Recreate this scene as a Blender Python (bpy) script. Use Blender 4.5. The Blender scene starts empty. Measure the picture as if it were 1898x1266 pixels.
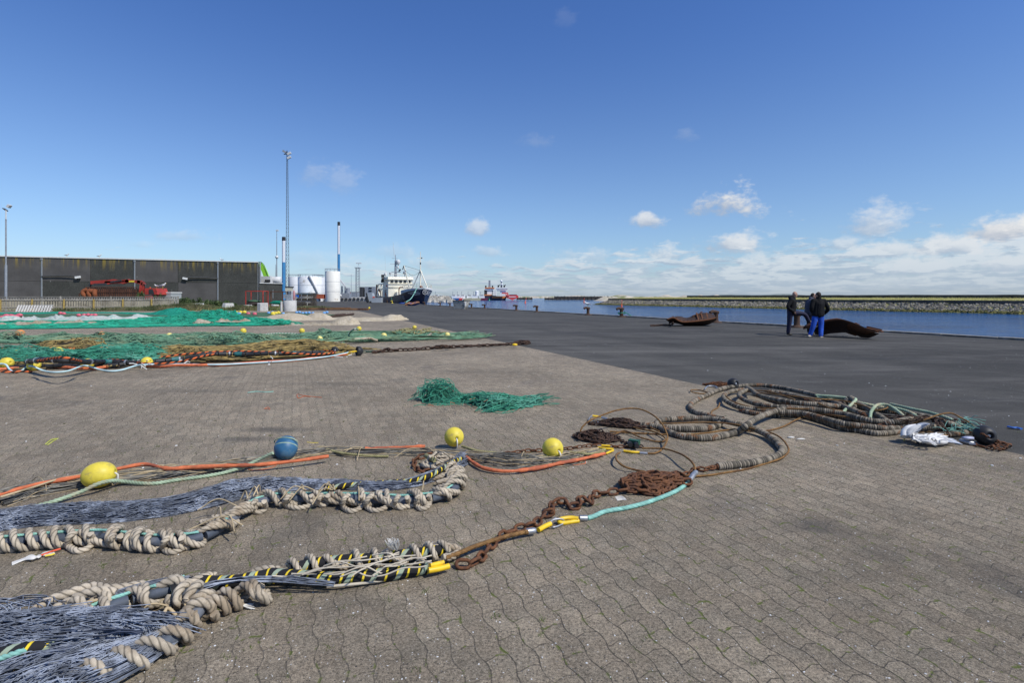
import bpy, math, random
import numpy as np
from mathutils import Vector, Matrix
rnd = random.Random(7)
rng = np.random.default_rng(11)
PI = math.pi
D = bpy.data
SC = bpy.context.scene
COL = SC.collection
R = math.radians

# ---------------------------------------------------------------- camera
CAMH = 1.6
HOR = 550.0          # photo row of the horizon (level camera, lens shifted down)
FPX = 1000.0
cam = D.cameras.new('camera'); camo = D.objects.new('camera', cam); COL.objects.link(camo)
camo.location = (0, 0, CAMH); camo.rotation_euler = (R(90), 0, 0)
cam.sensor_width = 36; cam.lens = 36 * FPX / 1898
cam.shift_y = -(633 - HOR) / 1898
cam.clip_start = 0.1; cam.clip_end = 30000
SC.camera = camo

# ---------------------------------------------------------------- sun, exposure
SUN_DIR = Vector((0.78, -0.50, 1.12)).normalized()
sun_el = math.asin(SUN_DIR.z); sun_az = math.atan2(SUN_DIR.x, SUN_DIR.y)
sl = D.lights.new('sun', 'SUN'); sl.energy = 4.1; sl.angle = R(0.5); sl.color = (1, 0.96, 0.88)
so = D.objects.new('sun', sl); COL.objects.link(so)
so.rotation_euler = SUN_DIR.to_track_quat('Z', 'Y').to_euler()
SC.view_settings.view_transform = 'Standard'; SC.view_settings.look = 'None'
SC.view_settings.gamma = 1; SC.view_settings.exposure = 0.0

# ---------------------------------------------------------------- node helper
class NT:
    def __init__(s, tree): s.t = tree; s.n = tree.nodes; s.l = tree.links
    def new(s, typ, **kw):
        n = s.n.new(typ)
        for k, v in kw.items(): setattr(n, k, v)
        return n
    def put(s, sock, v):
        if v is None: return
        if hasattr(v, 'is_linked') or isinstance(v, bpy.types.NodeSocket): s.l.new(v, sock)
        elif isinstance(v, (tuple, list)) and sock.type == 'RGBA' and len(v) == 3: sock.default_value = (*v, 1)
        else: sock.default_value = v
    def m(s, op, a, b=None, c=None, clamp=False):
        n = s.new('ShaderNodeMath', operation=op, use_clamp=clamp)
        for i, v in enumerate((a, b, c)):
            if v is not None: s.put(n.inputs[i], v)
        return n.outputs[0]
    def vm(s, op, a, b=None):
        n = s.new('ShaderNodeVectorMath', operation=op)
        s.put(n.inputs[0], a)
        if b is not None:
            if op == 'SCALE': s.put(n.inputs['Scale'], b)
            else: s.put(n.inputs[1], b)
        return n.outputs['Value'] if op in ('DOT_PRODUCT', 'LENGTH') else n.outputs[0]
    def noise(s, vec, scale, detail=3, rough=.55, dist=0):
        n = s.new('ShaderNodeTexNoise'); s.put(n.inputs['Vector'], vec)
        n.inputs['Scale'].default_value = scale; n.inputs['Detail'].default_value = detail
        n.inputs['Roughness'].default_value = rough; n.inputs['Distortion'].default_value = dist
        return n.outputs[0]
    def step(s, v, a, b, lo=0., hi=1., smooth=True):
        n = s.new('ShaderNodeMapRange', interpolation_type='SMOOTHSTEP' if smooth else 'LINEAR')
        s.put(n.inputs[0], v); s.put(n.inputs[1], a); s.put(n.inputs[2], b); s.put(n.inputs[3], lo); s.put(n.inputs[4], hi)
        return n.outputs[0]
    def mix(s, f, a, b, mode='MIX'):
        n = s.new('ShaderNodeMix', data_type='RGBA', blend_type=mode)
        s.put(n.inputs[0], f); s.put(n.inputs[6], a); s.put(n.inputs[7], b)
        return n.outputs[2]
    def xyz(s, v):
        n = s.new('ShaderNodeSeparateXYZ'); s.put(n.inputs[0], v); return n.outputs
    def cxyz(s, x, y, z=0.):
        n = s.new('ShaderNodeCombineXYZ'); s.put(n.inputs[0], x); s.put(n.inputs[1], y); s.put(n.inputs[2], z); return n.outputs[0]

# ---------------------------------------------------------------- world: sky with clouds
W = D.worlds.new('World'); SC.world = W; W.use_nodes = True
W.node_tree.nodes.clear(); w = NT(W.node_tree)
sky = w.new('ShaderNodeTexSky', sky_type='NISHITA', sun_disc=False)
sky.sun_elevation = sun_el; sky.sun_rotation = sun_az
sky.air_density = 1.0; sky.dust_density = 0.6; sky.ozone_density = 3.0; sky.altitude = 0
SKYSTR = 0.127
dirv = w.new('ShaderNodeTexCoord').outputs['Generated']
dx, dy, dz = w.xyz(dirv)
el = w.m('ARCSINE', dz)
az = w.m('ARCTAN2', dx, dy)
# the clear sky deepens with height (colour grade over the sky model)
grade = w.mix(w.step(el, .13, .52), (.76, .88, 1.07), (.49, .72, 1.12))
grade = w.mix(w.step(el, -.02, .10), (.72, .86, 1.15), grade)
skyc = w.mix(1.0, sky.outputs[0], grade, 'MULTIPLY')
# domain-warped coordinates in angle space
def sph(sx, sy): return w.cxyz(w.m('MULTIPLY', az, sx), w.m('MULTIPLY', el, sy), 0.3)
warp = w.noise(sph(9, 14), 1.6, 5, .62)
warp2 = w.noise(sph(9, 14), 5.0, 5, .6)
wz = w.m('ADD', w.m('MULTIPLY', w.m('SUBTRACT', warp, .5), 2.4), w.m('MULTIPLY', w.m('SUBTRACT', warp2, .5), 1.2))
def ang(px, py): return math.atan2(px - 949, FPX), math.atan2(HOR - py, math.hypot(FPX, px - 949))
CL = [(1340, 383, 66, 34, 1.0), (1203, 413, 34, 19, .8), (1350, 456, 68, 23, .8), (1618, 419, 62, 32, .62), (1868, 432, 95, 32, 1.0),
      (888, 423, 22, 15, .55), (583, 322, 38, 26, .22), (636, 336, 32, 30, .2), (1240, 476, 60, 20, .62), (1565, 455, 38, 16, .55),
      (1760, 462, 90, 26, .8), (1640, 470, 70, 22, .7), (1480, 492, 130, 26, .6), (1700, 500, 190, 30, .75), (1860, 500, 120, 34, .8),
      (1090, 478, 60, 22, .38), (1180, 492, 80, 22, .4), (800, 492, 40, 14, .45), (735, 468, 40, 16, .25), (905, 468, 30, 12, .35),
      (350, 440, 52, 15, .28), (1000, 262, 34, 14, .12), (1270, 250, 26, 18, .13), (1050, 36, 26, 16, .05), (650, 500, 70, 22, .3), (760, 520, 90, 14, .25),
      (1300, 520, 150, 22, .4), (1600, 528, 300, 18, .55), (260, 455, 30, 9, .16), (575, 480, 60, 20, .22)]
dens = None; bright = None
for (px, py, rx, ry, k) in CL:
    a0, e0 = ang(px, py); ra = rx / FPX * 1.25 / (1 + ((px - 949) / FPX) ** 2); re = ry / FPX * 1.3 / math.sqrt(1 + ((px - 949) / FPX) ** 2)
    u = w.m('DIVIDE', w.m('SUBTRACT', az, a0), ra); v = w.m('DIVIDE', w.m('SUBTRACT', el, e0), re)
    vb = w.m('MULTIPLY', v, w.step(v, -0.2, .2, 1.5, .9))          # flatter base than top
    d = w.m('SQRT', w.m('ADD', w.m('MULTIPLY', u, u), w.m('MULTIPLY', vb, vb)))
    q = w.m('ADD', w.m('SUBTRACT', 1.0, d), wz)
    cover = w.m('MULTIPLY', w.step(q, 0.05, .85), k)
    lit = w.step(w.m('ADD', w.m('ADD', v, w.m('MULTIPLY', u, .3)), w.m('MULTIPLY', wz, .8)), -.6, .8)
    b = w.m('MULTIPLY', cover, lit)
    dens = cover if dens is None else w.m('MAXIMUM', dens, cover)
    bright = b if bright is None else w.m('MAXIMUM', bright, b)
# low layered clouds toward the horizon, denser to the right
elc = w.m('MAXIMUM', el, 0.0)
lay = w.cxyz(w.m('MULTIPLY', az, 15), w.m('MULTIPLY', w.m('POWER', elc, .62), 36), 1.7)
n1 = w.noise(lay, 1.5, 6, .6, .3)
cov = w.m('ADD', w.step(az, -.6, .7, -.02, .24), w.step(el, .015, .13, .06, -.34))
lowc = w.m('MULTIPLY', w.step(w.m('ADD', n1, cov), .50, .68), w.m('MULTIPLY', w.step(el, .0, .02, .45, .66), w.step(el, .10, .17, 1, 0)))
lowb = w.step(w.noise(w.vm('ADD', lay, (0, -.22, 0)), 1.5, 5, .6, .3), .44, .58)
dens2 = w.m('MAXIMUM', dens, lowc)
lw = w.m('ADD', w.m('MULTIPLY', lowc, w.m('MULTIPLY', lowb, .85)), bright, clamp=True)
shade = w.m('DIVIDE', lw, w.m('MAXIMUM', dens2, .05), clamp=True)
ccol = w.mix(shade, (.44, .51, .63), (.90, .91, .92))
ccol = w.mix(w.step(el, 0, .09, .6, 0), ccol, (.46, .585, .77))
bs = w.new('ShaderNodeBackground'); w.put(bs.inputs[0], skyc); bs.inputs[1].default_value = SKYSTR
bc = w.new('ShaderNodeBackground'); w.put(bc.inputs[0], ccol); bc.inputs[1].default_value = 0.9
mx = w.new('ShaderNodeMixShader'); w.put(mx.inputs[0], dens2); w.l.new(bs.outputs[0], mx.inputs[1]); w.l.new(bc.outputs[0], mx.inputs[2])
w.l.new(mx.outputs[0], w.new('ShaderNodeOutputWorld').inputs[0])

# ---------------------------------------------------------------- pixel of the photo -> point at height z
def P(px, py, z=0.0):
    Y = FPX * (CAMH - z) / (py - HOR)
    return np.array(((px - 949) / FPX * Y, Y, z))
def Q(px, py, Y):                       # point at distance Y
    return np.array(((px - 949) / FPX * Y, Y, CAMH - (py - HOR) / FPX * Y))

# ---------------------------------------------------------------- materials
MATS = {}
def newmat(name):
    m = D.materials.new(name); m.use_nodes = True; nt = NT(m.node_tree)
    b = nt.n['Principled BSDF']; MATS[name] = m
    return m, nt, b
def mat(name, col, rough=.75, metal=0., var=.22, vs=6., col2=None, c2s=3., c2t=(.5, .62), bump=0., bs_=40., spec=.4, coat=0):
    if name in MATS: return MATS[name]
    m, nt, b = newmat(name)
    co = nt.new('ShaderNodeTexCoord').outputs['Object']
    n = nt.noise(co, vs, 4, .6)
    c = nt.mix(nt.step(n, .3, .7), tuple(x * (1 - var) for x in col), tuple(min(1, x * (1 + var)) for x in col))
    if col2 is not None:
        c = nt.mix(nt.step(nt.noise(co, c2s, 5, .65), c2t[0], c2t[1]), c, col2)
    nt.put(b.inputs['Base Color'], c)
    b.inputs['Metallic'].default_value = metal
    nt.put(b.inputs['Roughness'], nt.step(n, .3, .7, max(.05, rough - .08), min(1, rough + .08)))
    b.inputs['Specular IOR Level'].default_value = spec
    b.inputs['Coat Weight'].default_value = coat
    if bump:
        bn = nt.new('ShaderNodeBump'); bn.inputs['Strength'].default_value = .8; bn.inputs['Distance'].default_value = bump
        nt.put(bn.inputs['Height'], nt.noise(co, bs_, 5, .6)); nt.put(b.inputs['Normal'], bn.outputs[0])
    return m

# ---------------------------------------------------------------- mesh builder (numpy)
ORG = {}
SPLITN = set('tan_cords white_lashings yellow_thimbles steel_rings green_spacers orange_black_rope headline green_white_rope tan_rope yellow_hooks orange_twine footrope_tubing olive_line thick_rope teal_line black_yellow_rope wound_rope yellow_eye end_rod ribs bolts stiffeners bolted_bars winches aerial pale_blue_rope loose_twine roller deck_gear railings slats stringers windows white_strands'.split())
class MB:
    def __init__(s): s.V = []; s.F = []; s.UV = []; s.n = 0; s.mi = []; s.sm = []; s.G = []; s.cur = 0
    def add(s, V, F, uv=None, mi=0, smooth=False):
        """V (n,3); F (m,k) int array ; uv (m,k,2)"""
        V = np.asarray(V, float); F = np.asarray(F, int)
        s.V.append(V); s.F.append(F + s.n)
        s.UV.append(np.zeros(F.shape + (2,)) if uv is None else np.asarray(uv, float))
        s.mi.append(np.full(len(F), mi)); s.sm.append(np.full(len(F), smooth)); s.n += len(V); s.G.append((s.cur, len(V)))
        return s
    def box(s, c, size, rz=0, mi=0, tilt=None, taper=1.0):
        x, y, z = np.asarray(size) / 2; s.cur += 1
        V = np.array([(-x, -y, -z), (x, -y, -z), (x, y, -z), (-x, y, -z), (-x * taper, -y * taper, z), (x * taper, -y * taper, z), (x * taper, y * taper, z), (-x * taper, y * taper, z)])
        if tilt is not None: V = V @ np.array(tilt).T
        V = V @ np.array(Matrix.Rotation(rz, 3, 'Z')).T + np.asarray(c)
        return s.add(V, [(0, 3, 2, 1), (4, 5, 6, 7), (0, 1, 5, 4), (1, 2, 6, 5), (2, 3, 7, 6), (3, 0, 4, 7)], mi=mi)
    def bar(s, a, b, wd, ht=None, mi=0, up=(0, 0, 1)):
        a = np.asarray(a, float); b = np.asarray(b, float); ht = ht or wd; s.cur += 1
        t = b - a; L = np.linalg.norm(t); t /= L
        up = np.asarray(up, float)
        if abs(t @ up) > .98: up = np.array((0, 1, 0.))
        sd = np.cross(t, up); sd /= np.linalg.norm(sd); u2 = np.cross(sd, t)
        V = [p + sd * sx * wd / 2 + u2 * sy * ht / 2 for p in (a, b) for sx, sy in ((-1, -1), (1, -1), (1, 1), (-1, 1))]
        return s.add(V, [(0, 1, 2, 3), (7, 6, 5, 4), (0, 4, 5, 1), (1, 5, 6, 2), (2, 6, 7, 3), (3, 7, 4, 0)], mi=mi)
    def tube(s, pts, r, sides=8, caps=True, closed=False, lobes=0, lay=0, depth=.18, flat=1.0, mi=0, smooth=True, rot0=0):
        pts = np.asarray(pts, float); n = len(pts); s.cur += 1
        if n < 2: return s
        r = np.broadcast_to(np.asarray(r, float), (n,))
        T = np.gradient(pts, axis=0) if not closed else (np.roll(pts, -1, 0) - np.roll(pts, 1, 0))
        T /= np.maximum(np.linalg.norm(T, axis=1), 1e-9)[:, None]
        up = np.tile(np.array((0, 0, 1.)), (n, 1)); bad = np.abs(T[:, 2]) > .95
        N = np.cross(up, T); N[bad] = np.cross(np.array((1., .0, 0)), T[bad])
        N /= np.maximum(np.linalg.norm(N, axis=1), 1e-9)[:, None]
        for i in range(1, n):
            if N[i] @ N[i - 1] < 0: N[i] = -N[i]
        B = np.cross(T, N)
        seg = np.linalg.norm(np.diff(pts, axis=0), axis=1); S = np.concatenate([[0], np.cumsum(seg)])
        th = np.arange(sides) * 2 * PI / sides + rot0
        TH = th[None, :] + np.zeros((n, 1))
        rr = r[:, None] * np.ones((1, sides))
        if lobes: rr = rr * (1 - depth + depth * 2 * np.abs(np.cos(.5 * lobes * (TH - 2 * PI * S[:, None] / lay))) - depth * .3)
        V = pts[:, None] + rr[..., None] * (np.cos(TH)[..., None] * N[:, None] + flat * np.sin(TH)[..., None] * B[:, None])
        if lobes: S = S / lay
        i = np.arange(n if closed else n - 1)[:, None]; j = np.arange(sides)[None]
        i2 = (i + 1) % n; j2 = (j + 1) % sides
        F = np.stack([i * sides + j, i * sides + j2, i2 * sides + j2, i2 * sides + j], -1).reshape(-1, 4)
        SS = S if not closed else np.append(S, S[-1] + .01)
        u0 = np.broadcast_to(S[i % n], (len(i), sides)); u1 = np.broadcast_to(SS[np.minimum(i + 1, len(SS) - 1)], (len(i), sides))
        v0 = np.broadcast_to(j / sides, (len(i), sides)); v1 = np.broadcast_to((j + 1) / sides, (len(i), sides))
        uv = np.stack([np.stack([u0, v0], -1), np.stack([u0, v1], -1), np.stack([u1, v1], -1), np.stack([u1, v0], -1)], 2).reshape(-1, 4, 2)
        s.add(V.reshape(-1, 3), F, uv, mi, smooth)
        if caps and not closed:
            for k, idx in ((0, list(range(sides))[::-1]), (n - 1, list(range(sides)))):
                s.add(V[k], [idx], None, mi, False)
        return s
    def cyl(s, a, b, r, r2=None, sides=16, mi=0, smooth=True):
        return s.tube([a, b], [r, r if r2 is None else r2], sides, mi=mi, smooth=smooth)
    def lathe(s, c, prof, sides=20, mi=0, axis=None, smooth=True, uvs=False):
        prof = np.asarray(prof, float); n = len(prof); th = np.arange(sides) * 2 * PI / sides
        V = np.stack([prof[:, 0][:, None] * np.cos(th), prof[:, 0][:, None] * np.sin(th), np.repeat(prof[:, 1][:, None], sides, 1)], -1).reshape(-1, 3)
        if axis is not None:
            q = Vector((0, 0, 1)).rotation_difference(Vector(axis)).to_matrix(); V = V @ np.array(q).T
        V = V + np.asarray(c)
        i = np.arange(n - 1)[:, None]; j = np.arange(sides)[None]; j2 = (j + 1) % sides
        F = np.stack([i * sides + j, i * sides + j2, (i + 1) * sides + j2, (i + 1) * sides + j], -1).reshape(-1, 4)
        return s.add(V, F, None, mi, smooth)
    def ball(s, c, r, seg=20, mi=0, axis=None, scale=(1, 1, 1), jit=0):
        a = np.linspace(-PI / 2, PI / 2, max(5, seg // 2 + 1)); s.cur += 1
        prof = np.stack([np.maximum(np.cos(a), .002), np.sin(a)], -1)
        sub = MB(); sub.lathe((0, 0, 0), prof, seg, axis=axis); V = sub.V[0]
        if jit: V = V * (1 + rng.normal(0, jit, (len(V), 1)))
        rr = np.asarray(r) * np.asarray(scale)
        return s.add(V * rr + np.asarray(c), sub.F[0], None, mi, True)
    def prism(s, pts, vec, mi=0):
        pts = np.asarray(pts, float); n = len(pts); V = np.concatenate([pts, pts + np.asarray(vec)])
        s.add(V, [list(range(n))[::-1]], mi=mi); b = s.n - 2 * n
        s.F.append(np.array([list(range(n, 2 * n))]) + b); s.UV.append(np.zeros((1, n, 2))); s.mi.append(np.array([mi])); s.sm.append(np.array([False]))
        F = np.array([(i, (i + 1) % n, n + (i + 1) % n, n + i) for i in range(n)]) + b
        s.F.append(F); s.UV.append(np.zeros((n, 4, 2))); s.mi.append(np.full(n, mi)); s.sm.append(np.full(n, False))
        return s
    def grid(s, G, mi=0, smooth=True, uv=None):
        G = np.asarray(G, float); a, b = G.shape[:2]
        i = np.arange(a - 1)[:, None]; j = np.arange(b - 1)[None]
        F = np.stack([i * b + j, (i + 1) * b + j, (i + 1) * b + j + 1, i * b + j + 1], -1).reshape(-1, 4)
        return s.add(G.reshape(-1, 3), F, None, mi, smooth)
    def segs(s, A, B, r, sides=3, mi=0):
        """many thin straight pieces at once"""
        A = np.asarray(A, float); B = np.asarray(B, float); n = len(A)
        if n == 0: return s
        T = B - A; L = np.linalg.norm(T, axis=1); T /= np.maximum(L, 1e-9)[:, None]
        up = np.tile(np.array((0, 0, 1.)), (n, 1)); up[np.abs(T[:, 2]) > .9] = (1, 0, 0)
        N = np.cross(up, T); N /= np.linalg.norm(N, axis=1)[:, None]; Bn = np.cross(T, N)
        r = np.broadcast_to(np.asarray(r, float), (n,))
        th = np.arange(sides) * 2 * PI / sides + PI / 2
        off = r[:, None, None] * (np.cos(th)[None, :, None] * N[:, None] + np.sin(th)[None, :, None] * Bn[:, None])
        V = np.concatenate([A[:, None] + off, B[:, None] + off], 1).reshape(-1, 3)
        base = (np.arange(n) * 2 * sides)[:, None, None]; j = np.arange(sides); j2 = (j + 1) % sides
        F = (base + np.stack([j, j2, sides + j2, sides + j], -1)[None]).reshape(-1, 4)
        return s.add(V, F, None, mi, True)
    def build(s, name, mats, parent=None, org=None, label=None, cat=None, group=None, kind=None):
        if name in SPLITN and parent is not None and len(s.G) == len(s.V) == len(s.F) and 1 < len({g for g, _ in s.G}) <= 90:
            off = np.concatenate([[0], np.cumsum([len(v) for v in s.V])])
            for g in sorted({g for g, _ in s.G}):
                m = MB(); r_ = None
                for i, (gg, _) in enumerate(s.G):
                    if gg == g: m.add(s.V[i], s.F[i] - off[i], s.UV[i], s.mi[i][0], bool(s.sm[i][0]))
                r_ = m.build1(name, mats, parent, label=label)
            return r_
        return s.build1(name, mats, parent, org, label, cat, group, kind)
    def build1(s, name, mats, parent=None, org=None, label=None, cat=None, group=None, kind=None):
        V = np.concatenate(s.V)
        if parent is not None: o = ORG[parent.name]
        else:
            o = np.asarray(org, float) if org is not None else np.array(((V[:, 0].min() + V[:, 0].max()) / 2, (V[:, 1].min() + V[:, 1].max()) / 2, V[:, 2].min()))
        me = D.meshes.new(name); V = V - o
        me.vertices.add(len(V)); me.vertices.foreach_set('co', V.ravel())
        tot = np.concatenate([np.full(len(f), f.shape[1]) for f in s.F]); nl = int(tot.sum())
        me.loops.add(nl); me.loops.foreach_set('vertex_index', np.concatenate([f.ravel() for f in s.F]).astype(np.int32))
        me.polygons.add(len(tot)); me.polygons.foreach_set('loop_start', np.concatenate([[0], np.cumsum(tot)[:-1]]).astype(np.int32))
        me.polygons.foreach_set('loop_total', tot.astype(np.int32))
        uvl = me.uv_layers.new(name='UVMap'); uvl.data.foreach_set('uv', np.concatenate([u.reshape(-1, 2) for u in s.UV]).ravel())
        if not isinstance(mats, (list, tuple)): mats = [mats]
        for m in mats: me.materials.append(m)
        me.polygons.foreach_set('material_index', np.concatenate(s.mi).astype(np.int32))
        me.polygons.foreach_set('use_smooth', np.concatenate(s.sm).astype(bool))
        me.update(calc_edges=True); me.validate()
        ob = D.objects.new(name, me); COL.objects.link(ob); ORG[ob.name] = o
        if parent is not None: ob.parent = parent
        else: ob.location = o
        tag(ob, label, cat, group, kind)
        return ob
def tag(o, label=None, cat=None, group=None, kind=None):
    if label: o['label'] = label
    if cat: o['category'] = cat
    if group: o['group'] = group
    if kind: o['kind'] = kind
    return o
def thing(name, label, cat, loc, group=None, kind=None):
    o = D.objects.new(name, None); COL.objects.link(o); o.location = loc; o.empty_display_size = .2
    ORG[o.name] = np.asarray(loc, float)
    return tag(o, label, cat, group, kind)
def dup(root, loc, rz=0, label=None, group=None, scale=None, euler=None):
    def cp(o, par):
        c = o.copy(); COL.objects.link(c); c.parent = par
        for ch in [x for x in KIDS.get(o.name, [])]: cp(ch, c)
        return c
    KIDS = {}
    for x in D.objects:
        if x.parent: KIDS.setdefault(x.parent.name, []).append(x)
    r = cp(root, None); r.location = loc; r.rotation_euler = euler or (0, 0, rz)
    if scale is not None: r.scale = scale if isinstance(scale, (tuple, list)) else (scale,) * 3
    if label: r['label'] = label
    if group: r['group'] = group
    return r

def smooth(ctrl, step=.02):
    """Catmull-Rom through 3-D control points, resampled evenly"""
    p = np.asarray(ctrl, float)
    if len(p) < 3:
        L = np.linalg.norm(p[-1] - p[0]); k = max(2, int(L / step) + 1); return p[0] + (p[-1] - p[0]) * np.linspace(0, 1, k)[:, None]
    p = np.concatenate([[2 * p[0] - p[1]], p, [2 * p[-1] - p[-2]]]); out = []
    t = np.linspace(0, 1, 14, endpoint=False)[:, None]
    for i in range(1, len(p) - 2):
        a, b, c, d = p[i - 1:i + 3]
        out.append(.5 * (2 * b + (c - a) * t + (2 * a - 5 * b + 4 * c - d) * t ** 2 + (3 * b - a - 3 * c + d) * t ** 3))
    out = np.concatenate(out + [p[-2:-1]])
    return resample(out, step)
def resample(q, step):
    seg = np.linalg.norm(np.diff(q, axis=0), axis=1); S = np.concatenate([[0], np.cumsum(seg)])
    k = max(3, int(S[-1] / step) + 1); s = np.linspace(0, S[-1], k)
    return np.stack([np.interp(s, S, q[:, i]) for i in range(3)], 1)
def path(ctrl, step=.02, z=None):
    """(px,py[,z]) list -> resampled 3-D curve"""
    return smooth([P(c[0], c[1], (c[2] if len(c) > 2 else (z or 0))) for c in ctrl], step)
def n1d(n, scale, amp, seed=0):
    r_ = np.random.default_rng(seed); k = max(4, int(n / scale) + 4)
    y = r_.normal(0, 1, k); x = np.linspace(0, k - 1, n)
    i = np.clip(x.astype(int), 0, k - 2); f = x - i; f = f * f * (3 - 2 * f)
    return amp * (y[i] * (1 - f) + y[i + 1] * f)
def n2d(a, b, sa, sb, amp, seed=0):
    """smooth random field on an a x b grid"""
    r_ = np.random.default_rng(seed); ka = max(4, int(a / sa) + 4); kb = max(4, int(b / sb) + 4)
    g = r_.normal(0, 1, (ka, kb)); xa = np.linspace(0, ka - 2.001, a); xb = np.linspace(0, kb - 2.001, b)
    ia = xa.astype(int); ib = xb.astype(int); fa = xa - ia; fb = xb - ib; fa = fa * fa * (3 - 2 * fa); fb = fb * fb * (3 - 2 * fb)
    g0 = g[ia][:, ib] * (1 - fb) + g[ia][:, ib + 1] * fb; g1 = g[ia + 1][:, ib] * (1 - fb) + g[ia + 1][:, ib + 1] * fb
    return amp * (g0 * (1 - fa)[:, None] + g1 * fa[:, None])
# ================================================================ SETTING
QD = np.array((-0.42, 1.0)); QD = QD / np.linalg.norm(QD)      # direction of the quay, away from the camera
QN = np.array((QD[1], -QD[0]))                                   # toward the water
def quay(Y, off=0, z=0.0):                                       # point on the quay edge at distance Y
    return np.array((27.4 - .42 * Y + QN[0] * off, Y + QN[1] * off, z))
EX = 40; 

# --- paving material
def paving_mat():
    m, nt, b = newmat('paving')
    co = nt.new('ShaderNodeTexCoord').outputs['Object']
    g = Vector((-.405, 1, 0)).normalized(); h = Vector((g.y, -g.x, 0))
    wob = nt.noise(co, .9, 2); 
    u = nt.m('ADD', nt.vm('DOT_PRODUCT', co, tuple(g)), nt.m('MULTIPLY', wob, .03))
    v = nt.m('ADD', nt.vm('DOT_PRODUCT', co, tuple(h)), nt.m('MULTIPLY', wob, .03))
    tri = nt.m('PINGPONG', nt.m('ADD', u, 500.0), .1125); tri = nt.m('SUBTRACT', nt.step(tri, .022, .0905, smooth=False), .5)
    tr2 = nt.m('PINGPONG', nt.m('ADD', v, 500.0), .05625); tr2 = nt.m('SUBTRACT', nt.m('DIVIDE', tr2, .05625), .5)
    vec = nt.cxyz(nt.m('ADD', u, nt.m('MULTIPLY', tr2, .018)), nt.m('ADD', v, nt.m('ADD', nt.m('MULTIPLY', tri, .020), nt.m('MULTIPLY', nt.noise(co, 14, 2), .010))), 0)
    vecd = nt.vm('ADD', vec, nt.vm('SCALE', nt.new('ShaderNodeTexNoise').outputs[1], 0.0))
    def brick(mort, sm):
        n = nt.new('ShaderNodeTexBrick', offset=.5, squash=1); nt.put(n.inputs['Vector'], vecd)
        n.inputs['Scale'].default_value = 1; n.inputs['Mortar Size'].default_value = mort; n.inputs['Mortar Smooth'].default_value = sm
        n.inputs['Brick Width'].default_value = .225; n.inputs['Row Height'].default_value = .1125
        n.inputs['Color1'].default_value = (0, 0, 0, 1); n.inputs['Color2'].default_value = (1, 1, 1, 1); n.inputs['Mortar'].default_value = (.5, .5, .5, 1)
        return n
    bk = brick(.0036, .55); wide = brick(.011, .6)
    jm0 = bk.outputs['Fac']
    cross = nt.m('ABSOLUTE', nt.m('SUBTRACT', nt.m('FRACT', nt.m('DIVIDE', nt.xyz(vecd)[1], .1125)), .5))   # .5 at long joints
    longj = nt.step(cross, .40, .47, .75, 1.0)
    patch = nt.m('MULTIPLY', nt.step(nt.noise(co, .5, 4, .6), .30, .58, .5, 1.0), nt.step(nt.noise(co, 9, 3, .6), .32, .50, .45, 1.0))
    jm = nt.m('MULTIPLY', nt.m('MULTIPLY', jm0, patch), longj)
    tone = nt.step(nt.xyz(bk.outputs['Color'])[0], 0, 1, .88, 1.12, smooth=False)
    big = nt.step(nt.noise(co, .5, 5, .6), .3, .7, .80, 1.14)
    med = nt.step(nt.noise(co, 6, 5, .65), .25, .75, .86, 1.14)
    fine = nt.m('MULTIPLY', nt.step(nt.noise(co, 75, 4, .85), .30, .72, .42, 1.62), nt.step(nt.noise(co, 300, 2, .8), .25, .75, .6, 1.4))
    col = nt.mix(nt.step(nt.noise(co, 4, 5), .25, .75), (.282, .228, .160), (.240, .203, .148))
    tot = nt.m('MULTIPLY', nt.m('MULTIPLY', tone, big), nt.m('MULTIPLY', med, fine))
    col = nt.vm('SCALE', col, tot)
    # dark grease patches
    oil = nt.m('MULTIPLY', nt.step(nt.noise(nt.vm('MULTIPLY', co, (1, 1.0, 1)), .8, 6, .62, .5), .57, .70), .42)
    col = nt.mix(oil, col, (.085, .08, .075))
    wv = nt.m('MULTIPLY', nt.m('SUBTRACT', nt.noise(co, 2.5, 5, .7), .5), 1.6); st = None
    for (px, py, rx, ry, k) in ((505, 797, .55, .16, .75), (452, 815, .40, .14, .7), (470, 850, .3, .5, .25), (565, 960, .22, .6, .4), (640, 1100, .2, .45, .3), (1490, 975, .35, .16, .45), (1700, 1030, .5, .15, .3), (1880, 1080, .3, .3, .5), (330, 725, 1.2, .3, .35), (620, 712, 1.3, .25, .35), (900, 690, 1.5, .3, .25), (720, 1020, .25, .2, .3), (1150, 970, .22, .1, .4)):
        c = P(px, py); d = nt.vm('LENGTH', nt.vm('MULTIPLY', nt.vm('SUBTRACT', co, (float(c[0]), float(c[1]), 0)), (1 / rx, 1 / ry, 0)))
        s_ = nt.m('MULTIPLY', nt.step(nt.m('ADD', d, wv), .2, 1.2, 1, 0), k); st = s_ if st is None else nt.m('MAXIMUM', st, s_)
    col = nt.mix(nt.m('MULTIPLY', st, .8), col, (.045, .044, .043))
    # stones in the concrete
    vo = nt.new('ShaderNodeTexVoronoi'); nt.put(vo.inputs['Vector'], co); vo.inputs['Scale'].default_value = 70
    rr = nt.xyz(vo.outputs['Color'])
    pale = nt.m('MULTIPLY', nt.step(vo.outputs['Distance'], nt.m('MULTIPLY', rr[2], .32), nt.m('MULTIPLY', rr[2], .42), 1, 0), nt.step(rr[0], .76, .78))
    dark = nt.m('MULTIPLY', nt.step(vo.outputs['Distance'], .20, .36, 1, 0), nt.step(rr[1], .72, .76))
    col = nt.mix(nt.m('MULTIPLY', dark, .8), col, (.04, .038, .036)); col = nt.mix(nt.m('MULTIPLY', pale, .85), col, (.72, .70, .66))
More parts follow.
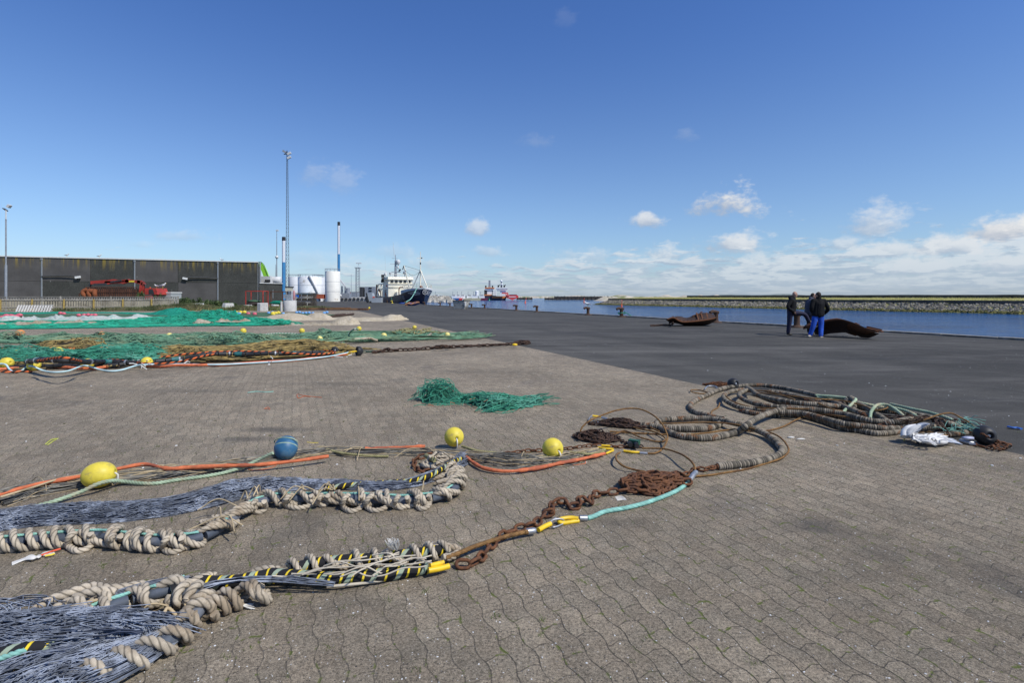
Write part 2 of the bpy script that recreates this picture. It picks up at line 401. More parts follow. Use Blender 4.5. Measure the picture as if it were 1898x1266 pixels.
    col = nt.mix(nt.m('MULTIPLY', jm, nt.step(nt.vm('DOT_PRODUCT', co, (1., -.0, 0)), -1.5, 1.8, .35, .92)), col, (.035, .032, .028))
    near = nt.step(nt.xyz(co)[1], 3.0, 9.0, 1.0, .15)
    moss = nt.m('MULTIPLY', nt.m('MULTIPLY', wide.outputs['Fac'], nt.step(nt.noise(co, 13, 4, .7), .56, .59)), nt.m('MULTIPLY', nt.step(nt.noise(co, .8, 2), .34, .5), near))
    col = nt.mix(nt.m('MULTIPLY', moss, .85), col, (.13, .16, .03))
    nt.put(b.inputs['Base Color'], col); b.inputs['Roughness'].default_value = .85; b.inputs['Specular IOR Level'].default_value = .25
    bp = nt.new('ShaderNodeBump'); bp.inputs['Strength'].default_value = 1; bp.inputs['Distance'].default_value = .006
    hgt = nt.m('ADD', nt.m('MULTIPLY', jm, -1.0), nt.m('ADD', nt.m('MULTIPLY', fine, .22), nt.m('MULTIPLY', bk.outputs['Color'], .12)))
    nt.put(bp.inputs['Height'], hgt); nt.put(b.inputs['Normal'], bp.outputs[0])
    return m
def asphalt_mat():
    m, nt, b = newmat('asphalt')
    co = nt.new('ShaderNodeTexCoord').outputs['Object']; x, y, z = nt.xyz(co)
    c = nt.m('ADD', nt.m('ADD', x, nt.m('MULTIPLY', y, .42)), nt.m('MULTIPLY', nt.noise(co, 3, 3), .03))
    al = nt.m('SUBTRACT', y, nt.m('MULTIPLY', x, .42))
    strk = nt.noise(nt.cxyz(nt.m('MULTIPLY', c, 1.0), nt.m('MULTIPLY', al, .07), 0), .9, 5, .65)
    big = nt.step(strk, .3, .7, .84, 1.2)
    rut = nt.step(nt.noise(nt.vm('MULTIPLY', co, (.25, 1.0, 1)), .5, 5, .65, .8), .35, .7, .80, 1.24)
    fine = nt.step(nt.noise(co, 130, 3, .8), .25, .75, .55, 1.5)
    side = nt.step(c, 12.25, 12.4, 1.0, .90)
    col = nt.vm('SCALE', (.073, .069, .060), nt.m('MULTIPLY', nt.m('MULTIPLY', big, rut), nt.m('MULTIPLY', fine, side)))
    wv = nt.m('MULTIPLY', nt.m('SUBTRACT', nt.noise(co, 1.2, 5, .7), .5), 1.8)
    for (px, py, rx, ry, k, cc) in ((1220, 652, 5.5, .45, .5, (.15, .14, .122)), (1500, 645, 4, .5, .4, (.15, .14, .122)), (1060, 668, 2.5, .3, .4, (.15, .14, .122)), (1650, 665, 3, .4, .45, (.035, .035, .035)), (1560, 690, 1.6, .2, .4, (.035, .035, .035)), (1120, 618, 4, 1.2, .4, (.04, .04, .04)), (900, 590, 6, 2.5, .4, (.13, .125, .11)), (1800, 740, .9, .2, .4, (.04, .04, .04)), (1380, 672, 1.6, .25, .4, (.04, .04, .04))):
        q = P(px, py); d = nt.vm('LENGTH', nt.vm('MULTIPLY', nt.vm('SUBTRACT', co, (float(q[0]), float(q[1]), 0)), (1 / rx, 1 / ry, 0)))
        col = nt.mix(nt.m('MULTIPLY', nt.step(nt.m('ADD', d, wv), .2, 1.2, 1, 0), k), col, cc)
    seam = nt.m('MULTIPLY', nt.step(nt.m('ABSOLUTE', nt.m('SUBTRACT', c, 12.3)), .012, .05, 1, 0), .6)
    s2 = nt.m('MULTIPLY', nt.step(nt.m('ABSOLUTE', nt.m('SUBTRACT', c, 19.4)), .02, .09, 1, 0), .4)
    col = nt.mix(nt.m('MAXIMUM', seam, s2), col, (.028, .028, .028))
    dust = nt.m('MULTIPLY', nt.step(nt.noise(nt.vm('MULTIPLY', co, (.3, 1.2, 1)), 1.0, 6, .7), .48, .72), .6)
    col = nt.mix(dust, col, (.15, .14, .125))
    vo = nt.new('ShaderNodeTexVoronoi'); nt.put(vo.inputs['Vector'], co); vo.inputs['Scale'].default_value = 75
    pale = nt.m('MULTIPLY', nt.step(vo.outputs['Distance'], .14, .30, 1, 0), nt.step(nt.xyz(vo.outputs['Color'])[0], .9, .94))
    col = nt.mix(nt.m('MULTIPLY', pale, .6), col, (.4, .4, .38))
    nt.put(b.inputs['Base Color'], col); b.inputs['Roughness'].default_value = .88; b.inputs['Specular IOR Level'].default_value = .2
    bp = nt.new('ShaderNodeBump'); bp.inputs['Strength'].default_value = .8; bp.inputs['Distance'].default_value = .004
    nt.put(bp.inputs['Height'], fine); nt.put(b.inputs['Normal'], bp.outputs[0])
    return m
def water_mat():
    m, nt, b = newmat('harbour_water')
    co = nt.new('ShaderNodeTexCoord').outputs['Object']
    b.inputs['Base Color'].default_value = (.012, .05, .11, 1); b.inputs['Roughness'].default_value = .10; b.inputs['Specular IOR Level'].default_value = .22; b.inputs['IOR'].default_value = 1.33
    n1 = nt.noise(nt.vm('MULTIPLY', co, (.55, 1.1, 1)), .55, 6, .62, .4)
    n2 = nt.noise(nt.vm('MULTIPLY', co, (.5, 1, 1)), .09, 3, .5)
    col = nt.mix(nt.step(n2, .35, .65), (.008, .055, .165), (.016, .095, .25)); nt.put(b.inputs['Base Color'], col)
    bp = nt.new('ShaderNodeBump'); bp.inputs['Strength'].default_value = 1; bp.inputs['Distance'].default_value = 1.1
    nt.put(bp.inputs['Height'], n1); nt.put(b.inputs['Normal'], bp.outputs[0])
    return m
M_PAVE = paving_mat(); M_ASPH = asphalt_mat(); M_WAT = water_mat()
M_CONC = mat('concrete', (.30, .285, .26), .85, var=.25, vs=2, col2=(.16, .15, .135), c2s=1.5, bump=.01, bs_=20)
M_KERB = mat('kerb_stone', (.21, .20, .175), .85, var=.45, vs=2.5, col2=(.10, .095, .085), c2s=1.2, c2t=(.5, .7), bump=.012, bs_=18)
M_GRASSG = mat('grass_ground', (.17, .17, .06), .95, var=.4, vs=1.2, col2=(.28, .24, .10), c2s=.7, bump=.03, bs_=8)
M_SAND = mat('dune_sand', (.50, .44, .34), .95, var=.2, vs=.05, col2=(.20, .22, .09), c2s=.06)
M_FARL = mat('far_land', (.16, .19, .17), .95, var=.3, vs=.01)
M_CHAN = mat('sea_wall_steel', (.055, .05, .045), .85, var=.4, vs=.6, col2=(.11, .085, .06), c2s=.5, bump=.02, bs_=3)

def sheet(name, pts, z, m, kind='structure'):
    mb = MB(); mb.add([(x, y, z) for x, y in pts], [list(range(len(pts)))])
    return mb.build(name, m, org=(0, 0, 0), kind=kind)
KW = .5
inner = -KW
a0 = quay(-25, inner); a1 = quay(200, inner)
sheet('asphalt', [(a0[0], a0[1]), (a1[0], a1[1]), (-49, 203.5), (-49, 215), (-160, 600), (-2500, 4000), (-3000, -200), (a0[0], -200)], 0.0, M_ASPH)
sheet('paving', [(7.35 + .405 * 6, -6), (7.35 - .405 * 60.5, 60.5), (-21, 61.5), (-160, 66), (-160, -6)], 0.004, M_PAVE)
sheet('seabed', [(-6000, -3000), (9000, -3000), (9000, 16000), (-6000, 16000)], -5.0, M_FARL)
sheet('water', [(-3000, -300), (9000, -300), (9000, 15000), (-3000, 15000)], -1.5, M_WAT)
# quay wall face + coping kerb (separate stones)
mb = MB()
p0 = quay(-25, 0); p1 = quay(200, 0); c0 = quay(-25, -.3); c1 = quay(200, -.3)
mb.prism([(p0[0], p0[1], -5), (p1[0], p1[1], -5), (c1[0], c1[1], -5), (c0[0], c0[1], -5)], (0, 0, 4.98))
for yy in np.arange(2, 150, 3.0):
    a = quay(yy, .12, -1.4); mb.cyl(a, a + (0, 0, 1.1), .12, sides=8)
mb.build('quay_wall', M_CONC, label='grey concrete quay wall dropping into the harbour water along the asphalt', cat='quay wall')
mb = MB(); yy = -25.
while yy < 199:
    L = 1.9 * QD[1]; a = quay(yy + .012, -KW / 2, .0); b_ = quay(yy + L - .012, -KW / 2, .0)
    dz = rnd.uniform(-.01, .012)
    mb.bar(a + (0, 0, dz), b_ + (0, 0, dz), KW + rnd.uniform(-.02, .02), .16 + rnd.uniform(-.01, .01))
    yy += L
mb.build('quay_kerb', M_KERB, org=(0, 0, 0), kind='structure')
# grass verge by the fence (left, far)
VERGE = [(-26, 61.8), (-160, 66.5), (-170, 120), (-45, 112), (-30, 84), (-25.5, 66)]
sheet('grass_verge', VERGE, 0.012, M_GRASSG)
mb = MB()
def inpoly(x, y, poly):
    c = False; n = len(poly)
    for i in range(n):
        x1, y1 = poly[i]; x2, y2 = poly[(i + 1) % n]
        if (y1 > y) != (y2 > y) and x < (x2 - x1) * (y - y1) / (y2 - y1) + x1: c = not c
    return c
A = []; B = []
M_GR = mat('grass_blades', (.20, .23, .08), .9, var=.35, vs=.6, col2=(.34, .29, .13), c2s=.35)
def blades(n, fx, h0, h1, spread=.12):
    for _ in range(n):
        x, y, k = fx(); h = rnd.uniform(h0, h1) * k
        A.append((x, y, 0)); B.append((x + rnd.gauss(0, spread) * h * 3, y + rnd.gauss(0, spread) * h * 3, h))
def f1():
    while True:
        y = 61.5 + abs(rnd.gauss(0, 6)); x = rnd.uniform(-75, -25)
        if inpoly(x, y, VERGE) and not (y > 75 and rnd.random() < .6): return x, y, 1
blades(15000, f1, .10, .35)
def f2():
    t = rnd.random(); x = -62 + 35 * t; return x, 63.0 + rnd.gauss(0, 1.1) + (1.5 if x < -45 else 0), (.5 + .9 * rnd.random())
blades(9000, f2, .15, .55)
A = np.array(A); B = np.array(B); mb = MB(); n = len(A)
wd = np.array([(rnd.uniform(.012, .03), 0, 0) for _ in range(n)])
V = np.stack([A - wd, A + wd, B], 1).reshape(-1, 3); mb.add(V, np.arange(3 * n).reshape(-1, 3))
mb.build('tall_grass', M_GR, org=(0, 0, 0), label='rough green and straw coloured grass along the fence and concrete blocks', cat='grass', kind='stuff')

# --- far bank on the right: rubble, walls, grass
b0 = np.array((33., 207.)); bd = np.array((.444, -.896)); bn = np.array((.896, .444))
def bank(s, off, z): q = b0 + bd * s + bn * off; return (q[0], q[1], z)
SM = 260
mb = MB(); mb.grid([[bank(s, o, z) for o, z in ((-1, -2.2), (4.2, .02), (5.3, .02), (5.3, .84), (9, .92), (30.5, 1.30), (34, 1.3), (140, 1.4))] for s in np.linspace(-.5, SM, 40)], smooth=False)
mb.build('grass_bank', mat('bank_ground', (.34, .31, .11), .95, var=.35, vs=.5, col2=(.20, .21, .07), c2s=.3), org=(0, 0, 0), kind='structure')
M_STONE = mat('rubble_stone', (.30, .265, .205), .9, var=.5, vs=.8, col2=(.13, .12, .10), c2s=1.1, c2t=(.5, .6), bump=.05, bs_=2)
M_WEED = mat('algae_stone', (.14, .13, .04), .9, var=.4, vs=.8)
def lumps(mb, pts, r0, r1, mi=0):
    # many rough stones in one mesh: each a jittered octahedron-subdivided lump
    base = MB(); base.ball((0, 0, 0), 1, 6); bv = base.V[0]; bf = base.F[0]
    n = len(pts); sc = rng.uniform(r0, r1, (n, 1, 1)) * rng.uniform(.7, 1.15, (n, 1, 3))
    V = bv[None] * (1 + rng.normal(0, .16, (n, len(bv), 1))) * sc
    a = rng.uniform(0, 2 * PI, n); c, s_ = np.cos(a), np.sin(a)
    V = np.stack([V[..., 0] * c[:, None] - V[..., 1] * s_[:, None], V[..., 0] * s_[:, None] + V[..., 1] * c[:, None], V[..., 2]], -1) + np.asarray(pts)[:, None]
    F = (bf[None] + (np.arange(n) * len(bv))[:, None, None]).reshape(-1, 4)
    mb.add(V.reshape(-1, 3), F, None, mi, False)
mb = MB(); pts = []; low = []
for _ in range(12000):
    s = rnd.uniform(-1, 1) ; s = rnd.uniform(0, 175); o = rnd.uniform(-.7, 4.5); z = -2.25 + (o + 1) / 5.2 * 2.22
    q = bank(s, o, z + rnd.uniform(-.05, .12)); (low if z < -1.25 else pts).append(q)
for _ in range(900):       # rounded head of the bank
    a = rnd.uniform(0, PI * .8); r_ = rnd.uniform(0, 6); s = -math.sin(a) * r_; o = 5.3 - math.cos(a) * r_ * 1.0
    z = .1 - 2.2 * (r_ / 6); q = bank(s * 1.6, o, z); (low if z < -1.25 else pts).append(q)
lumps(mb, pts, .15, .30); lumps(mb, low, .2, .36, 1)
mb.build('rubble_bank', [M_STONE, M_WEED], org=(0, 0, 0), label='long bank of broken grey stones across the channel', cat='stone bank', kind='stuff')
M_SW = mat('sea_wall_concrete', (.085, .078, .07), .9, var=.4, vs=.5, col2=(.16, .14, .11), c2s=.4, c2t=(.55, .7), bump=.03, bs_=3)
mb = MB()
for s in np.arange(0, SM, 5.0):
    a = bank(s + .03, 5.0, .40); b_ = bank(s + 4.97, 5.0, .40); mb.bar(a, b_, .5, 1.0 + rnd.uniform(-.03, .03))
mb.build('sea_wall', M_SW, label='lower dark concrete wall directly above the rubble across the channel', cat='wall')
mb = MB()
for s in np.arange(16, SM, 6.0):
    a = bank(s + .03, 30, 1.55); b_ = bank(s + 5.97, 30, 1.55); mb.bar(a, b_, .6, .98 + rnd.uniform(-.02, .02))
mb.build('sea_wall', M_SW, label='upper dark concrete wall on the grass behind the lower one, cutting the horizon', cat='wall')
# weeds on the bank
A = []; B = []
for _ in range(14000):
    s = rnd.uniform(0, 150); o = 5.4 + rnd.random() ** 1.5 * 24; x, y, _ = bank(s, o, 0); z = .86 + (o - 5) * .017; h = rnd.uniform(.08, .30)
    A.append((x, y, z)); B.append((x + rnd.gauss(0, .06), y + rnd.gauss(0, .06), z + h))
for _ in range(1600):
    s0 = rnd.choice([20, 33, 52, 70, 86, 98, 105, 112]); s = rnd.gauss(s0, 1.5); o = rnd.choice([4.6, 29.5]); x, y, _ = bank(s, o, 0); z = .1 if o < 10 else 1.15
    A.append((x, y, z)); B.append((x + rnd.gauss(0, .1), y + rnd.gauss(0, .1), z + rnd.uniform(.1, .55)))
mb = MB(); A = np.array(A); B = np.array(B); n = len(A); wd = np.array([(.05, 0, 0)] * n)
mb.add(np.stack([A - wd, A + wd, B], 1).reshape(-1, 3), np.arange(3 * n).reshape(-1, 3))
mb.build('bank_grass', mat('bank_grass', (.44, .40, .14), .9, var=.35, vs=.3, col2=(.26, .28, .09), c2s=.2), org=(0, 0, 0), label='yellow green grass and weeds between the two sea walls', cat='grass', kind='stuff')
# dunes / far shore
def ridge(name, xs, Y, z0, zt, dep, m, seed, **k):
    n = 60; h = np.abs(n1d(n, 4, 1, seed)); h = .55 + .45 * h / h.max(); x = np.linspace(xs[0], xs[1], n)
    e = np.minimum(1, np.minimum(np.arange(n), n - 1 - np.arange(n)) / 5)
    G = [[(x[i], Y - dep * .5, z0), (x[i], Y - dep * .2, z0 + (zt - z0) * .55 * h[i] * e[i]), (x[i], Y, z0 + (zt - z0) * h[i] * e[i]), (x[i], Y + dep, z0)] for i in range(n)]
    MB().grid(G).build(name, m, org=(0, 0, 0), kind='structure', **k)
ridge('dunes', (-40, 480), 1100, -2, 5.5, 60, M_SAND, 3)
ridge('dunes', (60, 170), 400, -2, 3.3, 30, M_SAND, 5)
ridge('far_hills', (1900, 7000), 6000, -5, 34, 500, M_FARL, 8)
ridge('far_shore', (-600, -20), 900, -2, 5, 60, M_FARL, 9)
# ================================================================ GEAR MATERIALS
def rope_mat(name, col, var=.22, vs=14, col2=None, c2s=3, n=3, groove_shade=.45, rough=.9, fib=.35):
    m, nt, b = newmat(name); uv = nt.new('ShaderNodeUVMap').outputs[0]; u, v, _ = nt.xyz(uv)
    co = nt.new('ShaderNodeTexCoord').outputs['Object']
    c = nt.mix(nt.step(nt.noise(co, vs, 4, .6), .3, .7), tuple(x * (1 - var) for x in col), tuple(min(1, x * (1 + var)) for x in col))
    if col2: c = nt.mix(nt.step(nt.noise(co, c2s, 5, .65), .50, .66), c, col2)
    f = nt.m('ABSOLUTE', nt.m('SUBTRACT', nt.m('FRACT', nt.m('MULTIPLY', nt.m('SUBTRACT', v, u), float(n))), .5))
    g = nt.step(f, .02, .20, 1, 0)
    fb = nt.noise(nt.cxyz(nt.m('MULTIPLY', nt.m('ADD', v, u), 4.0), nt.m('MULTIPLY', u, 30.0), 0), 3, 2)
    c = nt.vm('SCALE', c, nt.step(fb, .3, .7, 1 - fib * .5, 1 + fib * .5))
    nt.put(b.inputs['Base Color'], nt.mix(nt.m('MULTIPLY', g, groove_shade), c, tuple(x * .18 for x in col)))  # crease shade between strands put into the colour so the twist reads
    b.inputs['Roughness'].default_value = rough; b.inputs['Specular IOR Level'].default_value = .2
    return m
M_BEIGE = rope_mat('beige_rope', (.47, .40, .30), col2=(.30, .235, .16), c2s=4, groove_shade=.75)
M_OLIVE = rope_mat('olive_rope', (.30, .27, .13), .3, 20)
M_GREENR = rope_mat('pale_green_rope', (.34, .43, .29), .25, 9, (.42, .37, .24), 5)
M_TEAL = rope_mat('teal_rope', (.25, .50, .42), .18, 9, (.18, .38, .31), 4, groove_shade=.35)
M_PBLUE = mat('pale_blue_rope', (.48, .66, .68), .8, var=.15, vs=5)
M_ORNG = mat('orange_wrap', (.56, .15, .06), .8, var=.25, vs=12, col2=(.36, .10, .05), c2s=4, bump=.003, bs_=120)
M_GREYN = mat('grey_twine', (.22, .205, .175), .9, var=.4, vs=8, col2=(.11, .105, .095), c2s=4)
M_TAN = mat('tan_twine', (.42, .33, .20), .9, var=.3, vs=9)
M_BLUEN = mat('blue_grey_twine', (.16, .18, .22), .85, var=.4, vs=14, col2=(.33, .365, .43), c2s=7, c2t=(.47, .6))
M_DBLUE = mat('dark_blue_twine', (.045, .055, .085), .85, var=.3, vs=10)
M_BLACKR = mat('black_wrap', (.018, .018, .02), .8, var=.3, vs=20, bump=.003, bs_=90)
M_YEL = mat('yellow_sleeve', (.80, .52, .02), .45, var=.1, vs=9, col2=(.45, .25, .05), c2s=14, c2t=(.60, .70))
M_STEEL = mat('galvanised_steel', (.38, .39, .40), .45, metal=.7, var=.2, vs=20)
M_BLK = mat('black_rubber', (.022, .022, .024), .6, var=.35, vs=8, col2=(.05, .048, .045), c2s=3)
M_TUBEB = mat('blue_grey_tubing', (.075, .090, .115), .7, var=.3, vs=9, col2=(.14, .15, .17), c2s=5)
M_WHITE = mat('white_cord', (.62, .60, .55), .8, var=.15)
M_FLY = mat('yellow_float', (.70, .56, .06), .52, var=.12, vs=9, col2=(.42, .33, .09), c2s=14, c2t=(.54, .72), bump=.001, bs_=60)
M_FLYP = mat('pale_yellow_float', (.74, .64, .20), .5, var=.07, vs=5)
M_FLO = mat('orange_float', (.62, .24, .07), .5, var=.1, vs=5, col2=(.45, .17, .06), c2s=6)
M_FLB = mat('blue_float', (.035, .13, .24), .5, var=.2, vs=6, col2=(.10, .19, .26), c2s=5, c2t=(.5, .65))
M_WIRE = rope_mat('rusty_wire', (.23, .125, .045), .3, 30, (.11, .055, .025), 6, n=6, groove_shade=.6, rough=.75)
def rust_mat(name, a, b_, c):
    m, nt, b = newmat(name); co = nt.new('ShaderNodeTexCoord').outputs['Object']
    n = nt.noise(co, 16, 5, .65); n2 = nt.noise(co, 60, 4, .7)
    col = nt.mix(nt.step(n, .35, .6), a, b_); col = nt.mix(nt.m('MULTIPLY', nt.step(n2, .5, .65), .6), col, c)
    nt.put(b.inputs['Base Color'], col); b.inputs['Roughness'].default_value = .85; b.inputs['Specular IOR Level'].default_value = .3
    bp = nt.new('ShaderNodeBump'); bp.inputs['Distance'].default_value = .002; nt.put(bp.inputs['Height'], n2); nt.put(b.inputs['Normal'], bp.outputs[0])
    return m
M_RUST = rust_mat('rusty_chain', (.075, .036, .023), (.145, .062, .028), (.23, .095, .035))
M_RUSTD = rust_mat('dark_rust', (.030, .022, .019), (.065, .036, .024), (.12, .058, .03))
def uv_mat(name, fn, rough=.85):
    m, nt, b = newmat(name); uv = nt.new('ShaderNodeUVMap').outputs[0]; u, v, _ = nt.xyz(uv)
    co = nt.new('ShaderNodeTexCoord').outputs['Object']
    nt.put(b.inputs['Base Color'], fn(nt, u, v, co)); b.inputs['Roughness'].default_value = rough; b.inputs['Specular IOR Level'].default_value = .3
    return m
def disc_fn(nt, u, v, co):
    k = nt.m('DIVIDE', u, .024); cell = nt.m('FLOOR', k); f = nt.m('FRACT', k)
    wn = nt.new('ShaderNodeTexWhiteNoise', noise_dimensions='1D'); nt.put(wn.inputs[1], cell)
    c = nt.mix(nt.step(wn.outputs[0], .1, .9, 0, 1, False), (.085, .074, .055), (.31, .265, .20))
    c = nt.mix(nt.m('MULTIPLY', nt.step(nt.noise(co, 7, 4, .7), .56, .62), .8), c, (.20, .085, .03))
    gap = nt.m('MAXIMUM', nt.step(f, 0, .24, 1, 0), nt.step(f, .76, 1, 0, 1))
    return nt.mix(gap, c, (.012, .011, .010))
M_DISC = uv_mat('rubber_discs', disc_fn)
def spiral(period, width, ca, cb, cc=None, n=1):
    def fn(nt, u, v, co):
        f = nt.m('FRACT', nt.m('ADD', nt.m('DIVIDE', u, period), nt.m('MULTIPLY', v, n)))
        c = nt.mix(nt.step(f, width, width + .06), cb, ca)
        if cc is not None:
            f2 = nt.m('FRACT', nt.m('ADD', nt.m('DIVIDE', u, period * 2.3), v)); c = nt.mix(nt.step(f2, .18, .22, 1, 0), c, cc)
        return nt.mix(nt.m('MULTIPLY', nt.noise(co, 40, 3), .5), c, (.02, .02, .02), 'MULTIPLY') if False else c
    return fn
M_BY = uv_mat('black_yellow_wrap', spiral(.06, .16, (.016, .016, .018), (.75, .55, .03), (.30, .36, .26)))
M_OB = uv_mat('orange_black_rope', spiral(.16, .5, (.02, .018, .018), (.62, .14, .04)))
M_GW = uv_mat('green_white_rope', spiral(.12, .4, (.10, .22, .15), (.45, .48, .40)))

# ---------------------------------------------------------------- gear helpers
def rope(mb, ctrl, r, kind=3, step=None, z=None, mi=0, sides=9):
    pts = ctrl if isinstance(ctrl, np.ndarray) else path(ctrl, step or max(.006, r * .45), z if z is not None else r)
    if kind: mb.tube(pts, r, sides, lobes=kind, lay=r * 5.6, depth=.2, mi=mi)
    else: mb.tube(pts, r, sides, mi=mi)
    return pts
def link(mb, c, T, N, L, Wd, r, seg=10, sides=5):
    """one chain link (a closed stadium of round bar) at c; T along, N across"""
    T = T / np.linalg.norm(T); N = N - T * (N @ T); N /= max(1e-9, np.linalg.norm(N))
    a = (L - Wd) / 2; R_ = Wd / 2 - r; a = a + 0
    th = np.linspace(-PI / 2, PI / 2, seg // 2); pts = []
    for t in th: pts.append(c + T * (a + R_ * math.cos(t)) + N * (R_ * math.sin(t)))
    for t in th: pts.append(c + T * (-a - R_ * math.cos(t)) - N * (R_ * math.sin(t)))
    mb.tube(np.array(pts), r, sides, closed=True)
def chain(mb, pts, L=.085, Wd=.055, r=.009, jit=.15, seed=1):
    q = resample(np.asarray(pts), (L - 2 * r) * .93); r_ = np.random.default_rng(seed)
    for i in range(len(q) - 1):
        T = q[i + 1] - q[i]; T = T / max(1e-9, np.linalg.norm(T)); sd = np.cross(T, (0, 0, 1.)); sd /= max(1e-9, np.linalg.norm(sd)); up = np.cross(sd, T)
        a = (PI / 4 if i % 2 else -PI / 4) + r_.normal(0, jit)
        link(mb, (q[i] + q[i + 1]) / 2, T, sd * math.cos(a) + up * math.sin(a), L, Wd, r)
def pile_path(cx, cy, rx, ry, ang, n, h, seed, z0=.02):
    """meandering pile in ground coordinates"""
    r_ = np.random.default_rng(seed); t = np.linspace(0, 1, n); p = []
    ph = 0; lob = r_.uniform(0, 6)
    for k in range(n):
        ph += r_.uniform(.9, 2.4); rr = math.sqrt(r_.uniform(.02, 1)) * (1 + .28 * math.sin(2 * ph + lob) + .15 * math.sin(5 * ph + lob * 2)) * (1.3 if r_.random() < .12 else 1)
        x = rx * rr * math.cos(ph); y = ry * rr * math.sin(ph)
        d = math.hypot(x / rx, y / ry); z = z0 + max(0, (1 - d ** 1.5)) * h * r_.uniform(.3, 1)
        p.append((cx + x * math.cos(ang) - y * math.sin(ang), cy + x * math.sin(ang) + y * math.cos(ang), z))
    return smooth(p, .02)
def strands(mb, ctr, n, r, wfn, hfn, wav=.25, step=.05, seed=0, sides=3, frac=(0, 1), mi=0, cross=.0):
    """bundle of twine following the ground curve ctr. wfn/hfn: half width and height (m) along 0..1"""
    r_ = np.random.default_rng(seed); c = resample(np.asarray(ctr), step); m = len(c); s = np.linspace(0, 1, m)
    T = np.gradient(c, axis=0); T /= np.linalg.norm(T, axis=1)[:, None]; Nn = np.stack([-T[:, 1], T[:, 0], 0 * T[:, 0]], 1)
    Nn /= np.maximum(np.linalg.norm(Nn, axis=1), 1e-6)[:, None]
    wv = np.array([wfn(t) for t in s]); hv = np.array([hfn(t) for t in s])
    for k in range(n):
        l = r_.uniform(-1, 1) + n1d(m, 13, wav, seed * 999 + k) + cross * ((np.arange(m) + k) % 2 - .5)
        l = np.clip(l, -1.08, 1.08); lv = r_.random() ** .5
        top = hv * np.sqrt(np.maximum(.04, 1 - l ** 2 * .9)); z = r + top * np.clip(lv + n1d(m, 5, .18, seed * 77 + k + 5), 0.02, 1.15)
        a = int(m * r_.uniform(0, .25) * (r_.random() < .25)); b_ = m - int(m * r_.uniform(0, .25) * (r_.random() < .25))
        a = max(a, int(frac[0] * m)); b_ = min(b_, int(frac[1] * m))
        p = c + Nn * (l * wv)[:, None]; p[:, 2] = z + c[:, 2] * 1
        if b_ - a > 3: mb.tube(p[a:b_], r, sides, caps=False, mi=mi)
def cross_ties(mb, ctr, n, w_, h, seed, r=.0024):
    r_ = np.random.default_rng(seed); c = resample(np.asarray(ctr), .03); T = np.gradient(c, axis=0); T /= np.linalg.norm(T, axis=1)[:, None]; N = np.stack([-T[:, 1], T[:, 0], 0 * T[:, 0]], 1)
    i = r_.integers(2, len(c) - 2, n); s = i / len(c); W_ = np.array([w_(x) for x in s]); H_ = np.array([h(x) for x in s]); a = r_.uniform(-1, 1, n); b_ = a + r_.uniform(.12, .3, n) * np.where(r_.random(n) < .5, -1, 1); dt = r_.normal(.05, .03, n)
    z = lambda l: (H_ * np.sqrt(np.maximum(.05, 1 - l ** 2 * .9)) * 1.05 + .004)[:, None] * (0, 0, 1)
    A = c[i] + N[i] * (a * W_)[:, None] + z(a); B = c[i] + N[i] * (b_ * W_)[:, None] + T[i] * dt[:, None] + z(b_); C = B + T[i] * dt[:, None] * 1.2 + N[i] * ((a - b_) * W_)[:, None] * .7
    mb.segs(np.concatenate([A, B]), np.concatenate([B, C]), r, 3); mb.segs(B, B + (0, 0, .006), .005, 4)
def interp(tab):
    xs = [a for a, _ in tab]; ys = [b for _, b in tab]
    return lambda t: float(np.interp(t, xs, ys))
def wrap_rope(mb, ctr, r, R0, pitch, seed, loopp=.22, lo=.10, hi=.2, side=-1, th0=0., mi=0):
    """rope wound round a core curve, some turns hanging out as loops on the camera's side"""
    r_ = np.random.default_rng(seed); c = resample(np.asarray(ctr), .01); m = len(c)
    T = np.gradient(c, axis=0); T /= np.linalg.norm(T, axis=1)[:, None]; Nn = np.stack([-T[:, 1], T[:, 0], 0 * T[:, 0]], 1)
    s = 0.; th = th0; out = []; pos = 0.
    cur = R0; L = m * .01 - .02; nxt = 0; tgt = R0; pt = pitch
    while pos < L:
        k = pos / .01; i = int(k); f = k - i; q = c[i] * (1 - f) + c[min(i + 1, m - 1)] * f
        turn = int(th / (2 * PI))
        if turn != nxt:
            nxt = turn; tgt = R0 * r_.uniform(.95, 1.25); pt = pitch * r_.uniform(.6, 1.3)
            if r_.random() < loopp: tgt = r_.uniform(lo, hi); pt = pitch * 1.5
        ph = th % (2 * PI); wgt = max(0, math.cos(ph)) if tgt > R0 * 1.4 else 1
        rad = R0 + (tgt - R0) * wgt
        lat = rad * math.cos(ph) * side * -1; zz = q[2] + R0 * .85 * math.sin(ph) * (1 if tgt < R0 * 1.4 else .8)
        if tgt > R0 * 1.4 and math.cos(ph) > 0: zz = q[2] + (zz - q[2]) * (1 - .75 * math.cos(ph)) - R0 * .5 * math.cos(ph)
        shift = -T[i] * (tgt - R0) * .5 * math.sin(ph) * (1 if tgt > R0 * 1.4 else 0)
        out.append(q + Nn[i] * lat + shift + np.array((0, 0, zz - q[2])))
        out[-1][2] = max(out[-1][2], r * .9)
        dth = .30 if tgt < R0 * 1.4 else .16
        th += dth; pos += pt * dth / (2 * PI)
    o = np.array(out); o = smooth(o[::1], r * .45)
    mb.tube(o, r, 9, lobes=3, lay=r * 5.6, depth=.2, mi=mi)
def core_pieces(mb, ctr, r, mi=0, seed=0):
    """string of short rubber tubes on the footrope"""
    c = resample(np.asarray(ctr), .02); r_ = np.random.default_rng(seed); i = 0
    while i < len(c) - 6:
        k = int(r_.integers(6, 12)); seg = c[i:i + k]
        if len(seg) > 2: mb.tube(seg, r * r_.uniform(.85, 1.1), 10, mi=mi)
        i += k

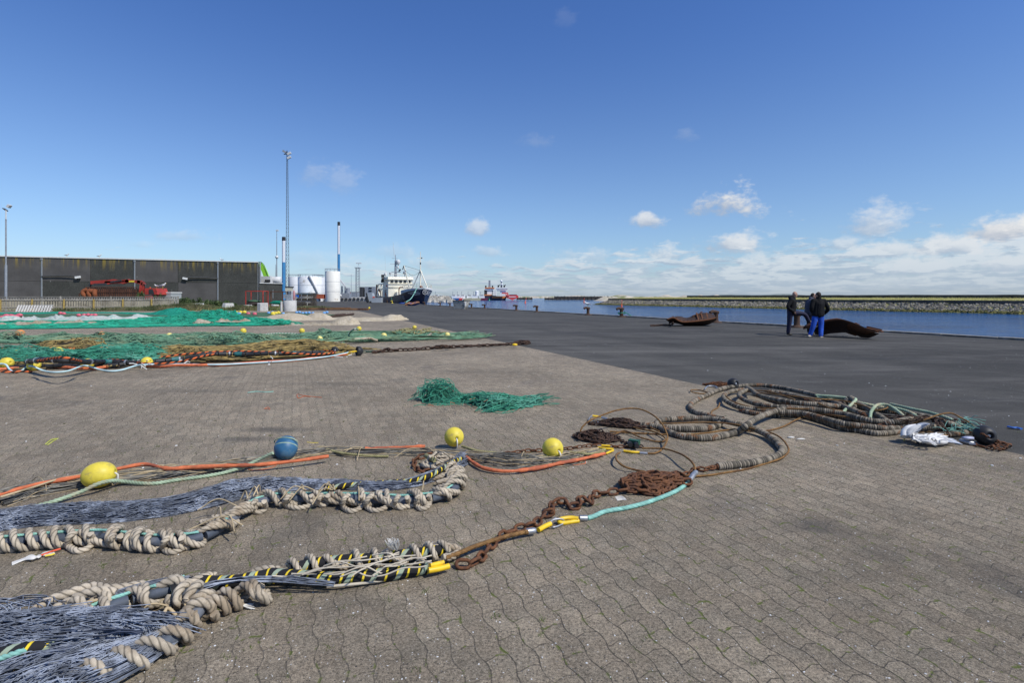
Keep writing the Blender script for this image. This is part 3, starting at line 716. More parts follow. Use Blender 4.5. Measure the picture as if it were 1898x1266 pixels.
# ================================================================ A: grey net strip with floats (farthest of the foreground three)
A_C = path([(-20, 934), (40, 917), (100, 905), (180, 894), (300, 882), (400, 870), (480, 860), (540, 850), (610, 841), (700, 841), (790, 843), (850, 847), (905, 853), (960, 858), (1010, 858), (1060, 851), (1110, 839)], .05)
tA = thing('trawl_net', 'grey twine net strip with orange headline, farthest of the three foreground lines', 'fishing net', A_C[len(A_C) // 2])
mb = MB(); wA = interp([(0, .20), (.12, .17), (.35, .12), (.5, .10), (.6, .07), (.72, .09), (.82, .20), (.92, .16), (1, .05)])
hA = interp([(0, .05), (.4, .06), (.6, .05), (.8, .06), (1, .04)])
strands(mb, A_C, 92, .0034, wA, hA, .35, .05, 3); mb.build('grey_netting', M_GREYN, tA)
mb = MB(); strands(mb, A_C, 22, .0042, wA, hA, .3, .05, 4); mb.build('tan_netting', M_TAN, tA)
mb = MB(); strands(mb, A_C, 14, .006, lambda t: wA(t) * .8, lambda t: .03, .3, .05, 5); mb.build('dark_netting', M_BLACKR, tA)
mb = MB()
for c, z0 in (([(-10, 921), (50, 903), (130, 887), (195, 875), (230, 867), (270, 861), (310, 869), (350, 867), (413, 864), (476, 862), (519, 858), (561, 853), (609, 846)], .07),
          ([(677, 832), (730, 830), (788, 828)], .05), ([(864, 847), (879, 859), (900, 869), (942, 874), (995, 868), (1037, 859), (1069, 853), (1100, 846), (1121, 841)], .035)):
    p = path(c, .02, z0); mb.tube(p, .0165 * (1 + n1d(len(p), 4, .14, len(c))), 9)
for c in ([(1080, 851), (1085, 859), (1062, 862), (1050, 860)], [(455, 868), (470, 872), (500, 868), (512, 863)]): mb.tube(path(c, .02, .006), .004, 5)
mb.build('headline', M_ORNG, tA)
mb = MB(); rope(mb, [(-10, 955, .02), (50, 943, .02), (100, 930, .03), (150, 912, .05), (180, 898, .09), (205, 892, .08), (230, 893, .04), (280, 897, .02), (330, 890, .02), (400, 880, .02), (445, 868, .04), (476, 854, .08), (506, 840, .15)], .0155)
mb.build('green_line', M_GREENR, tA)
mb = MB(); rope(mb, [(592, 830, .05), (634, 840, .04), (681, 845, .03), (720, 846, .02)], .012)
rope(mb, [(856, 827, .06), (885, 836, .05), (921, 840, .05), (953, 845, .04), (995, 848, .04), (1048, 845, .04), (1100, 837, .03), (1122, 834, .03)], .013)
rope(mb, [(1056, 838, .05), (1090, 842, .05), (1120, 838, .03)], .012)
mb.build('olive_line', M_OLIVE, tA)
mb = MB(); rope(mb, [(0, 922, .08), (60, 904, .08), (110, 888, .08), (150, 880, .07)], .008); rope(mb, [(210, 872, .06), (260, 862, .07), (330, 864, .06), (420, 860, .06)], .007)
for _ in range(14):
    a = rnd.uniform(0, 1000); i = int(a / 1000 * (len(A_C) - 8)); q = A_C[i]; d = np.array((rnd.gauss(0, .12), rnd.gauss(0, .06), 0))
    mb.tube(smooth([q + (0, 0, .06), q + d + (0, 0, .08), q + d * 2 + (0, 0, .02)], .03), .004, 4)
mb.build('tan_cords', M_TAN, tA)
# floats
def float_mesh(name, m, c, r, ax, label, group, cord=True, sc=1.0, parent=None, scn=1.0, band=None):
    """hard trawl float with a hole through its axis ax"""
    c = np.asarray(c, float); t = thing(name, label, 'float', c - (0, 0, r * scn), group)
    mb = MB(); pr = []
    for a in np.linspace(-PI / 2 + .2, PI / 2 - .2, 19): pr.append((r * math.cos(a) ** .95, r * sc * math.sin(a)))
    pr = [(r * .12, -r * sc * .80), (r * .15, -r * sc * .93)] + pr + [(r * .15, r * sc * .93), (r * .12, r * sc * .80), (.0005, r * sc * .75)]
    mb.lathe(c, pr, 28, axis=ax); mb.build('shell', m, t)
    a = Vector(ax).normalized(); A_ = np.array(a)
    mb = MB(); mb.lathe(c, [(r * 1.004, -.004), (r * 1.008, 0), (r * 1.004, .004)], 28, axis=ax); mb.build('seam', band or m, t)
    if cord:
        e = c + A_ * r * sc * .8; q = [e, e + A_ * r * .35 + (0, 0, -r * .2), e + A_ * r * .3 + (0, 0, -r * .8), np.array((e[0] + A_[0] * r * .1, e[1] + A_[1] * r * .1, .03))]
        mb = MB(); mb.tube(smooth(q, .02), .007, 6); mb.build('cord', M_WHITE, t)
    return t
def at_float(px, py_bottom, diam_px):
    g = P(px, py_bottom, 0); r = diam_px / 2 * g[1] / FPX; return np.array((g[0], g[1] + r * .35, r)), r
# px, row where it touches the ground, apparent diameter, axis, label
FG = 'floats tied to the foreground net strip'
c, r = at_float(177, 909, 47); float_mesh('float', M_FLY, c + (0, 0, .01), r, (.96, .25, .1), 'yellow oval float at the left of the grey net strip, crossed by green rope', FG, sc=1.2)
c, r = at_float(527, 857, 42); float_mesh('float', M_FLB, c + (0, 0, .02), r, (.1, -.65, -.75), 'round dark blue float, the only blue one, on the orange headline', FG, sc=1.05, cord=False, band=M_GREENR)
mb = MB(); rr = r * 1.03
mb.tube(np.array([c + (rr * math.cos(a), -rr * .25 * math.sin(a) * 1.0, .02 + rr * (.45 + .55 * math.sin(a) * .9)) / np.array((1, 1, 1)) for a in np.linspace(0, PI, 16)]), .006, 6)
mb.build('cord', M_GREENR, org=c, label='pale green cord over the top of the dark blue float', cat='cord')
c, r = at_float(841, 835, 36); float_mesh('float', M_FLY, c + (0, 0, .03), r, (.35, -.85, .05), 'round yellow float with cord hole, standing behind the tangled knot of white rope', FG)
c, r = at_float(1025, 853, 39); float_mesh('float', M_FLY, c, r, (.55, -.8, -.02), 'round yellow float beside the right end of the orange headline, white cord in its hole', FG)
# thimbles where headline ends
def sleeve(mb, pts, r=.012): mb.tube(smooth([P(*p) for p in pts], .02), r, 9)
mb = MB(); sleeve(mb, [(1115, 826, .05), (1131, 827, .05)], .011); sleeve(mb, [(1109, 830, .03), (1122, 832, .035), (1137, 833, .035)], .013); sleeve(mb, [(1123, 841, .02), (1137, 835, .03)], .011)
mb.build('yellow_thimbles', M_YEL, tA)
mb = MB(); p = path([(936, 841), (974, 836), (1006, 835), (1048, 832), (1100, 826), (1142, 828), (1186, 828)], .02, .02); chain(mb, p, .075, .046, .0075, seed=4)
mb.build('chain', M_RUST, org=p[0], label='straight rusty chain lying behind the right yellow float', cat='chain')

# ================================================================ B: blue grey net with beige rope round its footrope
B_C = path([(-25, 974), (60, 962), (130, 957), (215, 955), (300, 947), (370, 936), (430, 922), (480, 910), (540, 906), (620, 904), (700, 907), (755, 902), (800, 890), (835, 875), (858, 862)], .05)
tB = thing('trawl_net', 'blue grey net with beige rope wound round its footrope, middle of three foreground lines', 'fishing net', B_C[len(B_C) // 2])
wB = interp([(0, .19), (.15, .16), (.30, .15), (.42, .12), (.52, .08), (.70, .06), (.85, .06), (1, .05)]); hB = interp([(0, .07), (.3, .07), (.42, .12), (.55, .06), (.8, .05), (.95, .09), (1, .12)])
mb = MB(); strands(mb, B_C, 165, .0026, wB, hB, .5, .045, 11, cross=.03); cross_ties(mb, B_C, 450, wB, hB, 71); mb.build('blue_netting', M_BLUEN, tB)
mb = MB(); strands(mb, B_C, 60, .004, lambda t: wB(t) * .85, lambda t: hB(t) * .6, .3, .05, 12); mb.build('dark_netting', M_DBLUE, tB)
B_F = path([(-20, 1010), (40, 1005), (99, 1000), (179, 996), (242, 1002), (295, 1006), (348, 1002), (379, 994), (403, 982), (434, 960), (466, 937), (508, 926), (561, 925), (624, 925), (687, 926), (740, 929), (770, 927), (812, 922), (835, 911), (848, 897), (843, 877), (826, 868)], .02, .05)
mb = MB(); core_pieces(mb, B_F, .031, seed=2); mb.build('footrope_tubing', M_TUBEB, tB)
mb = MB(); rope(mb, B_F + (0, .035, .03), .0085, 3); mb.build('teal_line', M_TEAL, tB)
mb = MB(); wrap_rope(mb, B_F, .0185, .052, .22, 5, .40, .13, .24, -1); wrap_rope(mb, B_F + (0, .008, .01), .0185, .058, .235, 6, .30, .11, .20, -1, 2.1); wrap_rope(mb, B_F + (0, .0, .012), .018, .062, .20, 7, .25, .11, .18, -1, 4.2)
for x, y, a, b_ in ((150, 996, 22, 26), (322, 1004, 18, 20), (215, 1000, 10, 12), (556, 925, 26, 17), (655, 926, 18, 22), (700, 927, 20, 20), (785, 924, 12, 20), (600, 925, 9, 12), (480, 936, 12, 14), (745, 928, 12, 14)):
    p = path([(x - a * .5, y - 8, .10), (x - a, y, .09), (x - a * 1.05, y + b_ * .6, .03), (x - a * .3, y + b_, .02), (x + a * .6, y + b_ * .8, .02), (x + a, y + b_ * .3, .04), (x + a * .8, y - 6, .10)], .008); mb.tube(p, .0185, 9, lobes=3, lay=.10, depth=.2)
mb.build('wound_rope', M_BEIGE, tB)
mb = MB(); rope(mb, B_F + (0, .05, .02), .008, 3)
for k in range(16):
    q = B_F[rnd.randrange(60, len(B_F) - 30)]; d = np.array((rnd.gauss(0, .10), rnd.gauss(.0, .06), 0))
    mb.tube(smooth([q + (0, .02, .06), q + d + (0, .05, .10), q + d * 1.8 + (0, .02, .03)], .02), .005, 5)
mb.build('tan_cords', M_TAN, tB)
mb = MB(); p = path([(600, 905, .04), (660, 899, .04), (700, 896, .04), (735, 894, .04), (765, 892, .05), (793, 884, .07), (815, 872, .09), (838, 858, .09), (856, 850, .08)], .02)
mb.tube(p, .022, 9); mb.build('black_yellow_rope', M_BY, tB)
# knot of white rope and its shackle chain
mb = MB(); cx, cy, _ = P(815, 872)
for sd in (1, 2, 3): mb.tube(pile_path(cx + .0, cy + .06, .20, .11, .3, 9, .16, 40 + sd, .03), .0155, 9, lobes=3, lay=.088, depth=.2)
mb.tube(smooth([P(806, 845, .12), P(815, 838, .2), P(828, 842, .2), P(834, 852, .12), P(822, 858, .1), P(808, 850, .12)], .02), .006, 6)
mb.build('rope_knot', M_BEIGE, tB)
mb = MB(); mb.cyl(P(790, 845, .09), P(805, 853, .11), .022); mb.build('toggle', M_OLIVE, tB)
mb = MB(); p = smooth([P(800, 842, .03), P(783, 846, .03), P(769, 852, .02), P(768, 862, .02), P(773, 872, .015), P(785, 876, .015), P(800, 873, .02)], .02); chain(mb, p, .10, .066, .011, seed=9)
mb.build('chain', M_RUST, org=p[0], label='short rusty chain loop at the left of the white rope knot', cat='chain')

# ================================================================ C: nearest line
tC = thing('trawl_net', 'nearest net, blue netting and thick beige rope running into black and yellow wrapping', 'fishing net', P(300, 1130))
# bundled blue netting
mb = MB()
C1 = path([(-60, 1185, .05), (20, 1175, .06), (110, 1165, .07), (190, 1160, .08), (250, 1160, .09), (290, 1168, .07), (300, 1182, .04), (275, 1200, .03), (235, 1222, .03), (180, 1245, .03), (110, 1272, .03), (60, 1300, .03)], .04)
strands(mb, C1, 170, .0025, interp([(0, .12), (.4, .07), (.55, .05), (.7, .10), (1, .20)]), interp([(0, .08), (.4, .06), (.6, .05), (1, .08)]), .35, .04, 21, cross=.02)
C2 = path([(-60, 1215, .03), (30, 1205, .04), (120, 1195, .05), (190, 1185, .05), (225, 1190, .03), (200, 1212, .02), (140, 1235, .02), (60, 1262, .02), (0, 1290, .02)], .04)
strands(mb, C2, 150, .0025, interp([(0, .13), (.4, .06), (.6, .05), (1, .22)]), interp([(0, .08), (.5, .04), (1, .08)]), .35, .04, 22, cross=.02)
cross_ties(mb, C1, 260, interp([(0, .12), (.4, .07), (.55, .05), (.7, .10), (1, .20)]), interp([(0, .08), (.4, .06), (.6, .05), (1, .08)]), 72); cross_ties(mb, C2, 200, interp([(0, .13), (.4, .06), (.6, .05), (1, .22)]), interp([(0, .08), (.5, .04), (1, .08)]), 73)
C3 = path([(-60, 1140, .03), (0, 1135, .03), (60, 1133, .03), (110, 1150, .05)], .04)
strands(mb, C3, 26, .003, lambda t: .09, lambda t: .06, .4, .04, 23)
C4 = path([(360, 1095, .09), (395, 1085, .09), (450, 1078, .085), (520, 1076, .075), (580, 1081, .06), (620, 1086, .04)], .04)
strands(mb, C4, 20, .003, lambda t: .025, lambda t: .015, .4, .04, 24)
C5 = path([(140, 1132, .05), (180, 1118, .07), (230, 1100, .08), (290, 1085, .09), (350, 1078, .09)], .04)
strands(mb, C5, 16, .003, lambda t: .03, lambda t: .02, .4, .04, 25)
mb.build('blue_netting', M_BLUEN, tC)
mb = MB(); strands(mb, C1, 16, .005, lambda t: .09, lambda t: .03, .3, .05, 26); strands(mb, C2, 14, .005, lambda t: .09, lambda t: .03, .3, .05, 27); mb.build('dark_netting', M_DBLUE, tC)
mb = MB()   # thick beige ropes
for c in ([(20, 1162, .03), (51, 1143, .05), (84, 1118, .07), (126, 1101, .09), (170, 1088, .10), (200, 1092, .10), (230, 1090, .09), (262, 1085, .08), (291, 1084, .08)],
          [(55, 1150, .04), (75, 1140, .05), (101, 1130, .06), (148, 1106, .10), (180, 1096, .12), (215, 1099, .10)],
          [(285, 1095, .07), (300, 1085, .10), (325, 1076, .12), (345, 1082, .10), (365, 1076, .10), (388, 1068, .08), (400, 1070, .07)],
          [(470, 1062, .03), (495, 1056, .05), (520, 1058, .05)],
          [(790, 1026, .05), (812, 1015, .06), (838, 1015, .05), (850, 1022, .03), (838, 1032, .04), (820, 1034, .05)]): rope(mb, c, .0215)
G1 = path([(90, 1168, .05), (150, 1146, .05), (169, 1138, .05), (211, 1124, .06), (263, 1107, .06), (295, 1100, .07), (337, 1085, .07)], .02); wrap_rope(mb, G1, .0195, .050, .18, 31, 0); wrap_rope(mb, G1, .0195, .052, .17, 41, .15, .08, .10, -1, 3.)
G2 = path([(140, 1262, .05), (190, 1243, .05), (221, 1230, .05), (249, 1219, .05), (284, 1203, .05), (316, 1186, .05), (343, 1165, .05), (366, 1150, .06)], .02); wrap_rope(mb, G2, .0195, .052, .20, 32, .1, .09, .12); wrap_rope(mb, G2, .0195, .054, .21, 42, .15, .09, .12, -1, 3.)
G3 = path([(340, 1160, .05), (362, 1140, .07), (375, 1122, .07), (366, 1106, .09), (345, 1101, .1), (325, 1108, .07)], .02); wrap_rope(mb, G3, .021, .05, .07, 33, 0)
G4 = path([(380, 1136, .05), (400, 1124, .05), (424, 1114, .05), (450, 1106, .05), (480, 1100, .05), (505, 1090, .04)], .02); wrap_rope(mb, G4, .02, .055, .16, 34, 0); wrap_rope(mb, G4, .02, .058, .16, 44, 0, th0=3.)
G5 = path([(534, 1056, .05), (587, 1045, .05), (640, 1039, .05), (692, 1036, .05), (732, 1031, .05), (772, 1027, .05), (811, 1021, .05), (832, 1020, .04)], .02); wrap_rope(mb, G5, .017, .048, .10, 35, .1, .09, .11)
G6 = path([(60, 1158, .04), (100, 1145, .07), (150, 1122, .09), (190, 1112, .08), (222, 1104, .08)], .02); wrap_rope(mb, G6, .019, .035, .09, 36, 0)
mb.build('thick_rope', M_BEIGE, tC)
mb = MB(); core_pieces(mb, G1, .029, seed=3); core_pieces(mb, G2, .030, seed=4); core_pieces(mb, G3, .028, seed=5); mb.tube(resample(G2, .03) , .024, 9); mb.build('footrope_tubing', M_TUBEB, tC)
mb = MB(); rope(mb, G1 + (0, .02, .035), .009); rope(mb, [(25, 1156, .07), (58, 1146, .07)], .014); rope(mb, [(0, 1222, .09), (35, 1210, .10), (60, 1203, .08)], .012); mb.build('teal_line', M_TEAL, tC)
mb = MB(); mb.tube(resample(G5, .02), .032, 10)
C6 = path([(318, 1100, .07), (345, 1088, .08), (369, 1080, .08), (403, 1081, .06), (440, 1078, .06), (475, 1072, .055), (508, 1068, .05), (560, 1070, .05), (613, 1073, .045), (655, 1071, .04), (692, 1068, .04), (740, 1061, .04), (792, 1052, .04)], .02)
mb.tube(C6, .036 * (1 + n1d(len(C6), 3, .05, 3)), 12)
C7 = path([(-40, 1226, .08), (5, 1212, .09), (40, 1206, .09), (75, 1201, .08), (110, 1196, .06)], .02); mb.tube(C7, .028, 10)
mb.build('black_yellow_rope', M_BY, tC)
mb = MB()
r_ = np.random.default_rng(8)
for (a, b_, hh) in (((505, 1068), (740, 1028), .1), ((560, 1066), (770, 1030), .1), ((600, 1064), (800, 1040), .09), ((630, 1070), (790, 1050), .085), ((650, 1070), (740, 1024), .1), ((690, 1068), (770, 1034), .1), ((540, 1064), (680, 1032), .1), ((600, 1050), (790, 1036), .11), ((500, 1074), (640, 1060), .08), ((720, 1050), (800, 1030), .1), ((690, 1030), (800, 1044), .1)):
    A_ = P(a[0], a[1], hh); B_ = P(b_[0], b_[1], hh); k = np.linspace(0, 1, 7)[:, None]; q = A_ + (B_ - A_) * k; q[1:-1] += r_.normal(0, .012, (5, 3)); mb.tube(smooth(q, .02), .0042, 5)
C8 = path([(606, 1088, .03), (640, 1085, .03), (700, 1078, .02), (760, 1064, .02)], .02); mb.tube(C8, .008, 6)
mb.build('white_netting', mat('cream_cord', (.50, .44, .34), .85, var=.2), tC)
mb = MB()   # frayed tassel
for k in range(40):
    a = P(735, 1022, .09); b_ = P(728 + rnd.uniform(-16, 12), 1000 + rnd.uniform(-3, 8), .14 + rnd.uniform(0, .04)); mb.tube(smooth([a, (a + b_) / 2 + (rnd.gauss(0, .01), 0, 0), b_], .02), .002, 3)
mb.build('frayed_end', M_WHITE, tC); mb = MB()
for k in range(30):
    a = P(445, 1122, .03); b_ = P(462 + rnd.uniform(-5, 12), 1122 + rnd.uniform(-3, 9), .01); mb.tube(smooth([a, (a + b_) / 2, b_], .02), .002, 3)
mb.build('frayed_end', M_WHITE, tC)
mb = MB()
for k in range(14):
    q = P(rnd.uniform(130, 380), rnd.uniform(1100, 1135), .06); d = np.array((rnd.gauss(0, .06), rnd.gauss(0, .03), 0)); mb.tube(smooth([q, q + d + (0, 0, .03), q + 1.7 * d - (0, 0, .02)], .02), .005, 5)
for c in ([(98, 1150, .09), (125, 1130, .11), (150, 1120, .11), (180, 1113, .1)], [(112, 1150, .08), (140, 1128, .11), (160, 1121, .1)], [(300, 1150, .05), (310, 1128, .08), (325, 1140, .05), (340, 1158, .04)], [(345, 1120, .07), (380, 1108, .07), (410, 1106, .06)]): rope(mb, c, .008)
mb.build('tan_cords', M_TAN, tC)
mb = MB(); sleeve(mb, [(794, 1058, .05), (812, 1055, .045), (832, 1050, .04)], .0165); sleeve(mb, [(797, 1049, .07), (822, 1043, .06)], .013); mb.build('yellow_thimbles', M_YEL, tC)

# steel wire from C to the shackle, then the teal rope
p = path([(826, 1035, .05), (850, 1026, .05), (884, 1012, .05), (937, 995, .045), (978, 986, .04)], .012)
t = thing('steel_wire', 'rusty orange steel wire ending in a grey ferrule and yellow eye, over the chain', 'wire rope', p[0])
mb = MB(); mb.tube(p, .0135, 9, lobes=6, lay=.12, depth=.15); mb.tube(p[-3:], .017, 9); mb.build('strand', M_WIRE, t)
mb = MB(); mb.tube(path([(975, 986, .04), (992, 984, .035)], .01), [.018] + [.021] * (len(path([(975, 986, .04), (992, 984, .035)], .01)) - 2) + [.018], 12); mb.build('ferrule', M_STEEL, t)
mb = MB(); sleeve(mb, [(998, 983, .03), (1010, 976, .035), (1021, 971, .04)], .0165); mb.build('yellow_eye', M_YEL, t)
t = thing('shackle', 'small galvanised shackle joining the two yellow eyes', 'shackle', P(1028, 970))
mb = MB(); mb.tube(smooth([P(1019, 975, .02), P(1026, 978, .018), P(1042, 972, .018), P(1046, 966, .03), P(1038, 962, .05), P(1024, 964, .05)], .01), .006, 7); mb.build('bow', M_STEEL, t)
mb = MB(); mb.cyl(P(1017, 970, .04), P(1030, 961, .05), .008, sides=8); mb.build('pin', M_STEEL, t)
p = path([(1089, 961, .02), (1102, 957, .02), (1117, 950, .02), (1135, 946, .02), (1160, 942, .02), (1202, 931, .02), (1246, 914, .02), (1268, 901, .02), (1277, 891, .03), (1281, 884, .04)], .012)
t = thing('teal_rope', 'smooth pale teal rope with a yellow eye, curving up to the chain heap', 'rope', p[0])
mb = MB(); mb.tube(p, .0165, 10, lobes=4, lay=.13, depth=.13); mb.build('strand', M_TEAL, t)
mb = MB(); mb.tube(path([(1074, 961, .025), (1088, 961, .022)], .008), .022, 12); mb.build('ferrule', M_STEEL, t)
mb = MB(); mb.tube(smooth([P(1072, 962, .03), P(1058, 960, .035), P(1042, 962, .035), P(1035, 966, .03), P(1042, 970, .02), P(1058, 968, .015), P(1073, 966, .015)], .01), .0145, 9); mb.build('yellow_eye', M_YEL, t)
# big chain
mb = MB(); p = path([(846, 1046, .03), (866, 1047, .03), (884, 1042, .03), (899, 1024, .03), (918, 1004, .03), (937, 989, .025), (964, 979, .025), (990, 972, .025), (1005, 960, .03), (1012, 950, .04), (1024, 950, .05), (1019, 938, .05), (1030, 932, .05), (1044, 925, .05), (1053, 938, .03), (1066, 941, .025), (1078, 934, .04), (1070, 926, .05), (1084, 924, .05), (1090, 934, .03), (1098, 929, .04), (1096, 918, .05), (1112, 915, .03), (1137, 912, .03), (1159, 908, .04), (1185, 909, .04), (1220, 911, .04)], .02); chain(mb, p, .108, .068, .0115, .3, seed=12)
g = P(1222, 905); pp = pile_path(g[0] - .06, g[1] + .02, .36, .17, .30, 50, .10, 17, .02); chain(mb, pp, .112, .07, .012, .8, seed=13)
pp = pile_path(g[0] - .02, g[1] + .04, .26, .15, .3, 20, .12, 19, .05); chain(mb, pp, .112, .07, .012, .8, seed=14)
mb.build('chain', M_RUST, org=P(1100, 930), label='heavy rusty chain ending in a big heap, nearest to the camera', cat='chain')
mb = MB(); p = path([(1238, 886, .03), (1255, 876, .03), (1270, 880, .03), (1284, 872, .03), (1292, 868, .03), (1302, 871, .03), (1314, 868, .03), (1326, 866, .035)], .02); chain(mb, p, .085, .05, .0095, .2, seed=15)
mb.build('chain', M_RUST, org=P(1290, 872), label='short rusty chain joining the heap to the end rod of the big disc loop', cat='chain')
# chain piles of the far side
mb = MB(); g = P(1100, 815); chain(mb, pile_path(g[0], g[1], .26, .17, .1, 52, .10, 23, .02), .07, .046, .0075, .6, seed=16)
g = P(1150, 790); chain(mb, pile_path(g[0], g[1], .24, .18, -.2, 40, .09, 24, .02), .07, .046, .0075, .6, seed=17)
chain(mb, path([(1142, 812, .02), (1155, 818, .02), (1166, 824, .03), (1180, 826, .03), (1192, 828, .02)], .02), .07, .046, .0075, .3)
mb.build('chain', M_RUSTD, org=P(1125, 805), label='dark rusty chain dropped in two small heaps under the wire loops', cat='chain')
t = thing('toggle_block', 'small dark green plastic block with two round ends, caught in the chain', 'block', P(1175, 824))
mb = MB(); mb.bar(P(1166, 820, .05), P(1185, 823, .05), .06, .07); mb.build('body', mat('dark_green_plastic', (.02, .09, .05), .5), t)
for px, py in ((1168, 824), (1180, 826)):
    mb = MB(); mb.cyl(P(px, py, .05) + (0, -.02, 0), P(px, py, .05) + (0, .04, 0), .026); mb.build('roller', M_BLK, t)
# sprung wires
def wire(ctrl, label, r=.0095, grp=None, z=None):
    p = path(ctrl, .012, z); t = thing('steel_wire', label, 'wire rope', p[len(p) // 2], grp)
    mb = MB(); mb.tube(p, r, 8, lobes=6, lay=.1, depth=.12); mb.build('strand', M_WIRE, t); return t
def eye(t, pts, fer):
    mb = MB(); sleeve(mb, pts, .0125); mb.build('yellow_eye', M_YEL, t)
    mb = MB(); mb.tube(path(fer, .01), .014, 10); mb.build('ferrule', M_STEEL, t)
t = wire([(1078, 806, .03), (1076, 800, .07), (1080, 791, .12), (1093, 780, .18), (1116, 770, .22), (1142, 761, .25), (1171, 757, .25), (1194, 761, .24), (1215, 773, .2), (1229, 789, .16), (1237, 808, .1), (1235, 820, .07), (1227, 833, .04), (1215, 840, .02), (1201, 841, .015)], 'rusty wire springing up in the highest round loop, ending in a yellow eye')
eye(t, [(1156, 836, .02), (1170, 838, .02), (1185, 839, .015)], [(1186, 840, .015), (1200, 841, .015)])
t = wire([(1126, 776, .04), (1159, 787, .03), (1185, 795, .03), (1211, 800, .03), (1228, 808, .03), (1234, 815, .03), (1225, 819, .02), (1208, 817, .02), (1185, 810, .03), (1168, 802, .04), (1155, 799, .04), (1142, 804, .03), (1117, 806, .03), (1085, 806, .03)], 'rusty wire doubled back in a flat loop from the upper yellow eye')
eye(t, [(1098, 771, .06), (1114, 773, .05)], [(1115, 774, .045), (1126, 777, .04)])
mb = MB(); mb.tube(smooth([P(1099, 769, .05), P(1092, 776, .03), P(1093, 783, .02), P(1101, 782, .02)], .01), .007, 6); mb.tube(path([(1100, 781), (1112, 784)], .01, .02), .012, 8); mb.build('shackle', M_STEEL, t)
wire([(1190, 831, .03), (1229, 832, .05), (1255, 839, .08), (1274, 849, .10), (1286, 862, .08), (1289, 876, .04)], 'rusty wire arching from the dark green block down to the chain heap')
wire([(1149, 839, .03), (1142, 844, .05), (1143, 853, .06), (1155, 864, .05), (1176, 871, .03), (1211, 877, .02), (1246, 880, .015), (1281, 883, .02), (1315, 881, .015), (1341, 877, .012), (1383, 870, .012), (1417, 860, .012), (1447, 850, .03), (1461, 838, .05), (1459, 826, .06), (1446, 811, .07), (1425, 801, .07), (1392, 794, .08), (1358, 786, .09), (1307, 783, .09), (1240, 785, .07), (1209, 785, .05), (1206, 792, .03), (1222, 800, .02)], 'longest rusty wire, circling outside the big rubber disc loop')
wire([(1371, 798, .02), (1417, 799, .015), (1451, 791, .02), (1476, 778, .04), (1501, 769, .07), (1527, 768, .09), (1560, 772, .10), (1590, 775, .11)], 'rusty wire rising to the right over the middle disc rope')
wire([(1130, 800, .02), (1200, 804, .015), (1265, 806, .012), (1307, 803, .012), (1341, 798, .014), (1375, 795, .02), (1386, 798, .03)], 'rusty wire lying straight inside the lower disc loop')
wire([(1334, 747, .04), (1331, 755, .02), (1321, 761, .012), (1318, 766, .012), (1321, 772, .012)], 'short rusty wire end hanging from the upper coil to the paving')
wire([(1314, 728, .015), (1296, 723, .02), (1281, 723, .04), (1284, 727, .03), (1302, 730, .012), (1318, 728, .02)], 'small rusty wire loop at the left tip of the coil heap')
# tin clamp
t = thing('wire_clamp', 'pale grey tin clamp binding wire, chain and teal rope', 'clamp', P(1284, 885)); mb = MB()
mb.tube(smooth([P(1278, 892, .05), P(1284, 882, .07), P(1290, 876, .06)], .01), .022, 8); mb.build('band', M_STEEL, t)
# ================================================================ RUBBER DISC ROPES
DG = 'rubber disc ropes lying in coils'
def discrope(ctrl, label, r=.033, z=None, ends=True):
    ctrl = [(a[0], a[1], (a[2] if len(a) > 2 else (z if z is not None else r))) for a in ctrl]
    p = path(ctrl, .00625); t = thing('disc_rope', label, 'disc rope', p[len(p) // 2] * (1, 1, 0), DG)
    n = len(p); ph = np.arange(n) % 4; S_ = np.concatenate([[0], np.cumsum(np.linalg.norm(np.diff(p, axis=0), axis=1))]) / .024 % 1
    rr = 1.06 * r * np.where(np.abs(S_ - .5) < .36, 1.0, .80) * (1 + n1d(n, 60, .04, n))
    mb = MB(); mb.tube(p, rr, 10, caps=True); mb.build('discs', M_DISC, t)
    if ends:
        mb = MB()
        for a, b_ in ((p[0], p[4]), (p[-1], p[-5])):
            d = (a - b_) / np.linalg.norm(a - b_); mb.cyl(a - d * .01, a + d * .07, .014, sides=8); mb.cyl(a - d * .002, a + d * .012, r * .75, sides=10)
        mb.build('end_rod', M_RUST, t)
    return t
discrope([(1600, 768, .14), (1560, 752, .13), (1530, 739, .10), (1493, 728, .08), (1442, 718, .06), (1400, 714, .06), (1358, 717, .06), (1334, 722, .05), (1312, 732, .04), (1290, 742), (1279, 752), (1286, 762), (1304, 768), (1321, 773), (1340, 777)],
         'disc rope swinging left round the outside of the coil heap', .033)
discrope([(1670, 784, .10), (1622, 781, .11), (1596, 776, .12), (1560, 767, .12), (1510, 760, .13), (1476, 758, .13), (1451, 759, .12), (1426, 766, .11), (1400, 777, .13), (1383, 789, .13), (1368, 800, .05), (1341, 808), (1307, 813), (1263, 809), (1236, 799), (1220, 790), (1217, 784, .05), (1226, 779, .05), (1245, 777, .05), (1274, 776, .05), (1307, 776, .06), (1335, 779, .07), (1358, 784, .09), (1383, 790, .08), (1409, 800, .06), (1429, 811, .05), (1441, 823, .04), (1449, 833), (1446, 841), (1429, 850), (1400, 857), (1366, 862), (1330, 865)],
         'longest disc rope, crossing from the heap through the left ring and round the big loop', .034)
discrope([(1188, 788, .03), (1210, 790), (1240, 794), (1274, 796), (1307, 795), (1328, 790), (1334, 785)], 'short dark disc rope curled inside the left hand ring', .036)
discrope([(1385, 722, .07), (1358, 725, .07), (1344, 731, .08), (1342, 740, .08), (1356, 749, .07), (1375, 756, .06), (1409, 760, .06), (1445, 761, .07)], 'disc rope with a tight bend at the left, outermost of two nested bends')
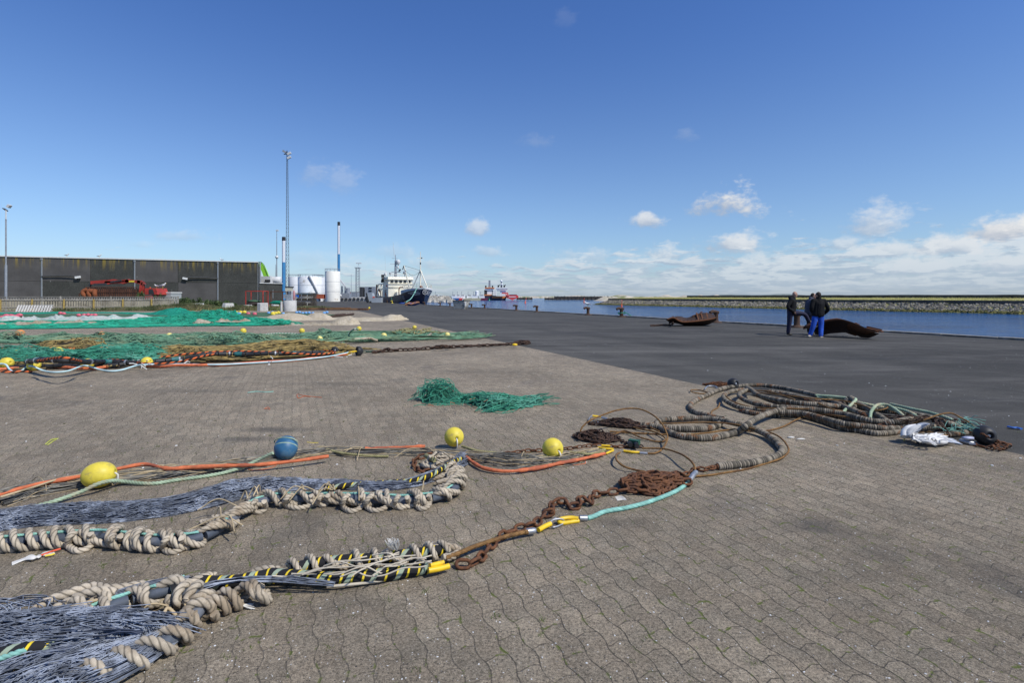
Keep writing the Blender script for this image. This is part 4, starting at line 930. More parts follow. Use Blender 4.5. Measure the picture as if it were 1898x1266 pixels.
discrope([(1392, 722, .11), (1380, 725, .11), (1370, 731, .11), (1374, 738, .10), (1392, 746, .10), (1426, 753, .10), (1476, 757, .10), (1540, 766, .08)], 'disc rope bent tightly inside the outer bend of the heap')
discrope([(1385, 719, .10), (1392, 722, .13), (1405, 732, .14), (1434, 740, .15), (1476, 747, .16), (1518, 750, .16), (1560, 754, .12)], 'topmost disc rope crossing the middle of the coil heap')
discrope([(1378, 762), (1409, 768), (1442, 770), (1484, 771), (1527, 782), (1560, 793), (1596, 799), (1631, 804), (1676, 799)], 'lowest disc rope along the near edge of the heap')
discrope([(1440, 764, .09), (1484, 766, .10), (1527, 776, .10), (1560, 785, .10), (1600, 790, .09), (1640, 794, .08), (1676, 794, .06)], 'disc rope resting on the lowest one along the near edge')
discrope([(1425, 726, .05), (1460, 731, .05), (1510, 744, .05), (1550, 756, .06), (1600, 770, .06), (1640, 782, .07)], 'disc rope buried in the middle of the heap')
discrope([(1578, 742, .12), (1596, 751, .14), (1613, 761, .13), (1635, 775, .12), (1650, 786, .10)], 'steep disc rope slanting between the two green rope hoops')
discrope([(1640, 786, .10), (1665, 781, .14), (1690, 777, .15), (1708, 776, .14)], 'short disc rope behind the raised wing of the dead gull')
discrope([(1676, 796, .05), (1711, 793, .10), (1742, 790, .10), (1762, 786, .08)], 'disc rope just right of the gull wing')
discrope([(1738, 782, .12), (1752, 784, .13), (1766, 787, .12), (1778, 792, .08)], 'rightmost short disc rope under the teal frayed rope')
discrope([(1685, 807), (1720, 808), (1755, 806), (1790, 802)], 'shaded disc rope under the right end of the heap')
discrope([(1563, 748, .10), (1576, 738, .18), (1584, 746, .14), (1582, 762, .08)], 'grey hose like disc rope hooped upright on the heap', .034)
discrope([(1500, 742, .05), (1560, 750, .05), (1620, 760, .05), (1690, 768, .05), (1740, 778, .04)], 'disc rope along the far edge of the heap')
discrope([(1400, 730, .03), (1440, 745, .03), (1500, 762, .03), (1570, 775, .03), (1640, 790, .03)], 'disc rope lying on the ground under the middle of the heap')
wire([(1395, 724, .14), (1422, 725, .17), (1450, 733, .19), (1473, 741, .19)], 'rusty wire arched over the left of the disc rope heap', z=.1)
wire([(1385, 726, .1), (1440, 731, .17), (1475, 735, .19), (1510, 739, .19), (1560, 743, .17), (1600, 752, .16), (1622, 761, .17), (1640, 758, .20), (1648, 753, .2)], 'rusty wire running the length of the disc rope heap')
wire([(1500, 741, .19), (1520, 749, .18), (1544, 759, .16), (1562, 762, .14)], 'short rusty wire slanting down the middle of the heap')
wire([(1343, 732, .1), (1358, 744, .1), (1390, 754, .08), (1430, 757, .12), (1500, 758, .15)], 'rusty wire following the outer bend of the heap')
wire([(1690, 786, .10), (1715, 778, .17), (1740, 769, .22), (1762, 766, .24), (1780, 774, .2), (1797, 784, .14), (1812, 796, .08)], 'rusty wire arched high behind the gull to the black bobbin')
wire([(1690, 800, .03), (1705, 803, .04), (1722, 801, .06), (1735, 806, .05), (1760, 808, .03)], 'short thick rusty wire under the right end of the heap', .012)
GG = 'pale green ropes hooped over the heap'
def grope(ctrl, label, r=.018):
    p = path(ctrl, .009); mb = MB(); mb.tube(p, r, 9, lobes=3, lay=r * 5.6, depth=.2); mb.build('green_rope', M_GREENR, label=label, cat='rope', group=GG)
grope([(1512, 733, .16), (1545, 735, .17), (1572, 738, .17), (1586, 740, .18), (1580, 748, .16), (1570, 757, .13), (1562, 765, .12)], 'left green rope, bent down over the disc ropes like a hook')
grope([(1514, 736, .14), (1560, 739, .14), (1600, 748, .14), (1640, 756, .10), (1660, 761, .09)], 'green rope along the far side of the heap between the hoops')
grope([(1613, 775, .12), (1615, 763, .18), (1626, 751, .22), (1645, 751, .22), (1662, 761, .19), (1676, 772, .16), (1690, 780, .13)], 'right green rope, standing in a tall hoop')
grope([(1640, 754, .18), (1665, 758, .18), (1685, 764, .17), (1698, 771, .16)], 'green rope fanned out just right of the tall hoop')
grope([(1651, 749, .16), (1690, 758, .17), (1720, 764, .16), (1756, 775, .14), (1774, 784, .11), (1798, 796, .06)], 'longest green rope, running down to the black bobbin')
mb = MB(); g = P(1762, 785)
for k in range(60):
    a = P(rnd.uniform(1742, 1800), rnd.uniform(776, 800), rnd.uniform(.06, .17)); d = np.array((rnd.gauss(.04, .05), rnd.gauss(0, .05), rnd.gauss(-.01, .02))); mb.tube(smooth([a, a + d + (0, 0, .02), a + 2 * d], .02), .004, 3, caps=False)
mb.build('frayed_rope', M_TEAL, org=g, label='frayed teal rope end spilling over the right of the heap', cat='rope')
mb = MB(); g = P(1690, 785)
for k, (x0, y0, x1, y1) in enumerate(((1630, 770, 1760, 780), (1640, 776, 1720, 772), (1650, 782, 1760, 776), (1700, 770, 1775, 785), (1730, 776, 1745, 800), (1735, 775, 1760, 808), (1660, 770, 1700, 795))):
    z = .13 if k < 5 else .1; chain(mb, path([(x0, y0, z), ((x0 + x1) / 2, (y0 + y1) / 2 - 2, z + .05), (x1, y1, z - .03)], .02), .06, .036, .006, .5, seed=50 + k)
chain(mb, pile_path(*P(1775, 800)[:2], .22, .18, -.3, 36, .12, 61, .03), .065, .042, .007, .6, seed=62)
mb.build('chain', M_RUSTD, org=g, label='rusty chains strewn over the right half of the disc rope heap', cat='chain')
# ---- bobbins
def bobbin(px, py, dpx, label, cup=False, ax=(.3, -.7, .2)):
    g = P(px, py, 0); r = dpx / 2 * g[1] / FPX; c = np.array((g[0], g[1], r)); t = thing('bobbin', label, 'bobbin', g, 'black rubber bobbins')
    mb = MB(); pr = [(.0005, -r * .2), (r * .28, -r * .2), (r * .30, -r * .85)] + [(r * math.cos(a), r * math.sin(a)) for a in np.linspace(-1.15, 1.15, 13)] + [(r * .30, r * .85), (r * .28, r * .2), (.0005, r * .2)]
    if cup: pr = [(.0005, -r * .5)] + [(r * math.cos(a), r * math.sin(a)) for a in np.linspace(-1.4, .35, 12)] + [(r * .86, r * .34), (r * .78, 0), (r * .2, -r * .15), (.0005, -r * .15)]
    mb.lathe(c, pr, 26, axis=ax); mb.build('rubber_ball', M_BLK, t)
    mb = MB(); A_ = np.array(Vector(ax).normalized()); mb.cyl(c - A_ * r * .6, c + A_ * r * (.7 if not cup else .2), r * .17, sides=10); mb.build('hub', M_STEEL, t)
    return t
bobbin(1359, 722, 21, 'black rubber bobbin behind the left of the disc rope heap')
bobbin(1825, 824, 35, 'black rubber bobbin with rusty chain through it, right end of the disc rope heap', ax=(-.15, -.85, .1))
mb = MB(); chain(mb, smooth([P(1813, 806, .09), P(1822, 804, .14), P(1832, 812, .09), P(1845, 822, .02)], .02), .06, .038, .006, .3, seed=71)
for k, (a, b_) in enumerate((((1838, 818), (1872, 823)), ((1842, 824), (1866, 832)), ((1835, 826), (1858, 834)), ((1846, 818), (1874, 828)))): chain(mb, path([(a[0], a[1], .03), ((a[0] + b_[0]) / 2, (a[1] + b_[1]) / 2, .05), (b_[0], b_[1], .015)], .02), .085, .05, .007, .4, seed=72 + k)
chain(mb, path([(1800, 822, .02), (1812, 826, .02), (1825, 829, .02), (1845, 832, .02)], .02), .08, .05, .008, .3, seed=79)
mb.build('chain', M_RUST, org=P(1840, 825), label='rusty chain pulled through the right black bobbin onto the ground', cat='chain')
mb = MB(); chain(mb, pile_path(*P(1334, 716)[:2], .22, .10, -.2, 22, .08, 81, .02), .06, .038, .0065, .6, seed=82)
mb.build('chain', M_RUST, org=P(1334, 716), label='small rusty chain heap at the far left of the disc rope heap', cat='chain')
mb = MB(); mb.tube(path([(1306, 722, .02), (1312, 716, .03), (1325, 716, .03), (1330, 720, .02)], .02), .012, 7)
mb.build('shackle', M_STEEL, org=P(1312, 718), label='pale shackle beside the small rusty chain heap', cat='shackle')
mb = MB(); mb.tube(path([(1780, 817, .03), (1792, 820, .03), (1806, 822, .025)], .01), .022, 9); mb.tube(path([(1796, 823, .02), (1812, 825, .02)], .01), .012, 8)
mb.build('swivel', M_STEEL, org=P(1792, 820), label='shiny steel swivel left of the right black bobbin', cat='swivel')
mb = MB(); q = P(1795, 812, .08); mb.ball(q, .05, 12, scale=(1.3, .6, .35), jit=.08); mb.build('plastic_scrap', mat('lilac_plastic', (.36, .38, .50), .4), org=q, label='pale lilac plastic scrap beside the right black bobbin', cat='scrap')
# ---- dead gull
def gull_dead():
    M_F = mat('white_feather', (.70, .69, .66), .85, var=.08, vs=15, col2=(.45, .43, .40), c2s=14, c2t=(.55, .7)); M_FG = mat('grey_feather', (.40, .43, .49), .8, var=.15, vs=20)
    M_FD = mat('dark_feather', (.05, .045, .04), .8); c = P(1712, 812, .05)
    t = thing('dead_gull', 'dead white gull lying with one wing raised against the disc ropes', 'gull', P(1712, 820))
    mb = MB(); p = smooth([P(1757, 818, .05), P(1742, 818, .06), P(1722, 816, .07), P(1704, 812, .08), P(1694, 810, .06), P(1687, 806, .07)], .015); n = len(p)
    mb.tube(p, interp([(0, .01), (.2, .055), (.45, .085), (.7, .075), (.85, .05), (1, .035)])(0) + np.array([interp([(0, .0), (.15, .035), (.4, .055), (.7, .05), (.85, .035), (1, .02)])(x) for x in np.linspace(0, 1, n)]), 12, flat=.7)
    mb.ball(P(1682, 806, .07), .042, 12, scale=(1.1, .9, .85)); mb.build('body', M_F, t)
    mb = MB(); mb.tube([P(1680, 808, .06), P(1676, 814, .03), P(1675, 818, .012)], [.012, .008, .003], 7); mb.build('bill', mat('gull_bill', (.55, .40, .08), .5), t)
    def feathers(root, tips, w, m, name):
        mb = MB()
        for a, b_ in zip(root, tips):
            a = np.asarray(a); b_ = np.asarray(b_); d = b_ - a; L = np.linalg.norm(d); k = np.linspace(0, 1, 6); prof = np.array([.5, .95, 1, .9, .6, .08]) * w
            sd = np.cross(d / L, (0, -.6, .8)); sd /= np.linalg.norm(sd); nn = np.cross(sd, d / L) * .003
            up = np.stack([a + d * x + sd * y + (0, 0, .012 * math.sin(PI * x)) for x, y in zip(k, prof)]); dn = np.stack([a + d * x - sd * y + (0, 0, .012 * math.sin(PI * x)) for x, y in zip(k, prof)])
            mb.grid(np.stack([up + nn, (up + dn) / 2 + nn * 2.2, dn + nn]), smooth=True); mb.grid(np.stack([dn - nn, up - nn]), smooth=True)
        mb.build(name, m, t)
    n = 11; k = np.linspace(0, 1, n)
    rootp = smooth([P(1677, 810, .08), P(1677, 800, .13), P(1684, 793, .17), P(1697, 789, .19)], .01); rp = rootp[(k * (len(rootp) - 1)).astype(int)]
    mb = MB(); mb.tube(rootp, .032 * np.linspace(1.25, .6, len(rootp)), 8); mb.build('wing_arm', M_F, t)
    feathers(rp, [P(1697 + 27 * x ** 1.2, 811 - 25 * x ** .7, .09 + .13 * x) for x in k], .0105, M_FG, 'wing')
    feathers(rp + (0, -.012, .008), [P(1690 + 17 * x, 806 - 15 * x, .12 + .08 * x) for x in k], .014, M_F, 'wing_covert')
    feathers([P(1720 + rnd.uniform(-6, 4), 812, .09) for _ in range(9)], [P(1738 + rnd.uniform(-4, 22), 805 + 17 * x, .11 - .10 * x) for x in np.linspace(0, 1, 9)], .020, M_F, 'lower_wing')
    feathers([P(1742, 818, .05)] * 5, [P(1768 + 16 * x, 814 + 10 * x, .03) for x in np.linspace(0, 1, 5)], .012, M_FG, 'tail')
    fr = [P(rnd.uniform(1690, 1745), rnd.uniform(808, 818), rnd.uniform(.06, .11)) for _ in range(60)]
    feathers(fr, [q + (rnd.uniform(.03, .11), rnd.gauss(0, .04), rnd.uniform(-.05, .04)) for q in fr], .008, M_F, 'ruffled_feathers')
    feathers([P(1698, 814, .06)] * 9, [P(1700 + 26 * x, 825 + 3 * math.sin(5 * x), .012) for x in np.linspace(0, 1, 9)], .006, M_FD, 'dark_quills')
gull_dead()

# ================================================================ NETS LYING FLAT
def net_sheet(mb, top, bot, mesh, asp, r, h=.06, seed=0, fold=3.0, drop=.0, z0=.01, jit=.15, hp=None, nx=None, tight=None):
    """diamond netting over the ground between two pixel outlines (far edge, near edge)"""
    a = np.array([P(x, y)[:2] for x, y in top]); b_ = np.array([P(x, y)[:2] for x, y in bot])
    def rs(q, n):
        S = np.concatenate([[0], np.cumsum(np.linalg.norm(np.diff(q, axis=0), axis=1))]); s = np.linspace(0, S[-1], n); return np.stack([np.interp(s, S, q[:, i]) for i in range(2)], 1), S[-1]
    _, La = rs(a, 4); nu = nx or max(8, int(La / mesh)); A_, _ = rs(a, nu); B_, _ = rs(b_, nu)
    wdt = np.mean(np.linalg.norm(A_ - B_, axis=1)); nv = max(4, int(wdt / (mesh * asp)))
    if nu * nv > 30000: nv = max(4, int(30000 / nu))
    v = np.linspace(0, 1, nv); G = A_[:, None] * (1 - v)[None, :, None] + B_[:, None] * v[None, :, None]
    r_ = np.random.default_rng(seed)
    dn = n2d(nu, nv, fold * 3, 3.5, 1, seed + 1); dn2 = n2d(nu, nv, fold, 2.2, 1, seed + 2)
    edge = np.minimum(1, np.minimum(v, 1 - v) * 5)[None]
    H = z0 + np.maximum(0, h * (.55 + .45 * dn + .35 * dn2)) * edge
    if hp is not None: H = H + np.array([[hp(i / nu, j) for j in v] for i in range(nu)]) * edge * (1 + .2 * dn2)
    G = G + r_.normal(0, mesh * jit, G.shape) + np.stack([n2d(nu, nv, fold * 2, 3, mesh * 1.5, seed + 3), n2d(nu, nv, fold * 2, 3, mesh * 1.0, seed + 4)], -1)
    V = np.concatenate([G, H[..., None]], -1); V[1::2, :, :2] += (V[1::2, :, :2] * 0)
    # diamond: shift every other row along v by half a cell
    dv = np.zeros_like(V); dv[:, :-1] = (V[:, 1:] - V[:, :-1]) * .5; V[1::2] += dv[1::2]
    segA = []; segB = []
    i = np.arange(nu - 1)
    segA.append(V[:-1].reshape(-1, 3)); segB.append(V[1:].reshape(-1, 3))
    ev = V[0:-1:2, 1:] ; od = V[1::2, :-1][:len(ev)]; segA.append(ev[:len(od)].reshape(-1, 3)); segB.append(od.reshape(-1, 3))
    od2 = V[1:-1:2, :-1]; ev2 = V[2::2, 1:][:len(od2)]; segA.append(od2[:len(ev2)].reshape(-1, 3)); segB.append(ev2.reshape(-1, 3))
    SA = np.concatenate(segA); SB = np.concatenate(segB); keep = r_.random(len(SA)) > drop
    mb.segs(SA[keep], SB[keep], r); return V
def sheet_under(mb, top, bot, h, seed, hp=None, n=(120, 14), z0=.006, edge_k=4, rough=.5):
    """crumpled cloth-like mass of netting between two outlines, closed down to the ground"""
    a = np.array([P(x, y)[:2] for x, y in top]); b_ = np.array([P(x, y)[:2] for x, y in bot])
    def rs(q, n):
        S = np.concatenate([[0], np.cumsum(np.linalg.norm(np.diff(q, axis=0), axis=1))]); s = np.linspace(0, S[-1], n); return np.stack([np.interp(s, S, q[:, i]) for i in range(2)], 1)
    A_, B_ = rs(a, n[0]), rs(b_, n[0]); v = np.linspace(0, 1, n[1]); G = A_[:, None] * (1 - v)[None, :, None] + B_[:, None] * v[None, :, None]
    f = n2d(n[0], n[1], 9, 3, 1, seed) * .5 + n2d(n[0], n[1], 3, 2, 1, seed + 1) * rough
    env = np.minimum(1, np.minimum(v, 1 - v) * edge_k)[None] * np.minimum(1, np.minimum(np.arange(n[0]), np.arange(n[0])[::-1]) / 5)[:, None]
    H = z0 + np.maximum(.0, h * (.7 + .5 * f)) * env
    if hp is not None: H = H + np.array([[hp(i / n[0], j) for j in v] for i in range(n[0])]) * env * (1 + .5 * rough * f)
    V = np.concatenate([G, H[..., None]], -1); V[..., :2] += rng.normal(0, .01, V[..., :2].shape); mb.grid(V); return V
def bump_hp(lst):
    """list of (u centre, v centre, ru, rv, height)"""
    def f(u, v): return sum(h * max(0, 1 - ((u - a) / ru) ** 2 - ((v - b_) / rv) ** 2) for a, b_, ru, rv, h in lst)
    return f
M_NGREEN = mat('green_netting', (.04, .23, .145), .85, var=.4, vs=5, col2=(.10, .33, .23), c2s=2)
M_NSAGE = mat('sage_netting', (.12, .235, .145), .88, var=.4, vs=3, col2=(.22, .29, .17), c2s=1)
M_NTEAL = mat('teal_netting', (.018, .33, .20), .85, var=.4, vs=3, col2=(.03, .20, .13), c2s=1.2)
M_NYEL = mat('ochre_netting', (.34, .245, .085), .85, var=.35, vs=5, col2=(.16, .12, .05), c2s=4, c2t=(.45, .6))
M_NDARK = mat('dark_netting', (.03, .035, .028), .9, var=.3, vs=4)
def netcloth(name, c1, c2, c3, sx=14, sy=30, thr=.5):
    m, nt, b = newmat(name); co = nt.new('ShaderNodeTexCoord').outputs['Object']
    n = nt.noise(co, 1.1, 5, .6); n2 = nt.noise(nt.vm('MULTIPLY', co, (1, 1.6, 1)), sx, 3, .7)
    c = nt.mix(nt.step(n, .35, .65), c1, c2); c = nt.mix(nt.m('MULTIPLY', nt.step(n2, thr, thr + .12), .8), c, c3)
    nt.put(b.inputs['Base Color'], c); b.inputs['Roughness'].default_value = .95; b.inputs['Specular IOR Level'].default_value = .1
    bp = nt.new('ShaderNodeBump'); bp.inputs['Distance'].default_value = .05; nt.put(bp.inputs['Height'], n2); nt.put(b.inputs['Normal'], bp.outputs[0]); return m
M_CTEAL = netcloth('teal_net_mass', (.014, .24, .15), (.03, .38, .25), (.006, .08, .05), 9, thr=.47)
M_CSAGE = netcloth('sage_net_mass', (.07, .14, .085), (.11, .19, .11), (.02, .04, .025))
M_CBEIGE = netcloth('beige_net_mass', (.50, .42, .29), (.58, .50, .37), (.30, .24, .16), 10)
M_CTAN = netcloth('tan_net_mass', (.36, .29, .19), (.48, .42, .32), (.18, .14, .09), 8)
M_CWHT = netcloth('white_net_mass', (.42, .46, .42), (.30, .44, .38), (.55, .52, .47), 5, thr=.45)
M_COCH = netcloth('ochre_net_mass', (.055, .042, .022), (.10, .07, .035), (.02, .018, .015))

# small loose green net in the middle
t = thing('green_net', 'small crumpled bright green net lying alone in the middle of the paving', 'fishing net', P(890, 750))
top = [(781, 742), (800, 735), (822, 734), (850, 738), (880, 742), (915, 743), (950, 742), (980, 743), (1006, 745)]; bot = [(782, 746), (805, 749), (840, 749), (870, 748), (895, 757), (910, 764), (935, 763), (970, 757), (1004, 750)]
hp = bump_hp([(.14, .45, .15, 1.2, .27), (.62, .5, .22, 1.1, .12), (.97, .3, .1, .9, .08), (.4, .5, .2, .8, .03)])
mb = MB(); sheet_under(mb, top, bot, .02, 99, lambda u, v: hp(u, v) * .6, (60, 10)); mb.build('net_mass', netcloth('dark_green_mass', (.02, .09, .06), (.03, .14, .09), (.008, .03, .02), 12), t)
mb = MB()
for k in range(3): net_sheet(mb, top, bot, .075, .6, .005, .04, 100 + k, 3, .15, .01 + .01 * k, .45, hp=lambda u, v, k=k: hp(u, v) * (1 - .2 * k))
mb.build('netting', M_NGREEN, t)
mb = MB()
for k in range(60):
    x = rnd.uniform(785, 1003); a = P(x, rnd.uniform(738, 752), rnd.uniform(.03, .16)); d = np.array((rnd.gauss(0, .05), rnd.gauss(0, .04), rnd.uniform(0, .05))); mb.tube(smooth([a, a + d, a + 2 * d - (0, 0, .03)], .03), .005, 4, caps=False)
mb.tube(path([(783, 745, .02), (786, 733, .05), (798, 723, .16), (808, 716, .22), (822, 720, .2), (835, 727, .12)], .03), .008, 5)
mb.tube(path([(783, 746, .02), (800, 750, .03), (830, 750, .03), (860, 747, .05), (880, 742, .06)], .03), .008, 5)
mb.tube(path([(893, 755, .02), (896, 745, .05), (912, 740, .08), (930, 745, .06), (925, 758, .02), (905, 764, .01), (893, 757, .01)], .03), .008, 5)
mb.build('loose_twine', M_NGREEN, t)
mb = MB()
for x, y in ((801, 716), (835, 743), (897, 739), (795, 747), (870, 735)): a = P(x, y + 6, .10); mb.tube([a, a + (rnd.gauss(0, .05), 0, .03), a + (.06, .02, .0)], .004, 4)
mb.build('orange_twine', M_ORNG, t)

# ================================================================ Row 1: ochre net with green patch, yellow floats in front
t1 = thing('trawl_net', 'ochre and green net edged with pale blue rope, nearest of the far rows', 'fishing net', P(300, 665))
top = [(-60, 652), (60, 650), (110, 646), (180, 650), (240, 655), (330, 650), (420, 648), (500, 646), (560, 645), (610, 650), (650, 652)]; bot = [(-60, 685), (60, 683), (150, 681), (250, 678), (350, 675), (430, 672), (500, 668), (560, 664), (610, 660), (640, 657), (655, 655)]
hp1 = bump_hp([(.24, .25, .13, .5, .26), (.80, .25, .13, .6, .18), (.58, .35, .2, .6, .08), (.4, .5, .2, .6, .06)])
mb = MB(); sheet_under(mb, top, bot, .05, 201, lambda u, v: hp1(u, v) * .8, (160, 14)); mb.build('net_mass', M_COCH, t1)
mb = MB()
for k in range(2): net_sheet(mb, top, bot, .26, .6, .0135, .06, 210 + k, 3, .05, .05 + .03 * k, .12, hp=hp1)
mb.build('ochre_netting', M_NYEL, t1)
top2 = [(-60, 664), (40, 662), (120, 668), (200, 668), (260, 662), (300, 655)]; bot2 = [(-60, 684), (60, 680), (120, 679), (200, 680), (260, 680), (300, 674)]
hp2 = bump_hp([(.3, .4, .4, .7, .12), (.75, .4, .25, .7, .12)])
mb = MB()
for k in range(3): net_sheet(mb, top2, bot2, .14, .7, .0085, .08, 220 + k, 3, .05, .10 + .03 * k, .12, hp=hp2)
mb.build('green_netting', M_NGREEN, t1)
M_BTUBE = mat('black_tube', (.02, .02, .021), .55, var=.3)
def wav(c, z, amp, seed, step=.04):
    p = path(c, step, z); p[:, 2] = np.maximum(.02, p[:, 2] + n1d(len(p), 14, amp, seed)); p[:, 1] += n1d(len(p), 12, amp, seed + 1); return p
mb = MB(); pb = wav([(48, 670, .15), (62, 669, .25), (80, 668, .32), (110, 668, .36), (140, 669, .32), (170, 671, .22), (200, 672, .14), (260, 672, .12), (330, 665, .15), (380, 659, .2), (430, 656, .2), (520, 655, .18), (600, 653, .12)], None, .01, 5)
core_pieces(mb, pb, .055, seed=9); core_pieces(mb, wav([(20, 678, .1), (100, 677, .1), (200, 676, .1), (250, 673, .1)], None, .02, 8), .05, seed=10); mb.build('footrope_tubing', M_BTUBE, t1)
mb = MB()
for i in range(10, len(pb) - 10, 26): mb.tube([pb[i] - (pb[i + 1] - pb[i]) * .3, pb[i] + (pb[i + 1] - pb[i]) * .5], .066, 10)
mb.build('steel_rings', M_STEEL, t1)
mb = MB()
for i in range(4, len(pb) - 10, 33): mb.tube(pb[i:i + 5], .058, 10)
mb.build('green_spacers', mat('teal_plastic', (.02, .12, .12), .5), t1)
mb = MB()
for c, z in (([(68, 668, .36), (90, 665, .44), (115, 664, .5), (135, 666, .46), (150, 669, .36)], None), ([(200, 668, .14), (240, 670, .14), (290, 675, .1), (330, 672, .12), (360, 665, .2), (400, 656, .25)], None),
             ([(300, 662, .2), (360, 655, .24), (420, 651, .25), (500, 652, .22), (560, 657, .15), (620, 654, .1), (600, 650, .12)], None), ([(0, 690, .05), (60, 687, .05)], None)):
    mb.tube(wav(c, z, .01, len(c)), .022, 8)
mb.build('orange_black_rope', M_OB, t1)
mb = MB(); mb.tube(wav([(-60, 690, .04), (40, 682, .05), (100, 680, .05), (170, 684, .05), (225, 676, .06), (270, 678, .05), (330, 679, .05), (400, 677, .04), (480, 672, .04), (560, 666, .04), (610, 661, .04), (650, 655, .04)], None, .012, 31), .032, 8); mb.build('orange_headline', M_ORNG, t1)
mb = MB(); mb.tube(path([(-60, 678, .1), (-20, 676, .12), (8, 675, .14), (18, 685, .05), (28, 690, .03), (40, 687, .03), (50, 680, .09), (60, 679, .13), (80, 687, .04), (100, 690, .03), (125, 688, .04), (148, 680, .10), (160, 678, .13), (185, 685, .04), (205, 688, .03), (225, 686, .04), (252, 678, .10), (270, 676, .13), (300, 675, .07), (345, 675, .07), (400, 676, .06), (450, 674, .05), (530, 669, .05), (600, 662, .05), (635, 656, .06), (648, 653, .08), (654, 656, .04)], .03), .018, 8)
mb.tube(path([(185, 652, .1), (200, 650, .1), (215, 655, .1), (225, 660, .08)], .03), .014, 7)
mb.build('pale_blue_rope', M_PBLUE, t1)
mb = MB()
for k in range(34):
    x = rnd.choice([248, 252, 256, 60, 340, 350, 500, 640, 265, 240]) + rnd.gauss(0, 6); a = P(x, rnd.uniform(658, 678), .15); mb.tube([a, a + (rnd.gauss(0, .1), rnd.gauss(0, .05), rnd.gauss(0, .04))], .012, 4)
mb.build('white_lashings', M_WHITE, t1)
FN = 'floats along the ochre and green net'
def simple_float(px, yb, d, m, label, group, ax=(.9, -.3, .2), sc=1.0, dz=0):
    g = P(px, yb); r = d / 2 * g[1] / FPX; return float_mesh('float', m, (g[0], g[1] + r * .3, r + dz), r, ax, label, group, cord=False, sc=sc)
def lash(px, yb, d):
    g = P(px, yb); return g
for px, yb, d, m, lb, sc, dz in ((9, 685, 22, M_FLY, 'leftmost yellow float under the pale blue rope, at the picture edge', 1.1, 0), (60, 688, 21, M_FLY, 'second yellow float from the left under the pale blue rope', 1.1, 0),
    (160, 686, 21, M_FLY, 'third yellow float from the left under the pale blue rope', 1.1, 0), (270, 682, 20, M_FLY, 'fourth, rightmost yellow float under the pale blue rope', 1, 0),
    (187, 661, 17, M_FLY, 'yellow float between the green netting and the short pale blue rope end', 1, 0), (268, 664, 20, M_FLO, 'faded orange float inside the ochre netting, above the fourth yellow one', 1, .05),
    (131, 664, 12, M_FLO, 'orange float wrapped in ochre netting on the left hump', 1, .14), (30, 668, 14, M_FLY, 'yellow float under ochre netting near the left picture edge', 1.1, .1), (106, 672, 17, M_FLY, 'yellow float wedged under the black tubing of the left hump', 1, .15)):
    simple_float(px, yb, d, m, lb, FN, sc=sc, dz=dz)
bobbin(621, 657, 15, 'black bobbin at the end of the ochre net, left of two')
bobbin(664, 660, 18, 'black half ball bobbin at the end of the ochre net, right of two', True, (-.8, -.5, .1))
mb = MB(); chain(mb, path([(628, 648, .06), (640, 648, .04), (660, 648, .04)], .03), .13, .08, .013, .3, seed=91); chain(mb, path([(672, 652, .04), (685, 652, .04), (700, 651, .04)], .03), .13, .08, .013, .3, seed=92)
mb.build('chain', mat('green_chain', (.03, .09, .06), .7, metal=.1), org=P(660, 650), label='dark green chain links between the two black bobbins', cat='chain')
mb = MB(); chain(mb, path([(690, 653, .05), (720, 650, .05), (760, 648, .05), (800, 645, .06), (850, 642, .06), (900, 640, .06), (940, 638, .06), (978, 636, .06)], .03), .2, .13, .024, .3, seed=93)
chain(mb, path([(712, 648, .14), (722, 647, .16)], .03), .16, .1, .02, .4); chain(mb, path([(805, 643, .12), (825, 642, .14), (838, 642, .1)], .03), .2, .13, .022, .4); chain(mb, pile_path(*P(970, 638)[:2], .3, .2, 0, 8, .1, 94, .04), .18, .11, .02, .6)
mb.build('chain', M_RUSTD, org=P(830, 643), label='long heavy rusty chain running right across the edge of the asphalt', cat='chain')
for c in ([(609, 651, .08), (618, 648, .12), (612, 645, .1)], [(648, 658, .06), (658, 652, .14)], [(652, 660, .05), (664, 655, .12)], [(651, 655, .08), (662, 649, .14)]):
    pass
mb = MB()
for k in range(6): a = P(643 + k * 2.0, 659 - k * .3, .05); mb.tube(smooth([a, a + (.06, 0, .10), a + (.12, .05, .08)], .03), .009, 6)
for k in range(4): a = P(602 + k * 2, 653, .06); mb.tube(smooth([a, a + (.04, 0, .08), a + (.08, .02, .03)], .03), .009, 6)
mb.build('yellow_hooks', M_YEL, t1)
mb = MB(); simple = P(954, 639, .1); mb.ball(simple, .07, 10, scale=(1.3, 1, .6)); mb.build('yellow_ring', M_YEL, org=simple, label='small yellow ring on the end of the long rusty chain', cat='ring')

# ================================================================ Row 2: sage green nets
t2 = thing('trawl_net', 'sage green trawl net stretched full width with small round floats, middle far row', 'fishing net', P(400, 630))
top = [(-60, 634), (0, 630), (60, 631), (110, 627), (190, 628), (260, 629), (350, 628), (430, 628), (500, 632), (560, 633)]; bot = [(-60, 640), (0, 637), (80, 638), (160, 636), (230, 636), (300, 636), (380, 634), (430, 634), (500, 633), (560, 634)]
mb = MB(); sheet_under(mb, top, bot, .12, 301, None, (120, 10)); mb.build('net_mass', M_CSAGE, t2)
top3 = [(130, 645), (200, 641), (260, 639), (330, 635), (420, 636), (500, 640), (560, 632), (620, 622), (700, 620), (780, 622), (830, 625), (880, 625)]; bot3 = [(130, 648), (200, 648), (270, 646), (340, 644), (420, 645), (500, 646), (560, 644), (640, 635), (700, 634), (780, 631), (830, 628.5), (880, 627)]
hp3 = bump_hp([(.12, .5, .1, .7, .15), (.33, .5, .13, .7, .22), (.56, .5, .1, .7, .15)])
mb = MB(); V3 = sheet_under(mb, top3, bot3, .08, 302, hp3, (150, 12)); mb.build('net_mass', M_CSAGE, t2)
mb = MB()
